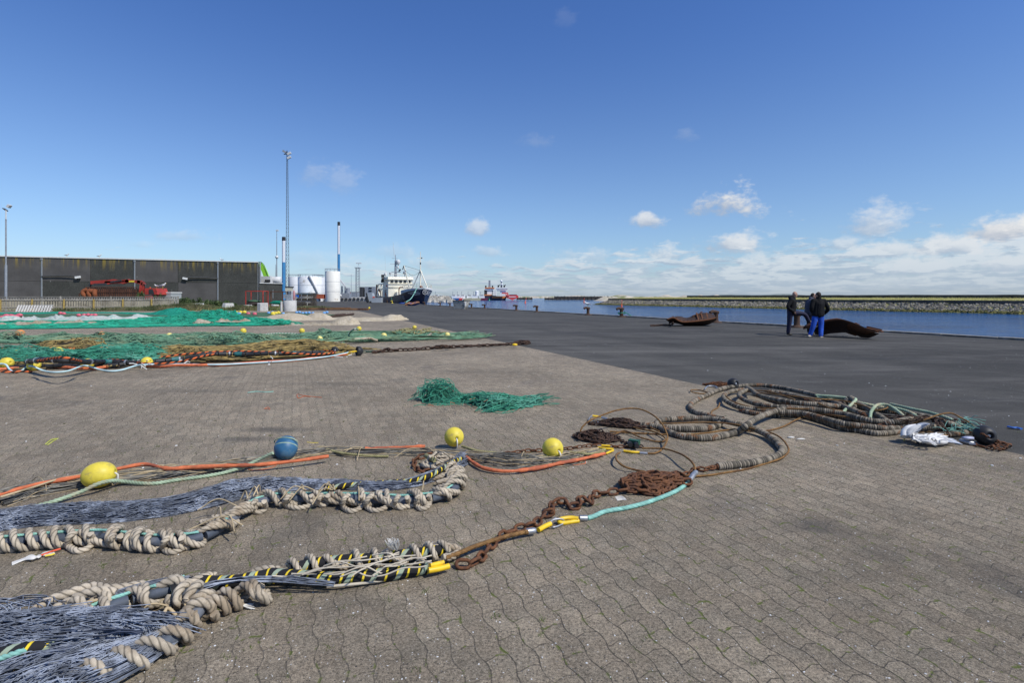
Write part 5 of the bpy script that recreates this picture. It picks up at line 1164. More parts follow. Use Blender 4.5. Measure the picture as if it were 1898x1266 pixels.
for k in range(2): net_sheet(mb, top, bot, .15, .6, .0125, .14, 310 + k, 3, .05, .05 + .04 * k, .12); net_sheet(mb, top3, bot3, .15, .6, .0125, .1, 320 + k, 3, .05, .05 + .03 * k, .12, hp=hp3)
mb.build('green_netting', M_NSAGE, t2)
mb = MB()
for c in ([(560, 640, .1), (620, 632, .15), (700, 628, .1), (780, 628, .08), (860, 628, .05), (905, 622, .05)], [(430, 640, .1), (520, 640, .12), (600, 636, .1)], [(560, 622, .1), (620, 619, .1), (700, 618, .12), (760, 619, .1), (810, 618, .05)]):
    strands(mb, path(c, .1), 14, .014, lambda t: .30, lambda t: .09, .3, .25, len(c) + 5)
mb.build('green_strands', M_NSAGE, t2)
mb = MB()
for c in ([(440, 637, .1), (500, 637, .12), (540, 637, .1), (580, 636, .1), (640, 637, .05)], [(480, 622, .1), (520, 617, .15), (560, 619, .1), (600, 622, .1)], [(645, 620, .1), (655, 612, .4), (664, 611, .4)], [(700, 616, .1), (730, 619, .1), (790, 619, .08)]): mb.tube(wav(c, None, .02, len(c) + 3), .028, 6)
mb.build('green_white_rope', M_GW, t2)
mb = MB()
for c in ([(618, 635, .1), (660, 630, .14), (700, 630, .1)], [(640, 618, .12), (700, 618, .12)], [(748, 628, .06), (790, 625, .12), (800, 621, .2)], [(270, 634, .1), (330, 630, .14), (400, 628, .12)], [(820, 622, .05), (835, 627, .05), (860, 627, .05), (885, 624, .05)]): mb.tube(wav(c, None, .03, len(c) + 13), .045, 6)
mb.build('tan_rope', M_CTAN, t2)
FM = 'small round floats on the sage green net'
M_FLO2 = M_FLO
for px, yb, d, m, lb in ((35, 632, 15, M_FLO, 'orange float under green netting, left of two orange ones on the sage net'), (187, 631, 11, M_FLO, 'orange float on the sage net, right one of the two orange ones'), (313, 630, 11, M_FLYP, 'pale yellow float, far edge of the sage net, above a netted one'),
    (312, 640, 10, M_FLY, 'yellow float covered by sage netting below the pale one'), (450, 625, 11, M_FLY, 'golden yellow float left of the middle on the far edge of the sage net'), (445, 644, 13, M_FLYP, 'pale yellow float with white tie on the near edge of the sage net'),
    (559, 624, 10, M_FLY, 'golden yellow float amid black and white rope on the far edge'), (591, 638, 13, M_FLYP, 'pale yellow float between dark ropes, left of the bobbins'), (665, 619, 9, M_FLY, 'yellow float under a raised dark rope loop'),
    (711, 630, 11, M_FLYP, 'pale yellow float in the green strands, below the raised rope loop'), (768, 616, 8, M_FLY, 'small yellow float near the paving edge, farthest right of the upper strands'), (829, 628, 10, M_FLYP, 'pale yellow float with two tan cords where paving meets asphalt')):
    simple_float(px, yb, d, m, lb, FM, dz=.12 if yb < 640 and m is not M_FLYP else .04)
mb = MB(); chain(mb, path([(855, 622, .05), (875, 622, .05), (905, 622, .05)], .03), .16, .1, .02, .3, seed=95); mb.build('chain', M_RUSTD, org=P(880, 622), label='short rusty chain ending on the asphalt, above the long heavy chain', cat='chain'); mb = MB(); chain(mb, pile_path(*P(800, 618)[:2], .5, .4, 0, 14, .1, 96, .04), .16, .1, .02, .6)
mb.build('chain', M_RUSTD, org=P(850, 621), label='small rusty chain tangle at the right tip of the sage green net', cat='chain')
mb = MB()
for k in range(40):
    a = P(rnd.uniform(745, 800), rnd.uniform(614, 622), .08); mb.tube(smooth([a, a + (rnd.gauss(0, .3), rnd.gauss(0, .3), .15), a + (rnd.gauss(0, .5), rnd.gauss(0, .3), 0)], .1), .02, 4)
mb.build('olive_knots', M_OLIVE, t2)

# ================================================================ Row 3: teal heaps, beige heaps and the clutter behind
t3 = thing('teal_net', 'big bright teal net, long flat bands rising into a heap, in the left far row', 'fishing net', P(330, 605))
top = [(-80, 599), (0, 598), (120, 597), (200, 596), (270, 592), (310, 588), (380, 588), (430, 591), (480, 593), (540, 602)]; bot = [(-80, 611), (0, 611), (80, 610), (170, 609), (300, 606), (400, 605), (460, 605), (500, 604), (530, 603), (545, 603)]
hpt = bump_hp([(.60, .3, .13, .6, .36), (.68, .4, .1, .5, .2), (.3, .4, .3, .6, .02), (.85, .5, .12, .6, .10)])
mb = MB(); sheet_under(mb, top, bot, .07, 401, hpt, (200, 14), rough=.9); mb.build('net_mass', M_CTEAL, t3)
mb = MB(); net_sheet(mb, top, bot, .22, .6, .015, .08, 402, 3, .12, .07, .12, hp=hpt); mb.build('netting', M_NTEAL, t3)
mb = MB(); sheet_under(mb, [(-80, 604), (60, 603), (130, 601), (190, 602)], [(-80, 607), (60, 607), (130, 606), (190, 605)], .26, 403, None, (60, 6)); sheet_under(mb, [(350, 601), (430, 600), (480, 600)], [(350, 603), (430, 603), (480, 602)], .3, 404, None, (40, 6)); mb.build('tan_band', M_CTAN, t3)
t = thing('teal_net', 'smaller teal net heap behind the white netting, beside the weeds', 'fishing net', P(350, 590))
top = [(-80, 580), (60, 580), (140, 579), (200, 579), (270, 580), (300, 579), (340, 580), (380, 583)]; bot = [(-80, 582), (60, 582), (140, 581), (200, 581), (270, 583), (310, 586), (350, 588), (385, 587)]
mb = MB(); sheet_under(mb, top, bot, .10, 411, bump_hp([(.82, .5, .18, .8, .45)]), (140, 10)); mb.build('net_mass', M_CTEAL, t)
def heap(name, label, top, bot, h, m, seed, hp=None, cat='fishing net', n=(90, 14), rough=.06, grp=None):
    mb = MB(); sheet_under(mb, top, bot, h, seed, hp, n, rough=rough); return mb.build(name, m, label=label, cat=cat, group=grp)
heap('pale_net', 'long crumpled white and pale teal net behind the bright teal bands', [(-80, 596), (50, 595), (70, 591), (100, 591), (160, 593), (240, 591), (300, 590)], [(-80, 598), (50, 598), (80, 597), (110, 598), (160, 597), (240, 595), (300, 593)], .25, M_CWHT, 421, rough=1.0)
heap('green_net', 'flat sage green net between the grass and the pale crumpled net', [(-80, 583), (60, 582), (150, 582), (250, 583), (320, 586)], [(-80, 591), (60, 591), (150, 590), (250, 590), (330, 590)], .12, M_CSAGE, 422)
heap('green_net', 'flat sage green net with blue and yellow beads behind the beige heaps', [(385, 582), (450, 580), (520, 580), (560, 584), (620, 585)], [(385, 588), (450, 588), (520, 587), (560, 587), (640, 586)], .15, M_CSAGE, 423)
heap('beige_net', 'pale beige net heap, left of the two behind the white ribbons', [(455, 588), (500, 588), (540, 586), (570, 590), (600, 592)], [(460, 594), (500, 595), (540, 595), (570, 594), (600, 594)], .06, M_CBEIGE, 431, bump_hp([(.52, .45, .40, .9, .33)]))
heap('beige_net', 'pale beige net heap with a rounded top, right of the two behind the ribbons', [(560, 589), (580, 587), (605, 589), (640, 590)], [(560, 594), (580, 594), (605, 594), (640, 592)], .05, M_CBEIGE, 432, bump_hp([(.40, .45, .35, .9, .38)]))
heap('beige_net', 'sand coloured net pyramid nearest of the beige heaps, on the paving', [(600, 601), (625, 597), (650, 596), (668, 600)], [(602, 603), (625, 603), (650, 603), (668, 602)], .05, M_CBEIGE, 433, bump_hp([(.58, .45, .42, .9, .34)]))
heap('tan_net', 'tan and white net ribbon reaching from the teal net to the sand coloured pyramid', [(487, 596), (510, 595), (540, 599), (570, 601), (600, 600), (620, 600)], [(490, 600), (510, 602), (540, 604), (570, 604), (600, 604), (620, 603)], .12, M_CTAN, 434, rough=.5)
heap('beige_net', 'long low beige net with a small grey brown heap, reaching over onto the asphalt', [(630, 592), (680, 592), (720, 591), (740, 591), (758, 592)], [(630, 595), (680, 596), (720, 595), (740, 594), (758, 593)], .18, M_CBEIGE, 435, bump_hp([(.72, .5, .18, .8, .26)]), n=(90, 8))
# beads
def beads(lst, m, label, grp, r=.2, sc=(1.3, 1, 1)):
    base = None
    for i, (x, y) in enumerate(lst):
        g = P(x, y); mb_ = None
        if base is None:
            mb_ = MB(); mb_.ball((g[0], g[1], g[2] + r), r, 10, scale=sc); base = mb_.build('bead_float', m, org=(g[0], g[1], 0), label=label, cat='float', group=grp)
        else: dup(base, (g[0], g[1], .02 * (i % 3)), label=label)
M_PINK = mat('pink_float', (.62, .12, .16), .5, var=.1); M_SKY = mat('sky_blue_float', (.16, .38, .68), .5, var=.1); M_YELF = mat('bright_yellow_float', (.75, .58, .05), .5)
beads([(4, 594), (14, 594), (22, 592), (29, 592), (36, 589), (12, 591), (20, 590)], M_PINK, 'pink float in the string at the left picture edge', 'pink floats in a string', .17, (1.5, 1, .9))
beads([(146, 588), (156, 588), (163, 588), (170, 588), (176, 588)], M_PINK, 'small pink float in the faint string on the sage net', 'small pink floats on the sage net', .14)
beads([(416, 584), (425, 583), (434, 585), (422, 585), (430, 583), (440, 584), (444, 584), (498, 583), (505, 582), (525, 584), (550, 582), (555, 582), (561, 583), (567, 583), (573, 583), (580, 583), (601, 583), (606, 582)], M_SKY, 'small sky blue float, one of many strung on the far green net', 'small sky blue floats on the far net', .12)
beads([(438, 583), (446, 583), (453, 583), (506, 586), (511, 585), (516, 584), (506, 584)], M_YELF, 'small yellow float between the sky blue ones on the far green net', 'small yellow floats on the far net', .16)
beads([(460, 585), (472, 586), (112, 585), (118, 585)], M_PINK, 'small red float on the far green net', 'small red floats on the far net', .15)
mb = MB(); mb.tube(path([(590, 588, .05), (620, 586, .08), (640, 584, .08), (655, 582, .1)], .2), .09, 6); mb.tube(path([(560, 582, .05), (600, 584, .06), (640, 582, .06)], .2), .05, 5); mb.build('rusty_chain', M_RUSTD, label='dark rusty chain at the right end of the far green net', cat='chain')
t = thing('steel_bar', 'long thin orange brown steel beam lying on the asphalt behind the beige heaps', 'beam', P(620, 575))
mb = MB(); mb.bar(P(543, 574.5) + (0, 0, .15), P(683, 575.0) + (0, 0, .12), .22, .22); mb.bar(P(545, 572.5) + (0, 0, .1), P(650, 572.6) + (0, 0, .1), .15, .18); mb.build('beam', mat('orange_steel', (.28, .14, .06), .8, var=.3, vs=.6, col2=(.10, .045, .03), c2s=.5), t)
simple_float(684, 573, 4, M_YELF, 'tiny yellow float on the end of the long steel beam', 'lone float')
# ================================================================ BACKGROUND: buildings, fence, harbour
def facade_mat(name, base, grain):
    m, nt, b = newmat(name); co = nt.new('ShaderNodeTexCoord').outputs['Object']; x, y, z = nt.xyz(co)
    c = nt.vm('SCALE', base, nt.m('MULTIPLY', nt.step(nt.noise(co, 9, 5, .8), .3, .7, 1 - grain, 1 + grain), nt.step(nt.noise(co, .5, 4), .3, .7, .85, 1.12)))
    st = nt.noise(nt.cxyz(nt.m('MULTIPLY', x, 1.6), nt.m('MULTIPLY', y, 1.6), nt.m('MULTIPLY', z, .12)), 1, 5, .7)
    k = nt.m('MULTIPLY', nt.step(st, .47, .66), nt.step(z, 5.6, 8.0)); c = nt.mix(nt.m('MULTIPLY', k, .85), c, (.27, .20, .04))
    vo = nt.new('ShaderNodeTexVoronoi'); nt.put(vo.inputs['Vector'], nt.vm('MULTIPLY', co, (1, 1, .7))); vo.inputs['Scale'].default_value = 1.3
    k = nt.m('MULTIPLY', nt.step(vo.outputs['Distance'], .05, .09, 1, 0), nt.step(nt.xyz(vo.outputs['Color'])[0], .78, .8)); c = nt.mix(nt.m('MULTIPLY', k, .6), c, (.5, .5, .48))
    nt.put(b.inputs['Base Color'], c); b.inputs['Roughness'].default_value = .9; b.inputs['Specular IOR Level'].default_value = .2; return m
M_FA = facade_mat('facade_smooth', (.085, .081, .079), .14); M_FB = facade_mat('facade_rough', (.055, .056, .051), .5)
M_WMET = mat('white_metal', (.62, .62, .60), .5, var=.08); M_GMET = mat('grey_metal', (.33, .35, .37), .5, metal=.3, var=.15); M_DMET = mat('dark_metal', (.05, .052, .055), .6)
M_GLASS = mat('dark_glass', (.02, .025, .03), .15, spec=.6)
def hz(px, Y): return (px - 949) / FPX * Y
# --- warehouse: facade from px 0- to 478
f0 = np.array((-95., 79.)); f1 = np.array((-47.3, 100.2)); fd = (f1 - f0) / np.linalg.norm(f1 - f0); fn = np.array((fd[1], -fd[0])); FL = np.linalg.norm(f1 - f0)
def fpx(px):                         # distance along the facade seen at column px
    k = (px - 949) / FPX; return (k * f0[1] - f0[0]) / (fd[0] - k * fd[1])
def fpt(s, off, z): q = f0 + fd * s + fn * off; return np.array((q[0], q[1], z))
ZT = 8.05
bw = thing('warehouse', 'long dark grey flat roofed warehouse behind the fence, yellow lichen along its top edge', 'warehouse', (f0[0], f0[1], 0))
mb = MB(); bk = -fn * 40
P4 = [f0, f1, f1 + bk * .9, f0 + bk]
mb.prism([(q[0], q[1], 0) for q in P4], (0, 0, ZT - .1)); mb.build('wall', M_FB, bw)
cols = [-60, 77, 168, 250, 330, 404, 478]
for i, (a, b_) in enumerate(zip(cols[:-1], cols[1:])):
    s0 = max(0, fpx(a)) + .04; s1 = fpx(b_) - .04
    for z0, z1, sm in ((0, 4.1, [1, 0, 0, 0, 1, 0][i]), (4.14, ZT - .12, [1, 1, 0, 1, 0, 0][i])):
        mb = MB(); q = [fpt(s0, .06, z0), fpt(s1, .06, z0), fpt(s1, .0, z0), fpt(s0, .0, z0)]; mb.prism(q, (0, 0, z1 - z0)); mb.build('wall_panel', M_FA if sm else M_FB, bw)
mb = MB(); mb.bar(fpt(-.2, .05, ZT), fpt(FL + .15, .05, ZT), .35, .16); mb.bar(fpt(FL, 0, ZT), fpt(FL, -30, ZT), .3, .16); mb.build('roof_edge', M_WMET, bw)
mb = MB(); mb.bar(fpt(FL + .05, -.1, 0), fpt(FL + .05, -.1, ZT - .2), .14); mb.build('corner_trim', M_GMET, bw)
for px, side, ln in ((78, 1, 4.6), (250, 0, 0), (404, -1, 4.9)):
    s = fpx(px); mb = MB(); mb.bar(fpt(s, .16, 0), fpt(s, .16, ZT - .5), .15); mb.bar(fpt(s, .2, ZT - .5), fpt(s, .2, ZT - .2), .22); pp_ = mb.build('downpipe', M_GMET, bw)
    if side:
        e = s + side * ln
        mb = MB(); mb.tube(smooth([fpt(s, .3, 4.9), fpt(s + side * ln * .5, .35, 5.05), fpt(e - side * .3, .4, 5.0), fpt(e, .4, 4.85)], .3), .09, 8); mb.build('lamp_arm', M_DMET, bw)
        mb = MB(); mb.bar(fpt(e - side * .2, .4, 4.75), fpt(e + side * .55, .4, 4.9), .3, .35); mb.build('lamp_head', M_WMET, bw)
# annex
mb_ = thing('annex', 'low dark annex right of the warehouse, white tank on its roof', 'building', (-44, 104, 0))
a0 = np.array((-47.1, 100.6)); a1 = np.array(((523 - 949) / FPX * 104, 104.))
mb = MB(); mb.prism([(a0[0], a0[1], 0), (a1[0], a1[1], 0), (hz(521, 124), a1[1] + 20, 0), (a0[0] - 6, a0[1] + 20, 0)], (0, 0, 4.1)); mb.build('wall', M_FB, mb_)
mb = MB(); mb.bar((a0[0], a0[1] - .05, 4.15), (a1[0] + .1, a1[1] - .05, 4.15), .25, .12); mb.build('roof_edge', M_WMET, mb_)
mb = MB(); mb.box((hz(508, 104), 102.6, 2.1), (.9, .1, 1.6)); mb.build('sign_panel', M_GMET, mb_)
mb = MB(); mb.box((hz(495, 106), 106, 4.9), (1.9, 1.5, 1.4)); mb.build('roof_unit', M_WMET, mb_)
mb = MB(); mb.box((hz(496, 105), 105.0, 4.7), (1.0, .2, .5)); mb.build('vent', M_DMET, mb_)
mb = MB(); mb.tube([(hz(505, 107), 107, 4.85), (hz(506, 107), 107, 4.85), (hz(520, 107), 107, 4.85), (hz(521, 107), 107, 4.85)], [.4, .75, .75, .4], 14); mb.build('roof_tank', M_WMET, mb_)
mb = MB(); mb.tube([Q(482, 486, 103), Q(482, 524, 103)], .15, 8); mb.build('downpipe', M_GMET, mb_)
mb = MB(); mb.bar(Q(483, 515, 103), Q(492, 515, 104), .1); mb.build('pipe_bracket', M_GMET, mb_)
# green crane arm behind the warehouse
t = thing('green_crane', 'bright lime green crane arm rising behind the warehouse corner', 'crane', Q(500, 550, 108) * (1, 1, 0))
M_LIME = mat('lime_paint', (.33, .75, .06), .45, var=.1)
mb = MB(); Yc = 108
arm = [(478, 486), (484, 486.5), (488, 492), (493, 503), (500, 522), (500, 530), (494, 530), (490, 516), (485, 503), (479, 491)]
mb.prism([Q(x, y, Yc) for x, y in arm], (0, .7, 0)); mb.build('boom', M_LIME, t)
mb = MB(); mb.prism([Q(x, y, Yc - .1) for x, y in ((477, 485), (484, 485), (489, 490), (500, 519), (499.5, 519), (488.5, 490.5), (483.8, 485.7), (477, 485.8))], (0, .1, 0)); mb.build('hydraulic_hose', M_DMET, t)
mb = MB(); mb.box((hz(497, Yc), Yc + .5, 1.9), (2.2, 2.2, 3.8)); mb.build('machine_body', M_LIME, t)
# --- picket fence
M_WOOD = mat('weathered_wood', (.30, .27, .20), .9, var=.25, vs=1.5, col2=(.17, .15, .11), c2s=1.0); M_WOODY = mat('lichen_wood', (.35, .25, .07), .9, var=.25, vs=3); M_WOODG = mat('grey_wood', (.28, .26, .22), .9, var=.25, vs=2)
def fen(px):                          # fence line from (0,Y 58) to (330,Y 66)
    k = (px - 949) / FPX; a = np.array((-55.1, 58.)); b_ = np.array(((330 - 949) / FPX * 66, 66.)); d = (b_ - a) / np.linalg.norm(b_ - a); s = (k * a[1] - a[0]) / (d[0] - k * d[1]); return a + d * s, d
def make_fence(n, label, pxs, dy, z0, z1, rails, postm, postpx, cap, pick=True):
    t = thing('picket_fence', label, 'fence', (*fen(pxs[0])[0], 0))
    a, d = fen(pxs[0]); b_, _ = fen(pxs[1]); L = np.linalg.norm(b_ - a); nn = np.array((d[1], -d[0])) * -1
    A_ = []; mb = MB(); s = 0
    while s < L:
        q = a + d * s + nn * (dy + .03); h = z1 + rnd.uniform(-.04, .03); mb.box((q[0], q[1], (z0 + h) / 2), (.15, .025, h - z0), rz=math.atan2(d[1], d[0])); s += .23
    mb.build('pickets', M_WOOD if n == 0 else M_WOODG, t)
    mb = MB()
    for z in rails: mb.bar((*(a + nn * dy), z), (*(b_ + nn * dy), z), .07, .09)
    if cap: mb.bar((*(a + nn * dy), z1 + .04), (*(b_ + nn * dy), z1 + .04), .14, .05)
    mb.build('rail', M_WOODG, t)
    for px in postpx:
        q = fen(px)[0] + nn * (dy - .09); mb = MB(); mb.box((q[0], q[1], z1 / 2 + .03), (.16, .14, z1 + .06), rz=math.atan2(d[1], d[0])); mb.box((q[0], q[1], z1 + .09), (.12, .10, .05), rz=math.atan2(d[1], d[0])); mb.build('post', postm, t)
make_fence(0, 'nearer weathered picket fence with lichen yellow posts, along the whole left side', (-40, 322), 0, .12, 1.22, (.45, 1.28), M_WOODY, (-28, 1, 60, 119, 174, 228, 281), True)
make_fence(1, 'taller grey picket fence close behind the lichen covered one, ending at the shrubs', (-40, 331), 1.2, .2, 1.55, (1.2,), M_WOODG, (108, 203, 329), True)
# pallet leaning
t = thing('pallet', 'whitish wooden pallet leaning against the weeds in front of the fence', 'pallet', P(64, 578)); YP = 57.0
M_PAL = mat('white_pallet_wood', (.50, .48, .44), .85, var=.15)
mb = MB()
for k in range(13):
    x = 33 + k * 5.1; mb.bar(Q(x - 3, 578, YP - .25) , Q(x + 2.2, 565.5, YP + .35), .13, .03)
mb.build('slats', M_PAL, t)
mb = MB()
for f in (.12, .5, .88): mb.bar(Q(30 + 4 * f, 578 - 12 * f, YP - .2 + .6 * f), Q(96 + 3 * f, 577 - 12.5 * f, YP - .2 + .6 * f), .09, .10)
mb.build('stringers', M_PAL, t)
# lamp post
t = thing('lamp_post', 'tall slim grey lamp post with a white floodlight, at the left picture edge', 'lamp post', (hz(11, 61), 61, 0))
mb = MB(); X = hz(11, 61); mb.cyl((X, 61, 0), (X, 61, 5.2), .125, sides=12); mb.cyl((X, 61, 5.2), (X, 61, 10.4), .075, sides=10); mb.cyl((X, 61, 10.4), (X, 61, 11.4), .06, sides=10, mi=1); mb.build('pole', [M_GMET, M_WMET], t)
mb = MB(); mb.prism([Q(x, y, 61) for x, y in ((10.2, 383), (14, 378.2), (18, 380.2), (14.5, 385))], (0, .35, 0)); mb.build('floodlight', M_WMET, t)
mb = MB(); mb.prism([Q(x, y, 61) for x, y in ((4, 385), (8, 387.3), (10.8, 390), (10.8, 391.2), (7.5, 388.8), (3.8, 386))], (0, .3, 0)); mb.build('camera_arm', M_DMET, t)
# red lorry with crane
YL = 74.
M_RED = mat('red_paint', (.42, .045, .030), .5, var=.2, vs=1.2, col2=(.22, .04, .025), c2s=1.5); M_GRAB = rust_mat('grab_rust', (.16, .05, .025), (.26, .08, .03), (.34, .12, .04))
t = thing('lorry', 'old red lorry with rusty slatted body and folded loading crane, behind the fence', 'lorry', (hz(220, YL), YL, 0))
mb = MB(); mb.box((hz(280, YL), YL, 1.05), (.0 + hz(292, YL) - hz(268, YL), 2.3, 1.3), taper=1); mb.prism([Q(x, y, YL - 1.15) for x, y in ((268, 546), (268, 534), (289, 534), (292, 546))], (0, 2.3, 0)); cb = mb.build('cab', M_RED, t)
mb = MB(); mb.prism([Q(x, y, YL - 1.18) for x, y in ((275.5, 545), (275.5, 536.5), (283, 536.5), (286, 545))], (0, .02, 0)); mb.build('window', M_GLASS, cb)
mb = MB(); mb.box((hz(281, YL), YL - .3, Q(281, 533.2, YL)[2]), (.14, .14, .18)); mb.build('beacon', M_ORNG, cb)
M_RW = mat('rusty_wall', (.11, .045, .025), .85, var=.35, vs=1.5)
mb = MB()
for k in range(24):
    x = 160 + k * 4.0; mb.bar(Q(x, 550, YL - 1.2), Q(x, 533, YL - 1.2), .12 if k % 4 else .2, .07)
for y in (532.5, 541): mb.bar(Q(158, y, YL - 1.25), Q(254, y, YL - 1.25), .07, .1)
mb.bar(Q(147, 545, YL - 1.25), Q(160, 533, YL - 1.25), .09); mb.bar(Q(147, 552, YL - 1.25), Q(147, 545, YL - 1.25), .09)
mb.build('slatted_side', M_RW, t)
mb = MB(); mb.box((hz(207, YL), YL + 1.0, .9), (hz(254, YL) - hz(160, YL), .08, 3.6)); mb.box((hz(207, YL), YL, .5), (hz(256, YL) - hz(158, YL), 2.2, .8)); mb.build('load_bed', mat('dark_rusty_wall', (.045, .03, .025), .9), t)
mb = MB(); Yb = YL - .3
for a, b_, w_ in (((170, 524), (213, 520.5), .55), ((196, 524.5), (228, 522.5), .5), ((213, 520.5), (232, 520.5), .4), ((228, 524), (240, 520), .5), ((233, 520.5), (262, 522.5), .5), ((256, 522), (266, 525), .55), ((264, 525), (268, 528), .4)): mb.bar(Q(*a, Yb), Q(*b_, Yb), .45, w_ * .8)
mb.bar(Q(264.5, 525, Yb), Q(262, 544, Yb), .5, .4); mb.build('crane_arm', M_RED, t)
mb = MB(); mb.bar(Q(205, 522.5, Yb - .3), Q(225, 519.5, Yb - .3), .1, .18); mb.bar(Q(174, 527.5, Yb - .25), Q(198, 526.5, Yb - .25), .2, .25); mb.tube(smooth([Q(268, 525, Yb), Q(270, 532, Yb), Q(269, 545, Yb)], .2), .07, 6); mb.build('hydraulics', M_DMET, t)
mb = MB(); mb.box(Q(244, 521.5, Yb - .25), (.7, .06, .22)); mb.build('yellow_plate', M_YELF, t)
mb = MB(); mb.tube([Q(168, 526, Yb), Q(166, 531, Yb)], .16, 8); mb.build('grab_swivel', M_DMET, t)
mb = MB(); Yg = YL - 1.4
for x0 in (163, 170, 177):
    mb.tube(smooth([Q(x0 - 1 + (x0 - 170) * .1, 537, Yg), Q(x0 - 5 + (x0 - 170) * .5, 540, Yg - .1), Q(x0 - 5 + (x0 - 170) * .5, 546, Yg - .2), Q(x0 - 1, 551, Yg)], .1), .28, 8)
mb.ball(Q(170, 540, Yg), .5, 12, scale=(1.4, .8, .7)); mb.build('grab', M_GRAB, t)
# grey container
t = thing('container', 'light grey box container just right of the red lorry cab', 'container', (hz(309, 76), 76, 0))
mb = MB(); mb.box((hz(309.5, 76), 76, 1.35 - .3), (hz(326.5, 76) - hz(292.5, 76), 2.4, 2.1)); mb.build('body', mat('pale_grey_paint', (.36, .38, .38), .6, var=.08), t)
mb = MB(); mb.box((hz(309.5, 76), 76, 2.18), (hz(328, 76) - hz(292, 76), 2.5, .16)); mb.build('lid', M_WMET, t)
# gulls perched
def gull(px, py, Y, label, s=1.0, rz=0, grp='gulls perched or standing'):
    M_GW = mat('gull_white', (.70, .70, .68), .8, var=.05); M_GG = mat('gull_grey', (.36, .38, .42), .8); c = Q(px, py, Y)
    t = thing('gull', label, 'gull', c, grp); R3 = Matrix.Rotation(rz, 3, 'Z')
    def T(p): return c + np.array(R3 @ Vector(np.asarray(p) * s))
    mb = MB(); p = np.array([T(q) for q in ((-.26, 0, .20), (-.16, 0, .21), (-.05, 0, .22), (.07, 0, .25), (.13, 0, .30), (.16, 0, .35), (.19, 0, .38), (.235, 0, .37))]); mb.tube(p, np.array([.008, .04, .075, .075, .05, .042, .045, .012]) * s, 10); mb.build('body', M_GW, t)
    for k in (-1, 1):
        mb = MB(); p = np.array([T(q) for q in ((.06, .055 * k, .26), (-.08, .07 * k, .24), (-.22, .045 * k, .23), (-.34, .02 * k, .22))]); mb.tube(p, np.array([.03, .05, .03, .006]) * s, 7, flat=.6); mb.build('wing', M_GG, t)
        mb = MB(); mb.tube([T((.0, .03 * k, 0)), T((0, .03 * k, .18))], .008 * s, 5); mb.build('leg', M_YELF, t)
    mb = MB(); mb.tube([T((.23, 0, .37)), T((.29, 0, .355))], [.012 * s, .004 * s], 5); mb.build('bill', M_YELF, t); return t
gull(302, 534.5, 75.5, 'biggest gull, sitting on the lid of the light grey container', 1.9)
gull(290, 534.0, 75.0, 'gull facing left on the roof of the red lorry cab', 1.3, PI)
gull(124, 476.5, fpt(fpx(124), 0, 0)[1], 'gull on the warehouse roof edge, left one of three', 1.5)
gull(184, 478.2, fpt(fpx(184), 0, 0)[1], 'gull on the warehouse roof edge, middle one of three', 1.5)
gull(411, 484.5, fpt(fpx(411), 0, 0)[1], 'gull on the warehouse roof edge, right one of three', 1.5, PI)
# shrubs
M_LEAF = mat('shrub_leaf', (.07, .11, .035), .8, var=.45, vs=1.2, col2=(.13, .16, .06), c2s=1.0); M_TW = mat('shrub_twig', (.08, .06, .04), .9)
def shrub(cx, cy, w_, h, label, n=1500, grp='shrubs in front of the warehouse'):
    t = thing('shrub', label, 'shrub', (cx, cy, 0), grp); mb = MB(); lob = [(rnd.uniform(-.8, .8) * w_, rnd.uniform(-.3, .3) * w_, rnd.uniform(.35, .75) * h, rnd.uniform(.25, .45)) for _ in range(9)]
    c = []
    for _ in range(n):
        l = rnd.choice(lob); v = np.array([rnd.gauss(0, 1) for _ in range(3)]); v /= np.linalg.norm(v); rr = rnd.random() ** .4
        q = np.array((cx + l[0], cy + l[1], l[2])) + v * rr * np.array((l[3] * w_ * .8, l[3] * w_ * .5, l[3] * h * .9)); q[2] = abs(q[2]); c.append(q)
    c = np.array(c); n = len(c); a = rng.normal(0, 1, (n, 3)); a /= np.linalg.norm(a, axis=1)[:, None]; b_ = np.cross(a, rng.normal(0, 1, (n, 3))); b_ /= np.linalg.norm(b_, axis=1)[:, None]; s = rng.uniform(.05, .12, (n, 1))
    V = np.stack([c - a * s, c + b_ * s * .5, c + a * s, c - b_ * s * .5], 1).reshape(-1, 3); mb.add(V, np.arange(4 * n).reshape(-1, 4)); mb.build('foliage', M_LEAF, t)
    mb = MB()
    for _ in range(10): l = rnd.choice(lob); mb.tube([(cx + l[0] * .3, cy, 0), (cx + l[0], cy + l[1], l[2])], [.03, .01], 4)
    mb.build('twigs', M_TW, t)
for i, (px, Y, w_, h, lb) in enumerate(((340, 70, 1.3, 1.5, 'leftmost dark green shrub, just right of the fence end'), (358, 71, 1.3, 1.4, 'second dark green shrub right of the fence end'), (377, 72, 1.4, 1.35, 'middle dark green shrub above the first white block'), (396, 73, 1.3, 1.4, 'fourth dark green shrub, left of the last downpipe'),
    (413, 74, 1.2, 1.05, 'low dark green shrub below the last downpipe'), (429, 75, 1.0, .9, 'rightmost low shrub, behind the second white block'), (262, 73, .8, 2.4, 'small shrub in front of the red lorry'), (291, 73, .6, 1.9, 'small shrub between the lorry cab and the container'))):
    shrub(hz(px, Y), Y, w_, h * (1.0), lb)
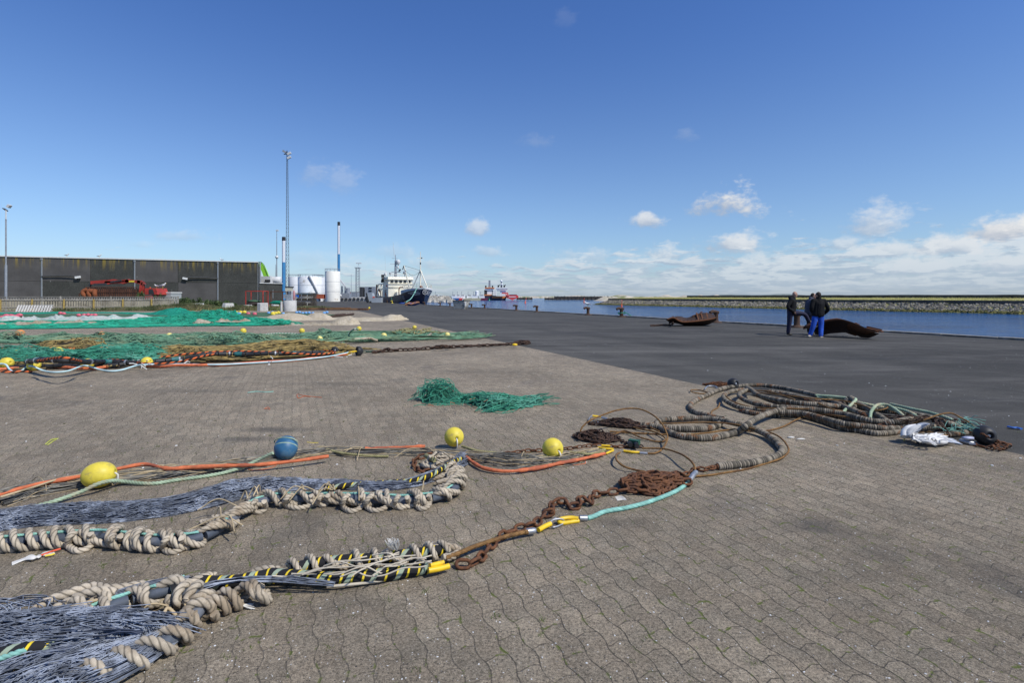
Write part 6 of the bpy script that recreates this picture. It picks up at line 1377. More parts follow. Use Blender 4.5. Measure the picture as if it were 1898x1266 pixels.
def weeds(px, Y, w_, h, n, label):
    A = []; B = []; x0 = hz(px, Y)
    for _ in range(n):
        x = x0 + rnd.gauss(0, w_ / 2); y = Y + rnd.gauss(0, .4); k = h * rnd.uniform(.4, 1) * max(.2, 1 - ((x - x0) / w_) ** 2 * .6); A.append((x, y, 0)); B.append((x + rnd.gauss(0, .15) * k, y + rnd.gauss(0, .15) * k, k))
    A = np.array(A); B = np.array(B); wd = np.array([(rnd.uniform(.015, .04), 0, 0) for _ in A]); mb = MB(); mb.add(np.stack([A - wd, A * .4 + B * .6 + wd * 1.4, B], 1).reshape(-1, 3), np.arange(3 * len(A)).reshape(-1, 3))
    mb.add(np.stack([A + wd, A * .5 + B * .5 - wd * 1.8, B + wd], 1).reshape(-1, 3), np.arange(3 * len(A)).reshape(-1, 3)); mb.build('weeds', M_WEEDS, label=label, cat='weeds', kind='stuff')
M_WEEDS = mat('weed_green', (.13, .15, .06), .9, var=.45, vs=1, col2=(.27, .23, .12), c2s=.8)
weeds(350, 62.5, 4.0, 1.0, 1500, 'tall brownish weeds beside the right end of the fence')
weeds(300, 61, 3.0, .8, 700, 'weeds at the foot of the fence right part'); weeds(380, 63, 2.2, .55, 500, 'weeds round the first white block'); weeds(452, 62, 2.2, .75, 700, 'weeds between the white blocks'); weeds(485, 63, 2, .5, 400, 'weeds under the red rack'); weeds(560, 66, 2.2, .5, 500, 'weeds right of the white cylinder'); weeds(590, 70, 2.0, .5, 300, 'weeds below the crab pots'); weeds(130, 58.5, 4, .45, 500, 'weeds at the foot of the fence beside the pallet'); weeds(225, 60, 5, .55, 600, 'weeds at the foot of the fence middle part')
# white concrete blocks
M_WC = mat('whitewashed_concrete', (.52, .51, .48), .85, var=.12, vs=2, col2=(.28, .25, .20), c2s=1.6, c2t=(.56, .7), bump=.01, bs_=10)
def block(px, yb, wpx, hpx, label, tilt=0, taper=.8):
    g = P(px, yb); k = g[1] / FPX; mb = MB(); W_ = wpx * k; H_ = hpx * k; n = 9
    prof = [(W_ / 2, 0), (W_ / 2 * .98, H_ * .25), (W_ / 2 * taper * 1.03, H_ * .92), (W_ / 2 * taper * .94, H_), (.001, H_)]
    mb.lathe(g, prof, 8, smooth=False); return mb.build('concrete_block', M_WC, label=label, cat='concrete block', group='white concrete blocks in the weeds')
block(368, 573.5, 23, 11.5, 'white painted concrete block farthest left, tapered, in front of the shrubs'); block(423, 573, 23, 11, 'second white tapered concrete block, below the last downpipe'); block(459, 574, 20, 9, 'small rubbly grey white concrete block left of the red rack')
block(487, 576.5, 20, 15, 'tall white round concrete block in front of the red rack', taper=.95); block(471, 568, 12, 6, 'small white block behind the rubbly one'); block(510, 568.5, 14, 8, 'low white block left of the big cylinder'); block(556, 568, 13, 7, 'low white block right of the big cylinder'); block(571, 565.5, 12, 6, 'farthest right white block, below the crab pots')
t = thing('control_pillar', 'big white round concrete base with two grey boxes, foot of the tall mast', 'pillar base', P(532, 577.5)); g = P(532, 577.5); k = g[1] / FPX
mb = MB(); mb.lathe(g + (0, .8, 0), [(11.7 * k, 0), (11.5 * k, 19.5 * k), (11 * k, 20 * k), (.001, 20 * k)], 26); mb.build('base', M_WC, t)
mb = MB(); mb.tube([P(521.5, 577.5), P(521.5, 577.5) + (0, 0, 19 * k)], 2.0 * k, 12); mb.build('half_column', M_WC, t)
zt = 20 * k
mb = MB(); mb.box(g + (-.15, .8, zt + .32), (.42, .3, .72)); mb.build('grey_box', M_GMET, t)
mb = MB(); mb.box(g + (-.5, .85, zt + .45), (.32, .3, .45)); mb.build('grey_box', M_GMET, t)
mb = MB(); mb.box(g + (-.15, .9, zt + 1.25), (.72, .35, .38)); mb.build('lamp_housing', mat('cream_box', (.55, .52, .40), .6), t)
mb = MB(); mb.bar(g + (-.3, .9, zt), g + (-.3, .9, zt + 1.1), .06); mb.bar(g + (.02, .9, zt), g + (.02, .9, zt + 1.1), .06); mb.box(g + (-.1, .9, zt + 1.5), (.8, .4, .12)); mb.build('stand', M_DMET, t)
mb = MB(); mb.tube(np.array([g + (.43, .8, zt + z) for z in (0.05, .12, .3, .9, 1.08, 1.15)]), [.04, .11, .13, .12, .08, .02], 12); mb.build('pink_cylinder', mat('faded_pink', (.45, .22, .22), .5, var=.2, vs=2), t)
# lattice mast
def lattice(name, label, px, Y, base_z, top_row, wb, wt, heads, m=M_DMET, sides=3, n=30, r=.035, rot=0.4):
    x = hz(px, Y); zt = Q(px, top_row, Y)[2]; t = thing(name, label, 'mast', (x, Y, base_z)); mb = MB()
    def c(i, f): w_ = wb + (wt - wb) * f; a = rot + i * 2 * PI / sides; return np.array((x + w_ / 2 * math.cos(a) * 1.15, Y + w_ / 2 * math.sin(a) * 1.15, base_z + (zt - base_z) * f))
    for i in range(sides): mb.tube([c(i, 0), c(i, 1)], r, 6)
    A = []; B = []
    for k in range(n):
        for i in range(sides): A += [c(i, k / n), c(i, k / n)]; B += [c((i + 1) % sides, (k + 1) / n), c((i + 1) % sides, k / n)]
    mb.segs(np.array(A), np.array(B), r * .45, 4); mb.build('lattice', m, t); heads(t, np.array((x, Y, zt))); return t
def heads_main(t, c):
    mb = MB(); mb.bar(c + (-.35, 0, .1), c + (.3, 0, .1), .08); mb.tube([c, c + (0, 0, .5)], .05, 6); mb.build('head_frame', M_DMET, t)
    for dx, dz, rz in ((.28, .05, .5), (.28, -.4, .5), (-.25, .25, -.6)):
        mb = MB(); mb.box(c + (dx, -.1, dz + .1), (.42, .2, .22), tilt=Matrix.Rotation(-rz, 3, 'Y')); mb.build('floodlight', M_WMET if dx > 0 else M_GMET, t)
lattice('lattice_mast', 'tallest slender dark lattice mast with floodlights on top', 532, 60.5, 1.1, 287, .42, .13, heads_main, n=38, r=.022)
# thin masts
def pole(name, label, px, Y, top, r, extra=None, m=M_GMET, z0=0):
    x = hz(px, Y); zt = Q(px, top, Y)[2]; t = thing(name, label, 'mast', (x, Y, z0)); mb = MB(); mb.tube([(x, Y, z0), (x, Y, z0 + (zt - z0) * .5), (x, Y, zt)], [r, r * .8, r * .4], 7); mb.build('pole', m, t)
    if extra: extra(t, np.array((x, Y, zt)))
    return t
def h1(t, c):
    mb = MB(); mb.box(c + (.1, 0, 0), (.5, .3, .25)); mb.build('lamp', M_WMET, t)
    mb = MB(); mb.ball(c - (-.1, .2, 5.7), .35, 10); mb.build('white_disc', M_WMET, t)
pole('thin_mast', 'thin grey mast with a white disc, left of the left chimney', 513, 115, 427, .13, h1); pole('thin_mast', 'second very thin mast left of the left chimney, with two small lamps', 511, 125, 490, .1, None, M_GMET)
pole('thin_mast', 'thin faint mast left of the platform tower', 651, 240, 508, .14, None, M_GMET)
def h2(t, c):
    mb = MB(); mb.box(c + (0, 0, .2), (2.4, 2.4, .3)); mb.build('platform', M_GMET, t); mb = MB(); mb.bar(c + (0, 0, .2), c + (.5, 0, 2.2), .12); mb.box(c + (.5, 0, 2.4), (2.6, .8, .4)); mb.build('lamp_bank', M_WMET, t)
lattice('lattice_tower', 'short grey lattice tower with a lamp platform, left of the fishing boat', 663, 260, 0, 497, 2.1, 1.8, h2, M_GMET, 4, 12, .10, .78)
# chimneys
M_CW = mat('chimney_white', (.82, .82, .82), .6, var=.05); M_CB = mat('chimney_blue', (.06, .26, .50), .6, var=.12, vs=.2); M_CBL = mat('chimney_black', (.03, .03, .035), .7)
def chimney(px, Y, top, blue, wpx, label):
    x = hz(px, Y); k = Y / FPX; r = wpx * k / 2; zt = Q(px, top, Y)[2]; zb = Q(px, blue, Y)[2]; zc = Q(px, top + 7, Y)[2]; t = thing('chimney', label, 'chimney', (x, Y, 0))
    mb = MB(); mb.cyl((x, Y, zb), (x, Y, zc), r, sides=18); mb.build('white_shaft', M_CW, t)
    mb = MB(); mb.cyl((x, Y, 0), (x, Y, zb), r * 1.02, r, sides=18); mb.build('blue_shaft', M_CB, t)
    mb = MB(); mb.cyl((x, Y, zc), (x, Y, zt), r * 1.08, r, sides=18); mb.build('black_top', M_CBL, t)
    mb = MB()
    for z in np.arange(2, zt - 3, 1.5): mb.bar((x + r * 1.1, Y - r * .6, z), (x + r * 1.1, Y - r * .6, z + 1.45), .1)
    mb.build('ladder', M_CB, t)
chimney(526, 280, 439, 486, 6.2, 'shorter chimney, white over blue with black top, behind the tall lattice mast'); chimney(628, 300, 411, 471, 4.8, 'taller slim chimney, white over blue with black top, right of the tanks')
# tanks
M_TK = mat('tank_white', (.76, .76, .74), .6, var=.07, vs=.4, col2=(.42, .39, .33), c2s=.3, c2t=(.6, .7)); M_TG = mat('tank_grey', (.60, .61, .61), .6, var=.08, vs=.4); M_TR = mat('tank_cream', (.80, .77, .68), .6, var=.06, vs=.5, col2=(.36, .25, .12), c2s=.35, c2t=(.60, .68))
def tank(x0, x1, top, Y, m, label, dome=.06, stair=None):
    k = Y / FPX; x = hz((x0 + x1) / 2, Y); r = (x1 - x0) * k / 2; zt = Q(0, top, Y)[2]; t = thing('storage_tank', label, 'tank', (x, Y, 0)); mb = MB(); mb.lathe((x, Y, 0), [(r, 0), (r, zt), (r * .97, zt + .1), (r * .5, zt + r * dome * .8), (.01, zt + r * dome)], 36); mb.build('shell', m, t)
    mb = MB(); n = 30
    for z in (zt * .33, zt * .66): mb.lathe((x, Y, z), [(r * 1.002, -.05), (r * 1.008, 0), (r * 1.002, .05)], 36)
    a_ = np.linspace(0, 2 * PI, 37); mb.tube(np.array([(x + r * math.cos(a), Y + r * math.sin(a), zt + .9) for a in a_]), .05, 4)
    for a in a_[::3]: mb.tube([(x + r * math.cos(a), Y + r * math.sin(a), zt), (x + r * math.cos(a), Y + r * math.sin(a), zt + .9)], .05, 4)
    mb.build('railing', M_GMET, t)
    if stair:
        mb = MB(); aa = np.linspace(stair[0], stair[1], 24); mb.tube(np.array([(x + r * 1.05 * math.cos(a), Y + r * 1.05 * math.sin(a), zt * (1 - i / 23) + .3) for i, a in enumerate(aa)]), .32, 4); mb.build('stairway', M_GMET, t)
    return t
tank(580, 603, 514, 222, M_TG, 'grey tank half hidden behind the biggest white tank'); tank(535, 556, 513.5, 206, M_TG, 'grey tank at the left, right beside the lattice mast')
tank(553.5, 597, 514, 186, M_TK, 'biggest, widest white tank with a curved stairway', .12, (-PI * .42, -PI * .12)); tank(603, 630, 503.5, 178, M_TR, 'tall narrow cream tank with brown stains, highest of the tanks', .03)
# process tower to the right of the cream tank
t = thing('conveyor_plant', 'grey machinery with slanted white chute, between cream tank and lattice tower', 'machinery', (hz(640, 190), 190, 0))
mb = MB(); mb.bar(Q(629, 517, 190), Q(640, 531, 190), .5); mb.build('chute', M_WMET, t); mb = MB()
for x in (634, 640, 646): mb.bar(Q(x, 530 + (x - 634) * .3, 191), Q(x, 552, 191), .5)
mb.tube([Q(645, 534, 190), Q(645, 546, 190)], .7, 10); mb.box(Q(640, 548, 189), (3.4, 2, 1.8)); mb.build('frame', M_GMET, t)
# low clutter in front of tanks
def lowbox(px0, px1, r0, r1, Y, m, name, label, cat, dep=3):
    a = Q(px0, r1, Y); b_ = Q(px1, r0, Y); a[2] = max(a[2], 0); mb = MB(); mb.box(((a[0] + b_[0]) / 2, Y + dep / 2, (a[2] + b_[2]) / 2), (b_[0] - a[0], dep, b_[2] - a[2])); mb.box(((a[0] + b_[0]) / 2, Y + dep / 2, b_[2] + .06), ((b_[0] - a[0]) * 1.03, dep * 1.03, .12)); return mb.build(name, m, label=label, cat=cat)
lowbox(582, 599, 546.0, 553.5, 176, mat('container_orange', (.45, .11, .05), .6, var=.15), 'container', 'faded orange container in front of the tall cream tank', 'container')
lowbox(554, 580, 543.6, 546.5, 178, mat('pipe_blue', (.10, .36, .50), .6), 'steel_skip', 'low light blue skip in front of the widest tank', 'skip'); lowbox(600, 616, 549, 553, 188, M_GMET, 'shed', 'low grey shed behind the tyre wall, right of the orange container', 'shed')
mb = MB(); mb.tube([Q(622, 548, 186), Q(624, 548, 186), Q(631, 548, 186), Q(633, 548, 186)], [.3, .55, .55, .3], 12); mb.build('pressure_tank', M_WMET, label='small white horizontal tank behind the tyre wall', cat='tank')
for i, (a, b_, r0, m, lb) in enumerate(((650, 662, 541.5, M_GMET, 'low grey house behind the tyre wall, left'), (660, 672, 541.0, mat('house_ochre', (.40, .30, .16), .8), 'ochre house behind the tyre wall'), (648, 652, 541.5, M_ORNG, 'tiny orange hut behind the tyre wall'), (636, 649, 545, M_DMET, 'dark low shed behind the tyre wall'), (662, 686, 548, M_WMET, 'long white low building left of the fishing boat'), (672, 680, 545, M_GMET, 'small grey house left of the fishing boat'))):
    lowbox(a, b_, r0, 552, 300 + i * 12, m, 'harbour_house', lb, 'building', 8)
# crab pots
t = thing('crab_pots', 'stack of dark wire crab pots with a blue sheet, right of the mast base', 'crab pots', P(565, 566)); YC = 88.
mb = MB()
for cx, w_ in ((552, 9), (562.5, 9), (573, 9), (581, 6)):
    for z0, z1 in ((0, .75), (.78, 1.5), (1.53, 2.2)):
        x0, x1 = hz(cx - w_ / 2, YC), hz(cx + w_ / 2, YC)
        for q in np.linspace(0, 1, 6): mb.bar((x0 + (x1 - x0) * q, YC, z0), (x0 + (x1 - x0) * q, YC, z1), .05); mb.bar((x0 + (x1 - x0) * q, YC + .8, z0), (x0 + (x1 - x0) * q, YC + .8, z1), .05)
        for q in np.linspace(z0, z1, 5): mb.bar((x0, YC, q), (x1, YC, q), .05)
        mb.box(((x0 + x1) / 2, YC + .4, (z0 + z1) / 2), ((x1 - x0) * .7, .5, (z1 - z0) * .6), mi=1)
mb.build('wire_pots', [mat('pot_wire', (.12, .10, .08), .8), mat('dark_net_inside', (.03, .03, .028), .9)], t)
mb = MB(); mb.prism([Q(x, y, YC - .2) for x, y in ((545, 547.3), (553.5, 547), (552.8, 551.5), (550, 549.5))], (0, 1.0, .1)); mb.build('blue_sheet', mat('blue_sheet', (.02, .14, .55), .5), t)
# red rack and brown frame with nets
def rack(x0, x1, top, bot, Y, m, label, extra):
    t = thing('net_rack', label, 'rack', (hz((x0 + x1) / 2, Y), Y, 0)); mb = MB(); zt = Q(0, top, Y)[2]
    for d in (0, 1.4):
        for x in (x0, x1): mb.bar((hz(x, Y), Y + d, 0), (hz(x, Y), Y + d, zt), .10)
        mb.bar((hz(x0, Y), Y + d, zt), (hz(x1, Y), Y + d, zt), .10); mb.bar((hz(x0, Y), Y + d, .3), (hz(x1, Y), Y + d, .3), .10)
    for x in (x0, x1): mb.bar((hz(x, Y), Y, zt), (hz(x, Y), Y + 1.4, zt), .10); mb.bar((hz(x, Y), Y, .3), (hz(x, Y), Y + 1.4, .3), .10)
    mb.build('frame', m, t); return t
rack(455.5, 487.5, 539.5, 562, 68, M_RED, 'bright red steel rack frame holding dark netting', None); rack(493.5, 524, 540.5, 562, 72, M_RW, 'brown rusty rack frame between red rack and mast base', None)
def lump_net(cx, cy, z, rx, ry, rz, m, label, seed):
    G = []; f = n2d(26, 14, 4, 3, .13, seed)
    for i in range(26):
        a = i / 25 * 2 * PI; G.append([(cx + rx * math.cos(a) * math.sin(b_ * PI / 13) * (1 + f[i % 25, b_]), cy + ry * math.sin(a) * math.sin(b_ * PI / 13) * (1 + f[i % 25, b_]), z + rz * (1 + math.cos(b_ * PI / 13) * (1 + f[i % 25, b_]))) for b_ in range(14)])
    MB().grid(G).build('netting_heap', m, label=label, cat='fishing net')
lump_net(hz(471, 68.7), 68.7, .35, 1.0, .6, .33, mat('dark_brown_net', (.05, .035, .03), .9), 'dark brown netting lying in the red rack', 3); lump_net(hz(470, 68.7), 68.7, .85, .85, .5, .18, M_CSAGE, 'green netting on top of the brown netting in the red rack', 4)
lump_net(hz(513, 72.7), 72.7, .55, 1.0, .6, .25, M_CTEAL, 'teal netting hanging over the brown rusty rack', 5)
# --- tyre wall
tw = thing('tyre_wall', 'low white concrete quay wall hung with tyres, left of the fishing boat', 'wall', (hz(648, 200), 200, 0)); YT = 200.
mb = MB(); xa, xb = hz(598, YT), hz(688, YT); mb.box(((xa + xb) / 2, YT + .6, .75), (xb - xa, 1.0, 1.5)); mb.build('wall', mat('white_quay_wall', (.55, .54, .50), .8, var=.1, vs=.3), tw)
M_TY = mat('tyre_rubber', (.03, .03, .03), .8); base = None
for i, x in enumerate(list(np.arange(604.5, 672, 7.4)) + [678.5, 684]):
    c = np.array((hz(x, YT), YT - .05, .68)); lb = 'black lorry tyre hung on the white quay wall'
    if base is None:
        mb = MB(); mb.lathe(c, [(.27, .14), (.30, -.16), (.50, -.2), (.56, -.1), (.56, .1), (.5, .14)], 18, axis=(0, 1, 0)); base = mb.build('tyre', M_TY, org=c, label=lb, cat='tyre', group='tyres on the white quay wall')
    else: dup(base, c, label=lb)
    if i in (1, 10): pass
# --- bollards
def bollard_proto():
    g = quay(44, -.75, 0); t = thing('bollard', 'x', 'bollard', (*g[:2], 0), 'rusty bollards along the quay edge')
    mb = MB(); mb.lathe(g, [(.28, 0), (.28, .04), (.15, .06), (.115, .12), (.11, .42), (.125, .48)], 16); mb.build('post', M_RUSTB, t)
    mb = MB(); d = np.array((*QN, 0)); mb.tube(smooth([g + d * .16 + (0, 0, .50), g + (0, 0, .53), g - d * .24 + (0, 0, .55), g - d * .36 + (0, 0, .50)], .04), [.15] + [.155] * 0 or .12, 12) if False else mb.tube(smooth([g + d * .14 + (0, 0, .50), g + (0, 0, .53), g - d * .22 + (0, 0, .55), g - d * .36 + (0, 0, .49)], .04), .085, 12, flat=1.0); mb.build('horn', M_RUSTB, t); return t
M_RUSTB = rust_mat('bollard_rust', (.040, .028, .023), (.075, .042, .028), (.15, .08, .04))
bp = bollard_proto(); names = ['tenth', 'ninth', 'eighth', 'seventh']
bl = [(1477, 'bollard half hidden behind the man with a raised leg', 1.3), (1327, 'bollard right behind the left rusty trawl door', 1.25), (1152, 'bollard with green rope tied round it', 1.25), (1090, 'bollard with a gull standing above it', 1.15), (995, 'bollard second left of the gull bollard', 1.1), (957, 'bollard third left of the gull bollard', 1.1), (898, 'bollard with a yellow patch, second right of the grey skip', 1), (874, 'bollard directly right of the grey skip', 1), (834, 'bollard just left of the grey skip', 1), (816, 'bollard second left of the grey skip', 1), (787, 'bollard under the bow of the fishing boat', 1), (752, 'bollard holding the teal mooring rope', 1), (727, 'yellow painted bollard beside the fishing boat', 1), (718, 'bollard farthest along the quay, beside the hull of the boat', 1)]
def qpx(px, off):                     # point on the quay (offset off) seen at column px
    k = (px - 949) / FPX; a = quay(0, off); d = np.array((-.42, 1.)); s = (k * a[1] - a[0]) / (d[0] - k * d[1]); return np.array((a[0] + d[0] * s, a[1] + d[1] * s, 0))
for i, (px, lb, sc) in enumerate(bl):
    q = qpx(px, -.85)
    if i == 0: bp.location = q; bp['label'] = lb; bp.scale = (sc,) * 3; b_ = bp
    else: b_ = dup(bp, q, label=lb, scale=sc)
    if px == 727:
        for ch in b_.children: ch.data = ch.data.copy(); ch.data.materials[0] = M_YELF
q = qpx(1152, -.85); mb = MB(); mb.tube(np.array([q + (.26 * math.cos(a), .26 * math.sin(a), .3 + .05 * math.sin(3 * a)) for a in np.linspace(0, 6, 30)]), .035, 6); mb.tube([q + (.25, 0, .4), q + (.9, .4, .05)], .035, 6); mb.build('mooring_rope', M_NGREEN, label='green rope tied round a rusty bollard', cat='rope')
q = qpx(1089, -.85); gull(1089, HOR + (1.6 - .68) * 1000 / q[1], q[1], 'gull standing on a rusty bollard by the water', 1.25, PI)
# --- grey skip
t = thing('skip', 'tapered galvanised steel skip standing on the quay', 'skip', P(855, 573)); Ys = 69.5
mb = MB(); fl = [Q(841.5, 572.5, Ys), Q(861, 573.5, Ys - .6), Q(866, 572.5, Ys + .1), Q(848, 571.5, Ys + 1.0)]; tp = [Q(839, 557, Ys), Q(860.5, 557.3, Ys - .6), Q(872, 557, Ys + .2), Q(850, 556.6, Ys + 1.2)]
for p_ in fl: p_[2] = .02
V = np.array(fl + tp); mb.add(V, [(0, 3, 2, 1), (0, 1, 5, 4), (1, 2, 6, 5), (2, 3, 7, 6), (3, 0, 4, 7)]); mb.add(V[4:] * 1 - (0, 0, .25), [(0, 1, 2, 3)]); mb.build('tub', mat('galvanised_skip', (.36, .35, .31), .65, metal=.0, var=.25, vs=2, col2=(.16, .15, .13), c2s=2), t)
mb = MB()
for i in range(4): mb.bar(V[4 + i], V[4 + (i + 1) % 4], .07, .06)
mb.build('rim', M_DMET, t); mb = MB(); mb.box((V[5] + V[1]) / 2 + (.12, -.05, .15), (.14, .04, .5), rz=.2); mb.build('white_label', M_WMET, t)
# --- channel markers
def marker(px, yb, yt, m, label, lean=0):
    Y = 3100. / (yb - HOR); b_ = Q(px, yb, Y); tp = Q(px + lean, yt, Y); t = thing('channel_marker', label, 'channel marker', b_); k = Y / FPX
    mb = MB(); mb.tube([b_ - (0, 0, .4), b_ + (tp - b_) * .3, b_ + (tp - b_) * .36, tp], [1.1 * k, 1.3 * k, .4 * k, .3 * k], 8); mb.build('spar', m, t)
    mb = MB(); mb.cyl(b_ + (tp - b_) * .85, tp, .7 * k, sides=8); mb.build('topmark', m, t)
M_MK = mat('marker_red', (.75, .10, .04), .5); marker(973, 562.5, 552, M_MK, 'leaning red channel marker right of the supply ships', 2.5); marker(1082.5, 561, 552.5, M_MK, 'upright red channel marker above the gull'); marker(1152, 569.5, 555.5, M_MK, 'nearest, biggest red channel marker in front of the rubble bank', 1); marker(907, 556.8, 552.5, mat('marker_green', (.05, .35, .18), .5), 'small green channel marker in front of the supply ships')
# --- jetties
def jetty(x0, x1, Y, z, label):
    t = thing('jetty', label, 'jetty', (hz((x0 + x1) / 2, Y), Y, -1.5)); mb = MB(); a, b_ = hz(x0, Y), hz(x1, Y); mb.box(((a + b_) / 2, Y + 3, z - .9), (b_ - a, 6, 1.8)); mb.build('deck', M_CHAN, t); mb = MB(); x = a
    while x < b_: mb.cyl((x, Y - .3, -4), (x, Y - .3, z + rnd.uniform(.2, .9)), .25, sides=6); x += 3.2
    mb.build('piles', M_CHAN, t)
jetty(1010, 1160, 440, .7, 'long dark timber jetty between the open water and the rubble bank'); jetty(1028, 1128, 520, 1.9, 'higher dark jetty behind the long one'); jetty(958, 987, 470, .8, 'short dark jetty right of the red supply ship')
mb = MB(); pts = []
for _ in range(700): x = rnd.uniform(760, 842); Y = 300 + rnd.uniform(-12, 6); k = max(0, min(1, (842 - x) / 14)); pts.append((hz(x, Y), Y, -1.6 + rnd.uniform(0, 2.6) * k * max(0, min(1, (Y - 286) / 12))))
lumps(mb, pts, .8, 1.6); mb.build('stone_breakwater', mat('pale_stone', (.42, .39, .33), .9, var=.3, vs=.3), label='pale stone breakwater behind the bow of the fishing boat', cat='breakwater', kind='stuff')
# ================================================================ FISHING BOAT
F3 = np.array((-QD[0], -QD[1], 0)); S3 = np.array((QN[0], QN[1], 0)); BOW = np.append(quay(121, 3.95)[:2], 0)
def bpt(l, s, z): return BOW - F3 * l + S3 * s + np.array((0, 0, z))        # l aft of the stem, s toward open water
sheer = interp([(0, 3.3), (5, 2.8), (10, 2.2), (20, 1.75), (32, 1.5), (54, 1.7)]); bulw = interp([(0, 3.72), (5, 3.40), (10, 3.05)])
bdk = interp([(0, .08), (1, 1.15), (2, 1.85), (4, 2.75), (8, 3.4), (12, 3.55), (46, 3.5), (54, 2.9)]); bwl = interp([(1.4, .03), (4, .9), (8, 2.2), (14, 3.2), (46, 3.2), (54, 2.2)])
def hull(l, z, side, out=0.):
    zs = sheer(l); t = min(1.15, max(0, (z + 1.6) / (zs + 1.6))); rake = 1.4 * (1 - t); b = bwl(max(l, 1.4)) * (1 - t ** 1.4) + bdk(l) * t ** 1.4 if l > 1.4 else bdk(l) * t ** 1.6 + .02
    return bpt(l + rake * max(0, 1 - l / 6), side * (b + out), z)
bt = thing('fishing_boat', 'dark blue and cream fishing boat moored bow toward us at the quay', 'boat', tuple(bpt(25, 0, -1.5)))
M_NAVY = mat('navy_hull', (.012, .020, .055), .35, var=.2, vs=.4, col2=(.03, .045, .09), c2s=.3, c2t=(.55, .75)); M_CREAM = mat('cream_paint', (.82, .77, .62), .5, var=.06, vs=.6); M_GBUL = mat('grey_bulwark', (.50, .51, .50), .6, var=.1, vs=.6)
mb = MB(); ls = np.concatenate([np.linspace(0, 6, 14), np.linspace(7, 54, 24)])
for sd in (-1, 1): mb.grid([[hull(l, -2.0 + (sheer(l) + 2.0) * t, sd) for t in np.linspace(0, 1, 9)] for l in ls])
mb.grid([[hull(54, -2 + (sheer(54) + 2) * t, -1), hull(54, -2 + (sheer(54) + 2) * t, 1)] for t in (0, 1)], smooth=False); mb.build('hull', M_NAVY, bt)
mb = MB()
for sd in (-1, 1): mb.grid([[hull(l, sheer(l), sd), hull(l, sheer(l), sd) * (1, 1, 0) + (0, 0, bulw(l)) + S3 * sd * .10, hull(l, sheer(l), sd) * (1, 1, 0) + (0, 0, bulw(l)) - S3 * sd * .05] for l in np.linspace(0, 10, 16)])
mb.build('bulwark', M_GBUL, bt)
mb = MB(); mb.grid([[hull(l, sheer(l) - .3 if l > 10 else sheer(l) + .1, -1, -.1), hull(l, sheer(l) - .3 if l > 10 else sheer(l) + .1, 1, -.1)] for l in ls], smooth=False); mb.build('deck', M_GMET, bt)
mb = MB()
for sd in (-1, 1):
    for k, (z0, l0) in enumerate(((-.30, 5.2), (-.62, 4.3), (-.94, 3.4))):
        mb.grid([[hull(l, sheer(l) + z0, sd, .03), hull(l, sheer(l) + z0 - .15, sd, .03)] for l in np.linspace(.75 + .1 * k, l0 if sd < 0 else l0 * .8, 9)])
c = hull(.35, 2.62, -1) * .5 + hull(.35, 2.62, 1) * .5 + F3 * .55
mb.tube(np.array([c + S3 * .52 * math.cos(a) + np.array((0, 0, .52 * math.sin(a))) for a in np.linspace(0, 2 * PI, 25)]), .055, 6)
mb.tube([c + S3 * -.26 + (0, 0, .28), c + (0, 0, -.28), c + S3 * .26 + (0, 0, .28)], .06, 6)
mb.build('bow_emblem', M_WHITE, bt)
mb = MB(); mb.lathe(c - F3 * .12, [(.001, -.05), (.5, -.05), (.5, .05), (.001, .05)], 24, axis=tuple(F3)); mb.build('emblem_disc', M_NAVY, bt)
def text_mesh(txt, size, m, ext=.01):
    cu = D.curves.new('txt', 'FONT'); cu.body = txt; cu.size = size; cu.extrude = ext; cu.align_x = 'CENTER'; cu.align_y = 'CENTER'; o = D.objects.new('txt', cu); COL.objects.link(o)
    bpy.context.view_layer.update(); me = D.meshes.new_from_object(o); D.objects.remove(o); me.materials.clear(); me.materials.append(m); return me
def place_text(txt, size, c, xd, up, m, name, parent):
    me = text_mesh(txt, size, m); o = D.objects.new(name, me); COL.objects.link(o); xd = Vector(xd).normalized(); up = Vector(up); zd = xd.cross(up).normalized(); up = zd.cross(xd); M_ = Matrix((xd, up, zd)).transposed().to_4x4(); o.parent = parent; M_.translation = Vector(np.asarray(c) - ORG[parent.name]); o.matrix_local = M_; ORG[o.name] = np.asarray(c); return o
ca = hull(8.2, 1.35, -1, .05); cb_ = hull(10.8, 1.25, -1, .05); cm = hull(9.5, 1.3, -1, .08); upv = hull(9.5, 1.8, -1) - hull(9.5, .9, -1)
place_text('E 428', 1.35, cm, ca - cb_, upv, mat('faded_letter', (.33, .34, .38), .7), 'registration', bt)
# wheelhouse
def bbox(mbx, l0, l1, s0, s1, z0, z1, lean=0, mi=0):
    V = [bpt(l0 - (lean if z == z1 else 0) * 1, s0, z) if l == l0 else bpt(l1, s0, z) for z in (z0, z1) for l in (l0, l1)]
    q = [bpt(l0, s0, z0), bpt(l0, s1, z0), bpt(l1, s1, z0), bpt(l1, s0, z0), bpt(l0 - lean, s0, z1), bpt(l0 - lean, s1, z1), bpt(l1, s1, z1), bpt(l1, s0, z1)]
    mbx.add(q, [(0, 3, 2, 1), (4, 5, 6, 7), (0, 1, 5, 4), (1, 2, 6, 5), (2, 3, 7, 6), (3, 0, 4, 7)], mi=mi)
mb = MB(); bbox(mb, 27.5, 37, -3.45, 3.1, 1.0, 4.2); bbox(mb, 27.2, 36, -3.5, 3.2, 4.2, 5.2); bbox(mb, 27.4, 36, -3.45, 3.15, 5.2, 6.35, .15); wh = mb.build('wheelhouse', M_CREAM, bt)
mb = MB(); bbox(mb, 26.9, 36.3, -3.6, 3.3, 6.35, 7.05, -.25); bbox(mb, 26.9, 36.3, -3.7, 3.4, 6.30, 6.42); mb.build('roof', M_CREAM, bt)
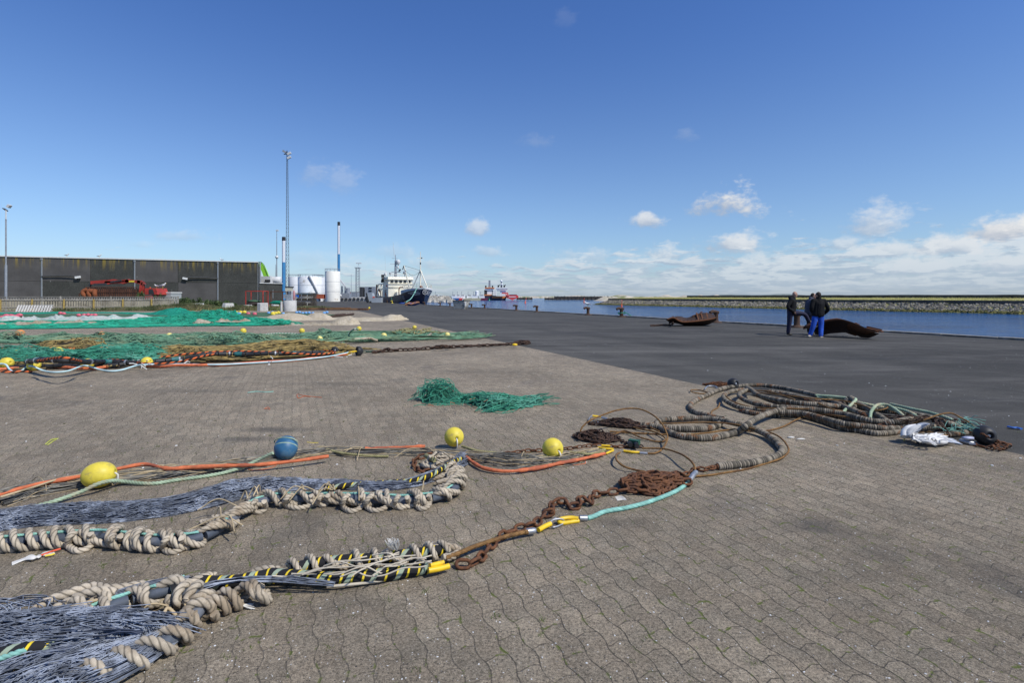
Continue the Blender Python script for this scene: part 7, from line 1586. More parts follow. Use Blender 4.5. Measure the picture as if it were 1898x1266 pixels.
mb = MB(); bbox(mb, 26.95, 27.3, -3.6, 3.3, 5.08, 5.22); bbox(mb, 24.5, 27.6, -1.6, 2.9, 1.0, 2.9); mb.build('front_ledge', M_CREAM, bt)
for k in range(5):
    s0 = -2.85 + k * 1.18; mb = MB(); bbox(mb, 27.24, 27.4, s0, s0 + .72, 5.42, 6.12); mb.build('window', M_GLASS, bt)
for k in range(3):
    l0 = 28.2 + k * 1.3; mb = MB(); bbox(mb, l0, l0 + .6, -3.49, -3.4, 5.4, 6.1); mb.build('window', M_GLASS, bt)
mb = MB(); bbox(mb, 30.2, 33.5, -3.48, -3.40, 1.4, 3.6); mb.build('side_recess_shade', mat('shaded_cream', (.42, .38, .28), .7), bt)  # flat panel, the shade of a recess put into a darker cream
for l, z in ((31, 2.4), (29.2, 4.6), (30.5, 1.9)):
    mb = MB(); q = bpt(l, -3.56, z); mb.tube(np.array([q + F3 * .26 * math.cos(a) + np.array((0, 0, .26 * math.sin(a))) for a in np.linspace(0, 2 * PI, 13)]), .07, 6); mb.build('lifebuoy', M_MK, bt)
mb = MB()
for s in np.arange(-3.2, 3.2, .9): mb.tube([bpt(27.0, s, 7.05), bpt(27.0, s, 7.75)], .035, 4)
mb.tube([bpt(27, -3.2, 7.75), bpt(27, 3.1, 7.75)], .035, 4)
for l in np.arange(.6, 11, 1.1):
    for sd in (-1, 1): q = hull(l, sheer(l), sd, -.15); q[2] = bulw(l) - .02; mb.tube([q, q + (0, 0, .95)], .04, 4)
for sd in (-1, 1):
    for h in (.5, .95): mb.tube(np.array([hull(l, sheer(l), sd, -.15) * (1, 1, 0) + (0, 0, bulw(l) + h) for l in np.linspace(.1, 11, 14)]), .035, 4)
mb.build('railing', M_CREAM, bt)
mb = MB(); mb.tube([bpt(29, -1.2, 7), bpt(29, -1.2, 9.2), bpt(29, -1.2, 11.6)], [.38, .30, .24], 10); mb.tube([bpt(29, -1.2, 11.6), bpt(29, -1.2, 13.2)], [.12, .08], 6); mb.bar(bpt(29, -2.6, 10.6), bpt(29, -.3, 10.6), .1); mb.bar(bpt(29, -2.2, 12.2), bpt(29, -.6, 12.2), .1); mb.bar(bpt(28.6, -2.4, 8.4), bpt(28.6, .2, 8.5), .22, .2); mb.build('radar_mast', M_GMET, bt)
mb = MB(); mb.tube([bpt(29, -1.5, 12.6), bpt(29, -1.9, 16.6)], [.07, .03], 5); mb.tube([bpt(33, -3.2, 7), bpt(33, -3.4, 13.2)], .025, 4); mb.build('aerial', M_WMET, bt)
for l, s, z, r, m in ((28.6, -.55, 11.2, .62, M_WMET), (28, 1.1, 8.2, .45, M_GMET), (29, -2.7, 8.0, .3, M_GMET), (34, -3.1, 8.0, .42, M_WMET), (28.6, -.6, 9.7, .3, M_WMET)):
    mb = MB(); q = bpt(l, s, z); mb.lathe(q, [(r * .7, -r), (r, -r * .3), (r, r * .3), (r * .75, r * .8), (r * .3, r * 1.05), (.01, r * 1.1)], 14); mb.tube([q - (0, 0, r), q - (0, 0, r + .9)], r * .25, 6); mb.build('radome', m, bt)
mb = MB(); mb.box(bpt(28, -.2, 9.0), (.5, .5, .4)); mb.box(bpt(27.8, -.4, 8.6), (.3, .3, .5)); mb.bar(bpt(35, -3.6, 6.8), bpt(34, -3.9, 7.7), .8, .5); mb.bar(bpt(36, -3.6, 5.9), bpt(33.5, -3.7, 6.9), .9, .6); mb.build('deck_gear', M_DMET, bt)
# foremast, derrick
mt = bpt(7, .6, 0)
mb = MB(); mb.tube([mt + (0, 0, 2.5), mt + (0, 0, 8.3), mt + (0, 0, 12.4)], [.2, .14, .06], 8); mb.tube([mt + (0, 0, 8), bpt(3.6, 1.6, 3.4)], .13, 7); mb.tube([mt + (0, 0, 8), bpt(9, -1.2, 3)], .12, 7); mb.bar(mt - S3 * .9 + (0, 0, 10.8), mt + S3 * .9 + (0, 0, 10.8), .09); mb.bar(mt - S3 * .2 + (0, 0, 7.3), mt + S3 * .5 + (0, 0, 7.6), .2); mb.box(mt + S3 * .3 + (0, 0, 10.9), (.3, .3, .25), mi=1); mb.box(mt + (0, 0, 9.6), (.25, .25, .5), mi=1); mb.build('foremast', [M_CREAM, M_DMET], bt)
dt = Q(748.5, 492, 128); db = bpt(8, -1.6, 2.9)
mb = MB(); mb.tube([db, dt], [.17, .14], 7); mb.build('derrick', M_CREAM, bt)
mb = MB(); mb.tube([dt, mt + (0, 0, 7.9)], .035, 4); mb.tube(smooth([dt - (0, 0, .9), (dt + mt) / 2 + (0, 0, 6.1 - dt[2] * .5 + .6), mt + (0, 0, 7.6)], .3), .03, 4); mb.tube([dt, dt - (.3, 0, 1.0)], .12, 5); mb.build('rigging', M_DMET, bt)
mb = MB(); q = hull(1.6, 3.0, -1, -.1); q[2] = 3.75; mb.ball(q + S3 * .9 + (0, 0, .1), .35, 8, scale=(1.2, 1, .8)); mb.build('anchor_winch', M_GRAB, bt)
mb = MB(); mb.tube(smooth([bpt(22, -1.6, 1.3), bpt(22, -1.6, 3.6), bpt(22.4, -1.2, 4.1), bpt(22.6, -.4, 4.2)], .2), .14, 8); mb.build('vent_pipe', M_RW, bt)
mb = MB()
for a, b_ in (((24, .2, 1.2), (24, .2, 4.4)), ((24, 1.4, 1.2), (24, 1.4, 4.4)), ((24, .2, 2.8), (24, 2.6, 4.4)), ((24, 1.4, 2.8), (24, .2, 4.0)), ((24, 2.6, 1.2), (24, 2.6, 4.8)), ((24, .2, 4.4), (24, 2.6, 4.4)), ((24, 0, 3.6), (24, 2.6, 3.6))): mb.bar(bpt(*a), bpt(*b_), .16)
mb.build('deck_frame', M_CREAM, bt)
mb = MB()
for s in (-3.2, 2.6):
    mb.bar(bpt(46, s, 1.2), bpt(46, s, 5.4), .5); mb.bar(bpt(40, s, 1.2), bpt(40.5, s, 5.2), .35)
mb.bar(bpt(46, -3.2, 5.2), bpt(46, 2.6, 5.2), .45, .5); mb.bar(bpt(46, -3.2, 5.3), bpt(37, -3.2, 5.3), .3, .35); mb.bar(bpt(46, -3.2, 3.9), bpt(37, -3.2, 3.9), .2, .25); mb.bar(bpt(43, -3.2, 1.5), bpt(46, -3.2, 3.5), .3); mb.build('stern_gantry', M_CREAM, bt)
mb = MB(); mb.bar(bpt(47, -3.5, 5.2), bpt(45, -2.8, 3.0), .4); mb.bar(bpt(45, -2.8, 3.0), bpt(46.5, -3.2, 1.6), .45); mb.bar(bpt(48, -3.4, 5.3), bpt(48, -3.6, 1.6), .3); mb.tube([bpt(41, -3.0, 2.2), bpt(41, -.5, 2.2)], .95, 12); mb.tube([bpt(43, -3.0, 1.9), bpt(43, -1.5, 1.9)], .7, 10); mb.build('winches', M_RUSTD, bt)
# mooring rope
t = thing('mooring_rope', 'thick pale teal mooring rope sagging from the bow to a bollard', 'rope', tuple(qpx(752, -.85)))
q0 = hull(1.2, 3.6, -1, .1); q0[2] = 3.6; q1 = qpx(752, -.8) + (0, 0, .45); mb = MB(); mb.tube(smooth([q0, q0 * .72 + q1 * .28 - (0, 0, .55), q0 * .4 + q1 * .6 - (0, 0, .7), q1], .3), .10, 7); mb.tube(np.array([q1 + (.3 * math.cos(a), .3 * math.sin(a), -.1) for a in np.linspace(0, 6.3, 12)]), .08, 6); mb.build('rope', M_TEAL, t)
mb = MB(); mb.ball(q0 * .80 + q1 * .20 - (0, 0, .42), .24, 8); mb.build('splice', M_TEAL, t)
mb = MB(); q2 = qpx(727, -.85) + (0, 0, .4); mb.tube(smooth([hull(22, 1.6, -1, .05), (hull(22, 1.6, -1, .05) + q2) / 2 - (0, 0, .25), q2], .4), .045, 5); mb.build('mooring_rope', M_NGREEN, label='thin green mooring rope running down to the yellow bollard', cat='rope')
# ---------------------------------------------------------------- trawl doors
def vdoor(t, L, Wd, top, bulge, at, rz, m, tilt=.0, name='plate', thick=.06, nose=.22):
    """curved oval V-shaped steel trawl door lying on its back: L along x, Wd across y"""
    R3 = np.array(Matrix.Rotation(rz, 3, 'Z') @ Matrix.Rotation(tilt, 3, 'X'))
    G = []; n = 22
    for i in range(n):
        u = -1 + 2 * i / (n - 1); w_ = Wd / 2 * (1 - abs(u) ** 3.2) ** .5 + .04; row = []
        for j in range(9):
            v = -1 + 2 * j / 8; z = top(u, v); row.append(np.array((u * L / 2, v * w_, z)))
        G.append(row)
    G = np.array(G); up = G @ R3.T + at; dn = (G - (0, 0, thick)) @ R3.T + at
    mb = MB(); mb.grid(up); mb.grid(dn[:, ::-1])
    for a, b_ in ((up[:, 0], dn[:, 0]), (dn[:, -1], up[:, -1]), (dn[0], up[0]), (up[-1], dn[-1])): mb.grid(np.stack([a, b_], 1), smooth=False)
    mb.build(name, m, t)
    def loc(p): return np.asarray(p) @ R3.T + at
    return loc
M_DOOR = rust_mat('door_rust', (.022, .014, .011), (.045, .022, .014), (.10, .042, .018)); M_DOORE = rust_mat('door_edge_rust', (.085, .035, .017), (.14, .055, .022), (.20, .08, .03))
# door A (right, long arched plate seen from its underside edge)
YA = 21.4
t = thing('trawl_door', 'big arched rusty steel trawl door lying beside the three men', 'trawl door', (hz(1580, YA), YA, 0))
sil_top = [(1517, 604), (1524, 598), (1534, 596), (1550, 593.5), (1560, 594), (1575, 598), (1590, 604), (1606, 611), (1622, 616)]; sil_bot = [(1512, 620), (1520, 623), (1535, 619), (1550, 617.5), (1565, 616.5), (1580, 618), (1590, 622), (1600, 627), (1606, 628), (1618, 624), (1630, 618.5)]
def curve_px(l, n, Y, zmin=None): p = smooth([Q(x, y, Y(x) if callable(Y) else Y) for x, y in l], .05); p = resample(p, np.linalg.norm(np.diff(p, axis=0), axis=1).sum() / (n - 1)); return p[:n] if len(p) >= n else np.concatenate([p, np.repeat(p[-1:], n - len(p), 0)])
def ya(x): return 22.3 - .0185 * (x - 1517)
def QA(x, y, o): return Q(x, y, ya(x) + o)
n = 30; tp = curve_px(sil_top, n, lambda x: ya(x) - .35); bt_ = curve_px(sil_bot, n, lambda x: ya(x) + .05); bt_[:, 2] = np.maximum(bt_[:, 2], .015)
tb = tp + (0, 1.15, -.16); tb[:, 2] = np.maximum(tb[:, 2], .12)
mb = MB(); G = np.stack([tp, tp * .66 + bt_ * .34 + (0, .12, 0), tp * .33 + bt_ * .67 + (0, .16, 0), bt_], 1); mb.grid(G); mb.grid((G + (0, .05, .0))[:, ::-1]); mb.grid(np.stack([bt_ + (0, .05, 0), bt_], 1)); mb.build('front_plate', M_DOOR, t)
mb = MB(); edge = np.stack([tp - (0, .03, .0), tp + (0, -.03, .05), tp + (0, .12, .07), tb + (0, 0, .04), tb], 1); mb.grid(edge); mb.grid(np.stack([tp - (0, .03, 0), tp + (0, .1, -.02), tb - (0, 0, .06), tb], 1)[:, ::-1]); mb.build('top_plate', M_DOORE, t)
mb = MB(); mb.tube(np.array([QA(1554 + 2.2 * math.cos(a), 593 - 2.4 * math.sin(a), 0) + (0, .1, 0) for a in np.linspace(-.3, PI + .3, 12)]), .022, 6); mb.build('lifting_eye', M_DOORE, t)
mb = MB(); mb.prism([QA(x, y, 0 - .12) for x, y in ((1588, 603.5), (1607, 608.5), (1607, 613), (1597, 611))], (0, .6, .02)); mb.build('shoe_plate', M_DOORE, t)
mb = MB()
for k in range(3): a = QA(1607, 608.5 + k * 1.6, 0 - .1 + k * .0); b_ = QA(1636, 614.8 + k * 1.5, 0 - .1); mb.bar(a + (0, .25 * k, 0), b_ + (0, .25 * k, 0), .12, .04)
for k in range(10): q = QA(1608 + 2.8 * k, 608 + k * .62, 0 + .1); mb.cyl(q, q + (0, 0, .07), .03, sides=6)
mb.build('bolted_bars', M_DOORE, t)
mb = MB()
for k in range(5): q = QA(1560 + k * 6, 605 + abs(k - 2) * 1.5, 0 + .6); mb.bar(q, q + (0, .3, -.2), .05)
mb.bar(QA(1530, 612, 0 + .5), QA(1590, 614, 0 + .6), .08); mb.build('stiffeners', M_DOOR, t)
mb = MB(); q = QA(1586, 597.5, 0 + .35); mb_p = pile_path(q[0], q[1], .20, .14, 0, 16, .16, 131, q[2] - .12); chain(mb, mb_p, .085, .055, .010, .6, seed=132); mb.build('chain', M_RUST, org=q, label='small rusty chain heap on top of the big arched trawl door', cat='chain')
# door B (left)
YB = 29.5
t = thing('trawl_door', 'smaller rusty trawl door like a shallow hull, left of the men', 'trawl door', (hz(1283, YB), YB, 0))
n = 26; tp = curve_px([(1237, 592), (1248, 588.5), (1258, 594), (1266, 596.5), (1280, 596), (1300, 594), (1320, 591), (1327, 588.5)], n, YB - .45); bt_ = curve_px([(1239, 593), (1245, 598), (1257, 600), (1268, 603), (1285, 604.5), (1300, 604), (1315, 601), (1327, 594)], n, YB + .1); bt_[:, 2] = np.maximum(bt_[:, 2], .02)
bk = curve_px([(1240, 591), (1252, 586.5), (1262, 586.5), (1272, 589), (1283, 586), (1294, 582), (1303, 580), (1314, 580), (1325, 583.5)], n, YB + .7)
mb = MB(); mb.grid(np.stack([tp, (tp + bt_) / 2 + (0, -.06, 0), bt_, bt_ + (0, .6, .02)], 1)); mb.build('front_plate', M_DOOR, t)
mb = MB(); mb.grid(np.stack([tp + (0, -.02, -.03), tp + (0, -.02, .03), tp + (0, .1, .03), tp + (0, .1, -.04)], 1)); mb.build('rim', M_DOORE, t)
mb = MB(); G = np.stack([tp + (0, .05, 0), (tp + bk) / 2 - (0, 0, .10), bk, bk - (0, -.05, .3)], 1); mb.grid(G); mb.build('inner_plate', M_DOORE if False else M_RUSTD, t)
mb = MB()
for x0 in (1295, 1303, 1313): mb.bar(Q(x0, 594, YB - .1), Q(x0 - 4, 580.5, YB + .7), .07)
mb.bar(Q(1283, 586, YB + .6), Q(1300, 580.5, YB + .6), .06); mb.tube(np.array([Q(1300 + 2 * math.cos(a), 580 - 2 * math.sin(a), YB + .6) for a in np.linspace(0, PI, 9)]), .025, 5); mb.build('stiffeners', M_RUST, t)
mb = MB()
for k in range(9): q = tp[3 + 2 * k] + (0, .02, .03); mb.cyl(q, q + (0, 0, .05), .03, sides=6)
mb.build('bolts', M_RUST, t)
mb = MB(); chain(mb, smooth([P(1206, 603.5, .05), P(1218, 603, .05), P(1230, 602, .08), P(1238, 602.5, .06), P(1246, 601, .12), P(1247, 598, .25)], .03), .19, .12, .026, .3, seed=141); mb.build('chain', M_RUSTD, org=P(1225, 603), label='dark chain trailing on the asphalt from the smaller trawl door', cat='chain')
# blue door by the boat
YC_ = 96.
t = thing('trawl_door', 'blue painted trawl door with orange edges near the fishing boat', 'trawl door', (hz(763, YC_), YC_, 0)); M_BLUED = mat('door_blue', (.015, .05, .24), .6, var=.3, vs=2); M_OCH = mat('door_ochre', (.40, .19, .08), .8, var=.25, vs=2)
n = 16; tp = curve_px([(750.5, 565), (756, 562.5), (762, 564), (770, 562), (777.5, 560.5)], n, YC_ - .5); bt_ = curve_px([(751.5, 566), (757, 566.5), (764, 567), (771, 565.5), (777, 562.5)], n, YC_ - .3); bt_[:, 2] = np.maximum(bt_[:, 2], .02); bk = curve_px([(752, 563), (758, 560.5), (764, 561.5), (771, 559.3), (777, 559.8)], n, YC_ + .9)
mb = MB(); mb.grid(np.stack([tp, bt_, bt_ + (0, 1, 0)], 1)); mb.grid(np.stack([tp, (tp + bk) / 2 - (0, 0, .1), bk, bk - (0, 0, .3)], 1)); mb.build('plate', M_BLUED, t)
mb = MB(); mb.tube(tp, .10, 6); mb.tube(bk, .07, 6)
for i in (4, 8, 12): mb.bar(tp[i], bk[i], .12)
mb.ball(Q(754, 567, YC_ - .5), .14, 8); mb.build('ribs', M_OCH, t)
mb = MB(); mb.ball(qpx(745, -1.2) + (0, 0, .1), .45, 12, scale=(1.6, .9, .5), jit=.05); mb.build('blue_tarpaulin', M_BLUED, label='blue tarpaulin bundle by the teal mooring rope', cat='tarpaulin')
# ---------------------------------------------------------------- quay clutter beside the boat
YH = 140.
t = thing('hopper', 'tall pale grey steel hopper chute on the quay left of the boat', 'hopper', (hz(686, YH), YH, 0)); M_PG = mat('pale_blue_grey', (.36, .40, .43), .6, var=.1, vs=.6)
mb = MB(); mb.prism([Q(x, y, YH) for x, y in ((680, 543), (689, 543), (691, 549), (688, 559), (684.5, 559), (682, 551))], (0, 2.2, 0)); mb.build('chute', M_PG, t); mb = MB(); mb.bar(Q(679, 543, YH - .1), Q(683, 560, YH - .1), .35); mb.bar(Q(689, 558, YH), Q(689, 561.3, YH), .8); mb.bar(Q(678, 550, YH), Q(681, 561, YH), .3); mb.build('frame', M_DMET, t)
mb = MB(); mb.box((hz(699, 138), 138, .72), (2.4, 2.0, 1.25), taper=1.06); mb.box((hz(704.5, 138), 138.2, .72), (.9, 1.8, 1.2)); mb.box((hz(694.5, 138), 136.95, 1.5), (.5, .1, .3), mi=1); mb.build('skip', [M_PG, M_MK], label='pale grey skip between hopper and fishing boat', cat='skip')
t = thing('harbour_shed', 'tall pale grey shed with dark left edge behind the hopper', 'shed', (hz(678, 210), 210, 0))
mb = MB(); a, b_ = hz(669.5, 210), hz(696, 210); zt = Q(0, 531.5, 210)[2]; mb.box(((a + b_) / 2 + .6, 212, zt / 2), (b_ - a - 1.5, 4, zt)); mb.build('wall', M_GMET, t); mb = MB(); mb.box((a + .2, 211, zt / 2 - .1), (1.2, 4, zt)); mb.build('dark_side', M_DMET, t); mb = MB()
for r_0 in (534, 539): mb.box(Q(686, r_0, 209.9), (1.2, .1, .5))
mb.build('window', M_GLASS, t)
# ---------------------------------------------------------------- ships far out
def hullp(x0, x1, rt0, rt1, rb, Y, dep, m, t, name='hull', rake0=1.5, rake1=2.5): mb = MB(); mb.prism([Q(x, y, Y) for x, y in ((x0, rt0), (x1, rt1), (x1 - rake1, rb), (x0 + rake0, rb))], (0, dep, 0)); return mb.build(name, m, t)
def pbox(mb, x0, x1, y0, y1, Y, d, mi=0): mb.prism([Q(x, y, Y) for x, y in ((x0, y0), (x1, y0), (x1, y1), (x0, y1))], (0, d, 0), mi)
M_SHW = mat('ship_white', (.85, .85, .83), .5, var=.04); M_SHO = mat('ship_orange', (.80, .28, .10), .55, var=.12, vs=.1); M_SHB = mat('ship_dark_blue', (.05, .05, .09), .6, var=.2, vs=.1); M_SHR = mat('ship_red', (.75, .08, .07), .5, var=.08)
Y = 470.
t = thing('supply_ship', 'left supply ship, orange bridge band and dark hull, white superstructure', 'ship', (hz(906, Y), Y, -1.5))
hullp(896, 939, 547, 550, 556.8, Y, 14, M_SHB, t); mb = MB(); pbox(mb, 912, 938, 549, 552.5, Y - .3, .4); pbox(mb, 897, 913, 546, 548, Y - .3, 1); mb.build('orange_band', M_SHO, t)
mb = MB(); pbox(mb, 903, 913, 537, 547, Y + 1, 9); pbox(mb, 899, 915, 535, 538, Y + .5, 11); pbox(mb, 912, 920, 538.5, 549, Y + 1, 9); mb.build('superstructure', M_SHW, t); mb = MB(); pbox(mb, 898.5, 916, 532.8, 534.8, Y, 11); mb.build('orange_bridge', M_SHO, t)
mb = MB(); pbox(mb, 897.5, 903, 537.5, 546, Y + 1, 8); pbox(mb, 899, 901.5, 529.3, 533, Y, 3); pbox(mb, 911.5, 914, 529.3, 533, Y, 3); mb.build('deck_machinery', M_DMET, t)
mb = MB(); pbox(mb, 905.5, 909, 519.5, 529, Y + 3, 2); pbox(mb, 905, 909, 529, 533, Y + 3, 3); mb.build('lattice_mast', M_GMET, t)
t = thing('supply_ship', 'right supply ship, red flared bow and white superstructure with black funnels', 'ship', (hz(945, Y), Y - 18, -1.5)); Y2 = Y - 16
mb = MB(); mb.prism([Q(x, y, Y2) for x, y in ((938, 547.5), (959, 547), (961, 549), (961, 551.5), (952, 555), (949.5, 556.6), (944, 553.5), (938, 552))], (0, 16, 0)); mb.build('hull', M_SHR, t)
mb = MB(); pbox(mb, 943, 956, 549.6, 550.8, Y2 - .2, .3); mb.build('white_stripe', M_SHW, t); mb = MB(); pbox(mb, 944, 958, 545.8, 547.3, Y2 + 1, 8); mb.build('deck_cargo', M_SHB, t)
mb = MB(); pbox(mb, 927, 939, 539, 549, Y2 + 3, 10); pbox(mb, 919, 941, 533, 535, Y2 + 2, 12); pbox(mb, 920, 940, 535.5, 537.5, Y2 + 2, 12); pbox(mb, 921, 937, 537.5, 539, Y2 + 3, 10); mb.build('superstructure', M_SHW, t)
mb = MB(); pbox(mb, 919.5, 940.5, 534.9, 535.6, Y2 + 1.9, 12); mb.build('bridge_windows', M_GLASS, t)
for a in (923.5, 934.5): mb = MB(); pbox(mb, a - 1.3, a + 1.3, 528.5, 532.5, Y2 + 4, 3); mb.bar(Q(a + 1, 530, Y2 + 4), Q(a + 2.6, 527.5, Y2 + 4), .6); mb.build('funnel', M_CBL, t)
mb = MB(); mb.tube([Q(929.3, 533, Y2 + 4), Q(929.3, 522, Y2 + 4)], [.8, .5], 6); mb.build('mast', M_SHB, t); mb = MB(); mb.ball(Q(929.3, 521, Y2 + 4), 1.0, 8); mb.ball(Q(930, 526.7, Y2 + 3), .9, 8); mb.build('radome', M_SHW, t)
mb = MB(); mb.bar(Q(930, 543.2, Y2), Q(941, 543.2, Y2), 1.0); mb.bar(Q(940.5, 543, Y2), Q(942, 549, Y2), 1.2); mb.bar(Q(939, 548, Y2), Q(937, 545, Y2), .9); mb.build('red_crane', M_SHR, t)
def smallboat(px, Y, L, m, label, cab=1, h=3):
    h = 2.0
    t = thing('small_boat', label, 'boat', (hz(px, Y), Y, -1.5), 'small boats moored behind the breakwater'); x = hz(px, Y); mb = MB(); mb.prism([(x - L / 2, Y, .2), (x + L / 2, Y, .6), (x + L / 2 - 1.2, Y, -1.8), (x - L / 2 + .5, Y, -1.8)], (0, 3.5, 0)); mb.build('hull', m, t)
    mb = MB(); cx = x + cab * L * .12; mb.box((cx, Y + 1.8, 1.3), (L * .32, 2.6, 2.0)); mb.box((cx, Y + 1.8, 2.6), (L * .22, 2.2, 1.0)); mb.build('cabin', M_SHW, t); mb = MB(); mb.box((cx, Y + .65, 2.65), (L * .2, .1, .5)); mb.build('window', M_GLASS, t)
    mb = MB(); mb.tube([(cx - 1, Y + 1.8, 2.5), (cx - 1, Y + 1.8, 2.5 + h * 1.6)], .18, 5); mb.tube([(x - L * .35, Y + 1.8, .4), (x - L * .33, Y + 1.8, .4 + h)], .15, 5); mb.tube([(x - L * .33, Y + 1.8, .4 + h), (cx - 1, Y + 1.8, 1 + h * .5)], .08, 4); mb.build('mast', M_GMET, t)
for px, Y, L, m, lb in ((838, 420, 11, mat('boat_blue', (.04, .12, .30), .6), 'small bright blue hulled boat, first of the far row'), (847, 425, 9, M_SHR, 'small red hulled boat, second of the far row'), (855, 430, 10, M_SHW, 'small white boat left of the green one in the far row'), (866, 432, 13, mat('boat_green', (.03, .14, .09), .6), 'small green hulled boat in the far row'), (876, 428, 14, mat('boat_cream', (.50, .46, .30), .6), 'cream hulled boat with tall white deckhouse, far row'), (889, 440, 14, mat('boat_maroon', (.16, .03, .06), .6), 'maroon hulled boat directly left of the supply ships'), (806, 410, 10, M_SHB, 'small dark boat just right of the fishing boat bow')): smallboat(px, Y, L, m, lb, h=5)
mb = MB(); mb.tube([Q(884, 548, 445), Q(884, 541.5, 445)], 1.4, 10); mb.ball(Q(884, 541, 445), 1.6, 10, scale=(1, 1, .6)); mb.build('harbour_light', M_SHW, label='squat white tower with cap left of the supply ships', cat='tower')

# ================================================================ PEOPLE
M_SKIN = mat('skin', (.42, .24, .17), .6, var=.08, vs=10); M_HAIR = mat('dark_hair', (.035, .024, .018), .8)
def remesh(o, v, sm=3):
    m = o.modifiers.new('r', 'REMESH'); m.mode = 'VOXEL'; m.voxel_size = v; m.use_smooth_shade = True
    s = o.modifiers.new('s', 'SMOOTH'); s.iterations = sm; s.factor = .5
def limb(mb, pts, rs, flat=1.0, sides=12):
    p = smooth(pts, .03); r = np.interp(np.linspace(0, 1, len(p)), np.linspace(0, 1, len(rs)), rs); mb.tube(p, r, sides, flat=flat); mb.ball(p[0], r[0], 10); mb.ball(p[-1], r[-1], 10)
def person(label, J, jacket, trousers, shoes, face, hair=True, loc=None, hood=False, jr=1.0, extra=None):
    """J: joints in world coordinates. face: horizontal unit vector the head looks along"""
    t = thing('person', label, 'person', loc); fv = np.array((*face, 0.)); fv /= np.linalg.norm(fv); sv = np.array((-fv[1], fv[0], 0)); H = J['head']; up = np.array((0, 0, 1.))
    mb = MB(); mb.ball((0, 0, 0), 1, 22); V = mb.V[0]; V = V[:, 0:1] * fv * .098 + V[:, 1:2] * sv * .075 + V[:, 2:3] * up * .118; mb.V[0] = V + H
    mb.ball(H + fv * .035 - up * .07, .058, 12); mb.ball(H + fv * .098 - up * .012, .016, 8, scale=(1, 1, 1.5)); mb.ball(H + fv * .088 - up * .055, .018, 8)
    for k in (-1, 1): mb.ball(H + sv * k * .076 - up * .01 - fv * .01, .022, 8, scale=(.6, .6, 1.3)); mb.ball(H + fv * .082 + sv * k * .032 + up * .012, .014, 8)
    limb(mb, [H - up * .08 - fv * .01, J['neck'], J['chest']], [.055, .058, .11]); limb(mb, [J['chest'], J['pelvis']], [.13, .13])
    for s in ('l', 'r'): limb(mb, [J['sh' + s], J['el' + s], J['wr' + s]], [.045, .038, .03]); limb(mb, [J['hip' + s], J['kn' + s], J['an' + s]], [.07, .05, .038]); hand(mb, J['el' + s], J['wr' + s], fv)
    for s in ('l', 'r'): limb(mb, [J['an' + s], J['an' + s] + (J['toe' + s] - J['an' + s]) * .8], [.035, .03])
    b = mb.build('body', M_SKIN, t); remesh(b, .011, 2)
    for k in (-1, 1): mb = MB(); mb.ball(H + fv * .093 + sv * k * .032 + up * .012, .0075, 8); mb.build('eye', M_DMET, b)
    mb = MB(); c, p = J['chest'], J['pelvis']
    limb(mb, [J['neck'] - up * .01, c, c * .5 + p * .5, p + up * .0], [.09 * jr, .165 * jr, .165 * jr, .165 * jr]); limb(mb, [J['shl'], J['shr']], [.085 * jr] * 2)
    for k in (-.085, .085): limb(mb, [c + (J['shr'] - J['shl']) / np.linalg.norm(J['shr'] - J['shl']) * k + up * .02, p + (J['shr'] - J['shl']) / np.linalg.norm(J['shr'] - J['shl']) * k * 1.15 - up * .04], [.125 * jr, .13 * jr])
    for s in ('l', 'r'): limb(mb, [J['sh' + s], J['el' + s], J['wr' + s]], [.082 * jr, .068 * jr, .056 * jr])
    limb(mb, [J['neck'] - fv * .03, J['neck'] - fv * .035 + up * .035], [.085, .078])
    if hood: mb.ball(J['neck'] - fv * .10 + up * .0, .10, 12, scale=(1, 1.1, .75))
    j = mb.build('jacket', jacket, t); remesh(j, .014, 3)
    mb = MB(); limb(mb, [J['hipl'] + up * .06, J['hipr'] + up * .06], [.13, .13])
    for s in ('l', 'r'): limb(mb, [J['hip' + s], J['kn' + s], J['an' + s] + (J['kn' + s] - J['an' + s]) * .10], [.118, .092, .078])
    tr = mb.build('trousers', trousers, t); remesh(tr, .013, 2)
    for s in ('l', 'r'):
        mb = MB(); a = J['an' + s]; b_ = J['toe' + s]; limb(mb, [a - (0, 0, .02), a * .5 + b_ * .5 - (0, 0, .02), b_], [.055, .055, .042], flat=.9); limb(mb, [a - (b_ - a) * .18 - (0, 0, .035), a], [.045, .05]); sh = mb.build('shoe', shoes, t); remesh(sh, .011, 2)
    if hair:
        mb = MB(); mb.ball((0, 0, 0), 1, 20); V = mb.V[0]; V = V * (1 + .03 * rng.normal(0, 1, (len(V), 1))); mb.V[0] = V[:, 0:1] * fv * .095 + V[:, 1:2] * sv * .083 + V[:, 2:3] * up * .105 + H - fv * .022 + up * .022; mb.build('hair', M_HAIR, t)
    if extra: extra(t)
    return t
def hand(mb, el, wr, fv):
    d = (wr - el) / np.linalg.norm(wr - el); sd = np.cross(d, (0, 0, 1.)); sd /= max(1e-6, np.linalg.norm(sd)); nn = np.cross(sd, d); limb(mb, [wr, wr + d * .07], [.03, .034], flat=.55)
    for k, L in zip((-1.5, -.5, .5, 1.5), (.06, .075, .08, .068)): a = wr + d * .085 + sd * k * .019; mb.tube(smooth([a, a + d * L * .5, a + d * L * .85 - nn * .02, a + d * L - nn * .035], .01), .0085, 7)
    a = wr + d * .03 + sd * .032; mb.tube(smooth([a, a + sd * .03 + d * .03, a + sd * .035 + d * .06], .01), .010, 7)
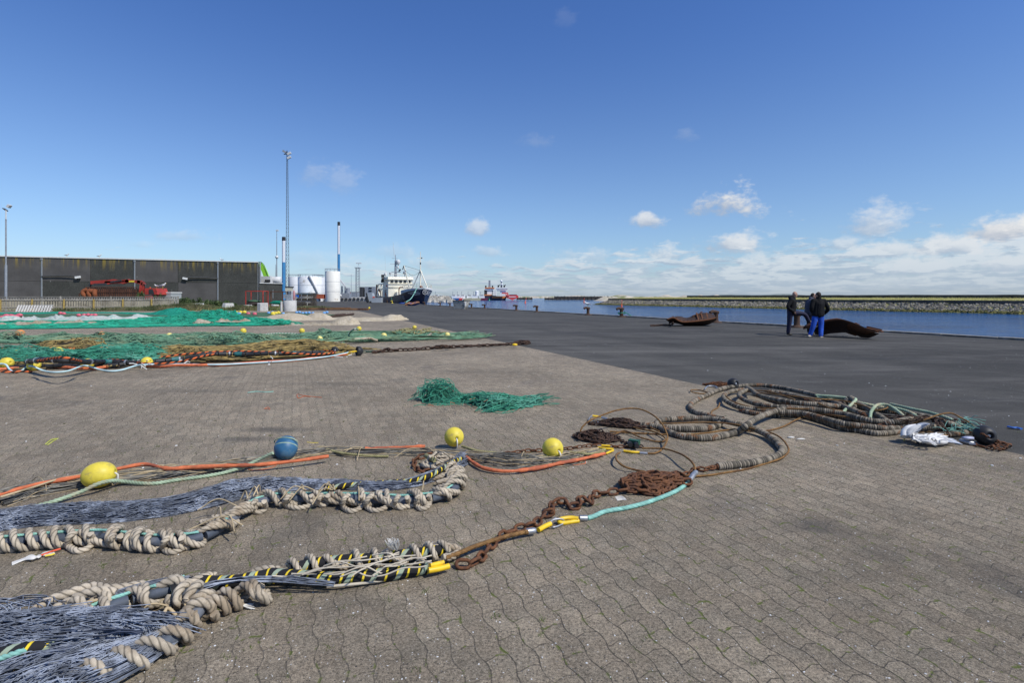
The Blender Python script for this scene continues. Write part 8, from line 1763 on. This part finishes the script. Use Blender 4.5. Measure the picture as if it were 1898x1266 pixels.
M_JB = mat('black_jacket', (.009, .009, .010), .85, spec=.2, var=.3, vs=12, bump=.01, bs_=14); M_JG = mat('slate_jacket', (.055, .062, .09), .8, var=.3, vs=10, bump=.01, bs_=14); M_TN = mat('navy_trousers', (.018, .018, .045), .85, var=.25, vs=10, bump=.01, bs_=16); M_TB = mat('blue_trousers', (.012, .075, .42), .8, var=.22, vs=8, bump=.012, bs_=14); M_TBK = mat('black_trousers', (.015, .015, .02), .85)
M_SHG = mat('grey_shoe', (.30, .28, .24), .7); M_SHK = mat('black_shoe', (.02, .02, .02), .5)
def q(px, py, Y): return Q(px, py, Y)
Y1 = 22.4
J = dict(head=q(1473.2, 545.5, Y1), neck=q(1470.5, 552, Y1), chest=q(1468.5, 560, Y1), pelvis=q(1466.5, 576, Y1), shl=q(1466, 556, Y1 + .20), shr=q(1467.5, 556.5, Y1 - .20), ell=q(1462, 568.5, Y1 + .24), elr=q(1460.5, 569, Y1 - .26), wrl=q(1470, 577, Y1 + .18), wrr=q(1470.5, 577.5, Y1 - .22),
         hipl=q(1467.5, 579.5, Y1 + .09), hipr=q(1464.5, 580, Y1 - .09), knl=q(1490, 582.5, Y1 + .10), knr=q(1463, 599, Y1 - .08), anl=q(1499.5, 595.5, Y1 + .12), anr=q(1460.8, 617.6, Y1 - .05), toel=q(1507, 597.0, Y1 + .12), toer=q(1467.5, 619.4, Y1 - .08))
person('bald man in black jacket and navy trousers, one foot on the trawl door', J, M_JB, M_TN, M_SHK, (1, -.15), hair=False, loc=(J['anr'][0], J['anr'][1], 0), hood=True, jr=1.04)
Y2_ = 21.3
J = dict(head=q(1516.0, 547, Y2_), neck=q(1516.5, 553, Y2_), chest=q(1517.5, 562, Y2_), pelvis=q(1516, 582, Y2_), shl=q(1507.5, 557.5, Y2_), shr=q(1528, 558, Y2_), ell=q(1504, 572, Y2_ - .02), elr=q(1534.5, 572.5, Y2_ - .05), wrl=q(1508, 583, Y2_ + .17), wrr=q(1528, 581, Y2_ + .17),
         hipl=q(1511, 588, Y2_), hipr=q(1521.5, 588, Y2_), knl=q(1507, 605, Y2_ - .04), knr=q(1522, 606, Y2_ - .06), anl=q(1501.5, 621.5, Y2_ - .0), anr=q(1521.5, 623.6, Y2_ - .18), toel=q(1498.5, 623.3, Y2_ - .12), toer=q(1524.0, 624.7, Y2_ - .05))
person('man seen from behind, black jacket and bright blue trousers', J, M_JB, M_TB, M_SHG, (-.55, .85), loc=(J['anr'][0], J['anr'][1], 0), jr=1.12)
Y3 = 23.0
J = dict(head=q(1507.8, 548.5, Y3), neck=q(1504.5, 554, Y3), chest=q(1501.5, 562, Y3), pelvis=q(1500.0, 580, Y3), shl=q(1497.5, 558, Y3 + .1), shr=q(1505.5, 559, Y3 - .15), ell=q(1494.5, 570, Y3 + .05), elr=q(1505, 573, Y3 - .2), wrl=q(1501, 578, Y3 - .05), wrr=q(1509, 580, Y3 - .1),
         hipl=q(1498.5, 583, Y3 + .08), hipr=q(1502, 583, Y3 - .08), knl=q(1499.5, 600, Y3 + .06), knr=q(1502.5, 600, Y3 - .1), anl=q(1499.5, 615.4, Y3 + .12), anr=q(1502.5, 616.6, Y3 - .1), toel=q(1503, 616.8, Y3 + .1), toer=q(1507, 617.8, Y3 - .14))
person('man in slate blue jacket, mostly hidden behind the one in blue trousers', J, M_JG, M_TBK, M_SHK, (.8, -.5), loc=(J['anr'][0], J['anr'][1], 0), jr=1.03)

# ================================================================ LITTER
M_BIT = mat('shell_white', (.72, .72, .70), .6, var=.1)
def bits(name, n, fx, m, label, s0, s1):
    V = []; F = []
    for i in range(n):
        x, y = fx(); s = rnd.uniform(s0, s1); a = rnd.uniform(0, 6.28); r2 = rnd.uniform(.35, .8); h = s * rnd.uniform(.2, .5); k = len(V); m_ = 5
        for z in (0.0045, .0045 + h):
            for j in range(m_): b = j / m_ * 6.283; u = math.cos(b) * s * (.7 if z > .005 else 1); v = math.sin(b) * s * r2 * (.7 if z > .005 else 1); V.append((x + u * math.cos(a) - v * math.sin(a), y + u * math.sin(a) + v * math.cos(a), z))
        F += [[k + j, k + (j + 1) % m_, k + m_ + (j + 1) % m_, k + m_ + j] for j in range(m_)]; V_top = [k + m_ + j for j in range(m_)]; F.append([V_top[0], V_top[1], V_top[2], V_top[3]]); F.append([V_top[0], V_top[3], V_top[4], V_top[4]])
    mb = MB(); F4 = [f for f in F if len(set(f)) == 4]; F3_ = [[f[0], f[1], f[2]] for f in F if len(set(f)) == 3]; mb.add(V, F4, None, 0, False); b0 = mb.n - len(V); mb.F.append(np.array(F3_) + b0); mb.UV.append(np.zeros((len(F3_), 3, 2))); mb.mi.append(np.zeros(len(F3_), int)); mb.sm.append(np.zeros(len(F3_), bool))
    return mb.build(name, m, org=(0, 0, 0), label=label, cat='litter', kind='stuff')
def fx1():
    y = 2.2 + 30 * rnd.random() ** 1.7; x = rnd.uniform(-1, 1) * (y + 1); return x, y
bits('shell_fragments', 4200, fx1, M_BIT, 'tiny white shell fragments scattered on the paving', .002, .006)
def fx2():
    y = 5 + 50 * rnd.random() ** 1.4; x = rnd.uniform(-1, 1) * y; return x, y
bits('shell_fragments', 420, fx2, M_BIT, 'larger white shell and plastic bits scattered on paving and asphalt', .006, .015)
bits('dark_crumbs', 500, fx1, M_BLK, 'dark crumbs scattered on the paving', .002, .006)
# grass tufts in the joints
A = []; B = []
for _ in range(130):
    y = 2.3 + 6 * rnd.random() ** 1.3; x = rnd.uniform(-.9, 1) * y * .95
    for k in range(rnd.randint(6, 18)): a = (x + rnd.gauss(0, .012), y + rnd.gauss(0, .012), .004); A.append(a); B.append((a[0] + rnd.gauss(0, .012), a[1] + rnd.gauss(0, .012), rnd.uniform(.006, .022)))
mb = MB(); A = np.array(A); B = np.array(B); wd = np.array([(.0016, .0008, 0)] * len(A)); mb.add(np.stack([A - wd, A + wd, B], 1).reshape(-1, 3), np.arange(3 * len(A)).reshape(-1, 3)); mb.build('joint_weeds', mat('joint_weed', (.08, .11, .02), .9, var=.3, vs=3), org=(0, 0, 0), label='tiny green weeds growing in the paving joints', cat='weeds', kind='stuff')
def twine(pts, r, m, label, n=5): mb = MB(); mb.tube(path(pts, .02, r), r, n); mb.build('twine', m, label=label, cat='twine')
twine([(459, 728), (475, 726), (492, 727), (507, 726)], .008, M_TEAL, 'short straight teal twine on the paving behind the blue float'); twine([(596, 737), (575, 735), (560, 733), (551, 731), (553, 738), (563, 735), (575, 736)], .007, M_ORNG, 'orange twine with a small loop in the middle of the paving')
twine([(490, 758), (497, 755), (500, 759), (493, 758), (489, 758)], .005, M_ORNG, 'tiny orange twine curl'); twine([(84, 824), (90, 819), (96, 815), (108, 813), (100, 817), (88, 825)], .005, mat('lime_twine', (.50, .55, .05), .7), 'yellow green twine on the paving at the far left'); twine([(569, 820), (578, 821), (590, 821)], .004, M_YELF, 'short yellow twine right of the blue float')
for a, b_ in (((1190, 932), (1208, 926)),): pass
mb = MB()
for k in range(5): mb.tube(path([(1140 + k, 922 + k * 1.5), (1150 + k, 920 + k * 1.6), (1157 + k, 923 + k)], .01, .006), .0035, 5)
mb.build('white_cord_bits', M_WHITE, label='bundle of short white cords on the paving below the chain', cat='cord')
t = thing('knotted_cord', 'knotted whitish cord with red and yellow strands, bottom left paving', 'cord', P(60, 1035)); mb = MB()
for k in range(5): mb.tube(smooth([P(22, 1044 + k, .008), P(45, 1036 + k * .6, .015), P(58 + k, 1030 + k * 1.6, .025), P(72, 1034 - k, .02), P(80, 1026 + k, .015), P(98 + k, 1022 + k * 1.2, .01)], .01), .0055, 5)
mb.build('white_strands', M_WHITE, t); mb = MB(); mb.tube(path([(76, 1030), (95, 1023), (112, 1018)], .01, .02), .006, 5); mb.build('red_strand', M_MK, t); mb = MB(); mb.tube(path([(84, 1031), (95, 1029), (101, 1027)], .01, .018), .006, 5); mb.build('yellow_strand', M_YELF, t)
mb = MB(); mb.tube(path([(1869, 791), (1877, 793), (1884, 793), (1893, 795)], .01, .02), .022, 8, flat=.5); mb.build('blue_glove', mat('blue_glove', (.03, .12, .40), .6), label='flat blue scrap lying on the asphalt at the right picture edge', cat='scrap')
mb = MB(); mb.ball(P(1466, 811, .01), .035, 8, scale=(1.2, .5, .35), jit=.1); mb.ball(P(1484, 814, .01), .03, 8, scale=(1.8, .3, .3), jit=.1); mb.build('white_scrap', M_WHITE, label='small torn white scrap right of the big disc loop', cat='scrap')
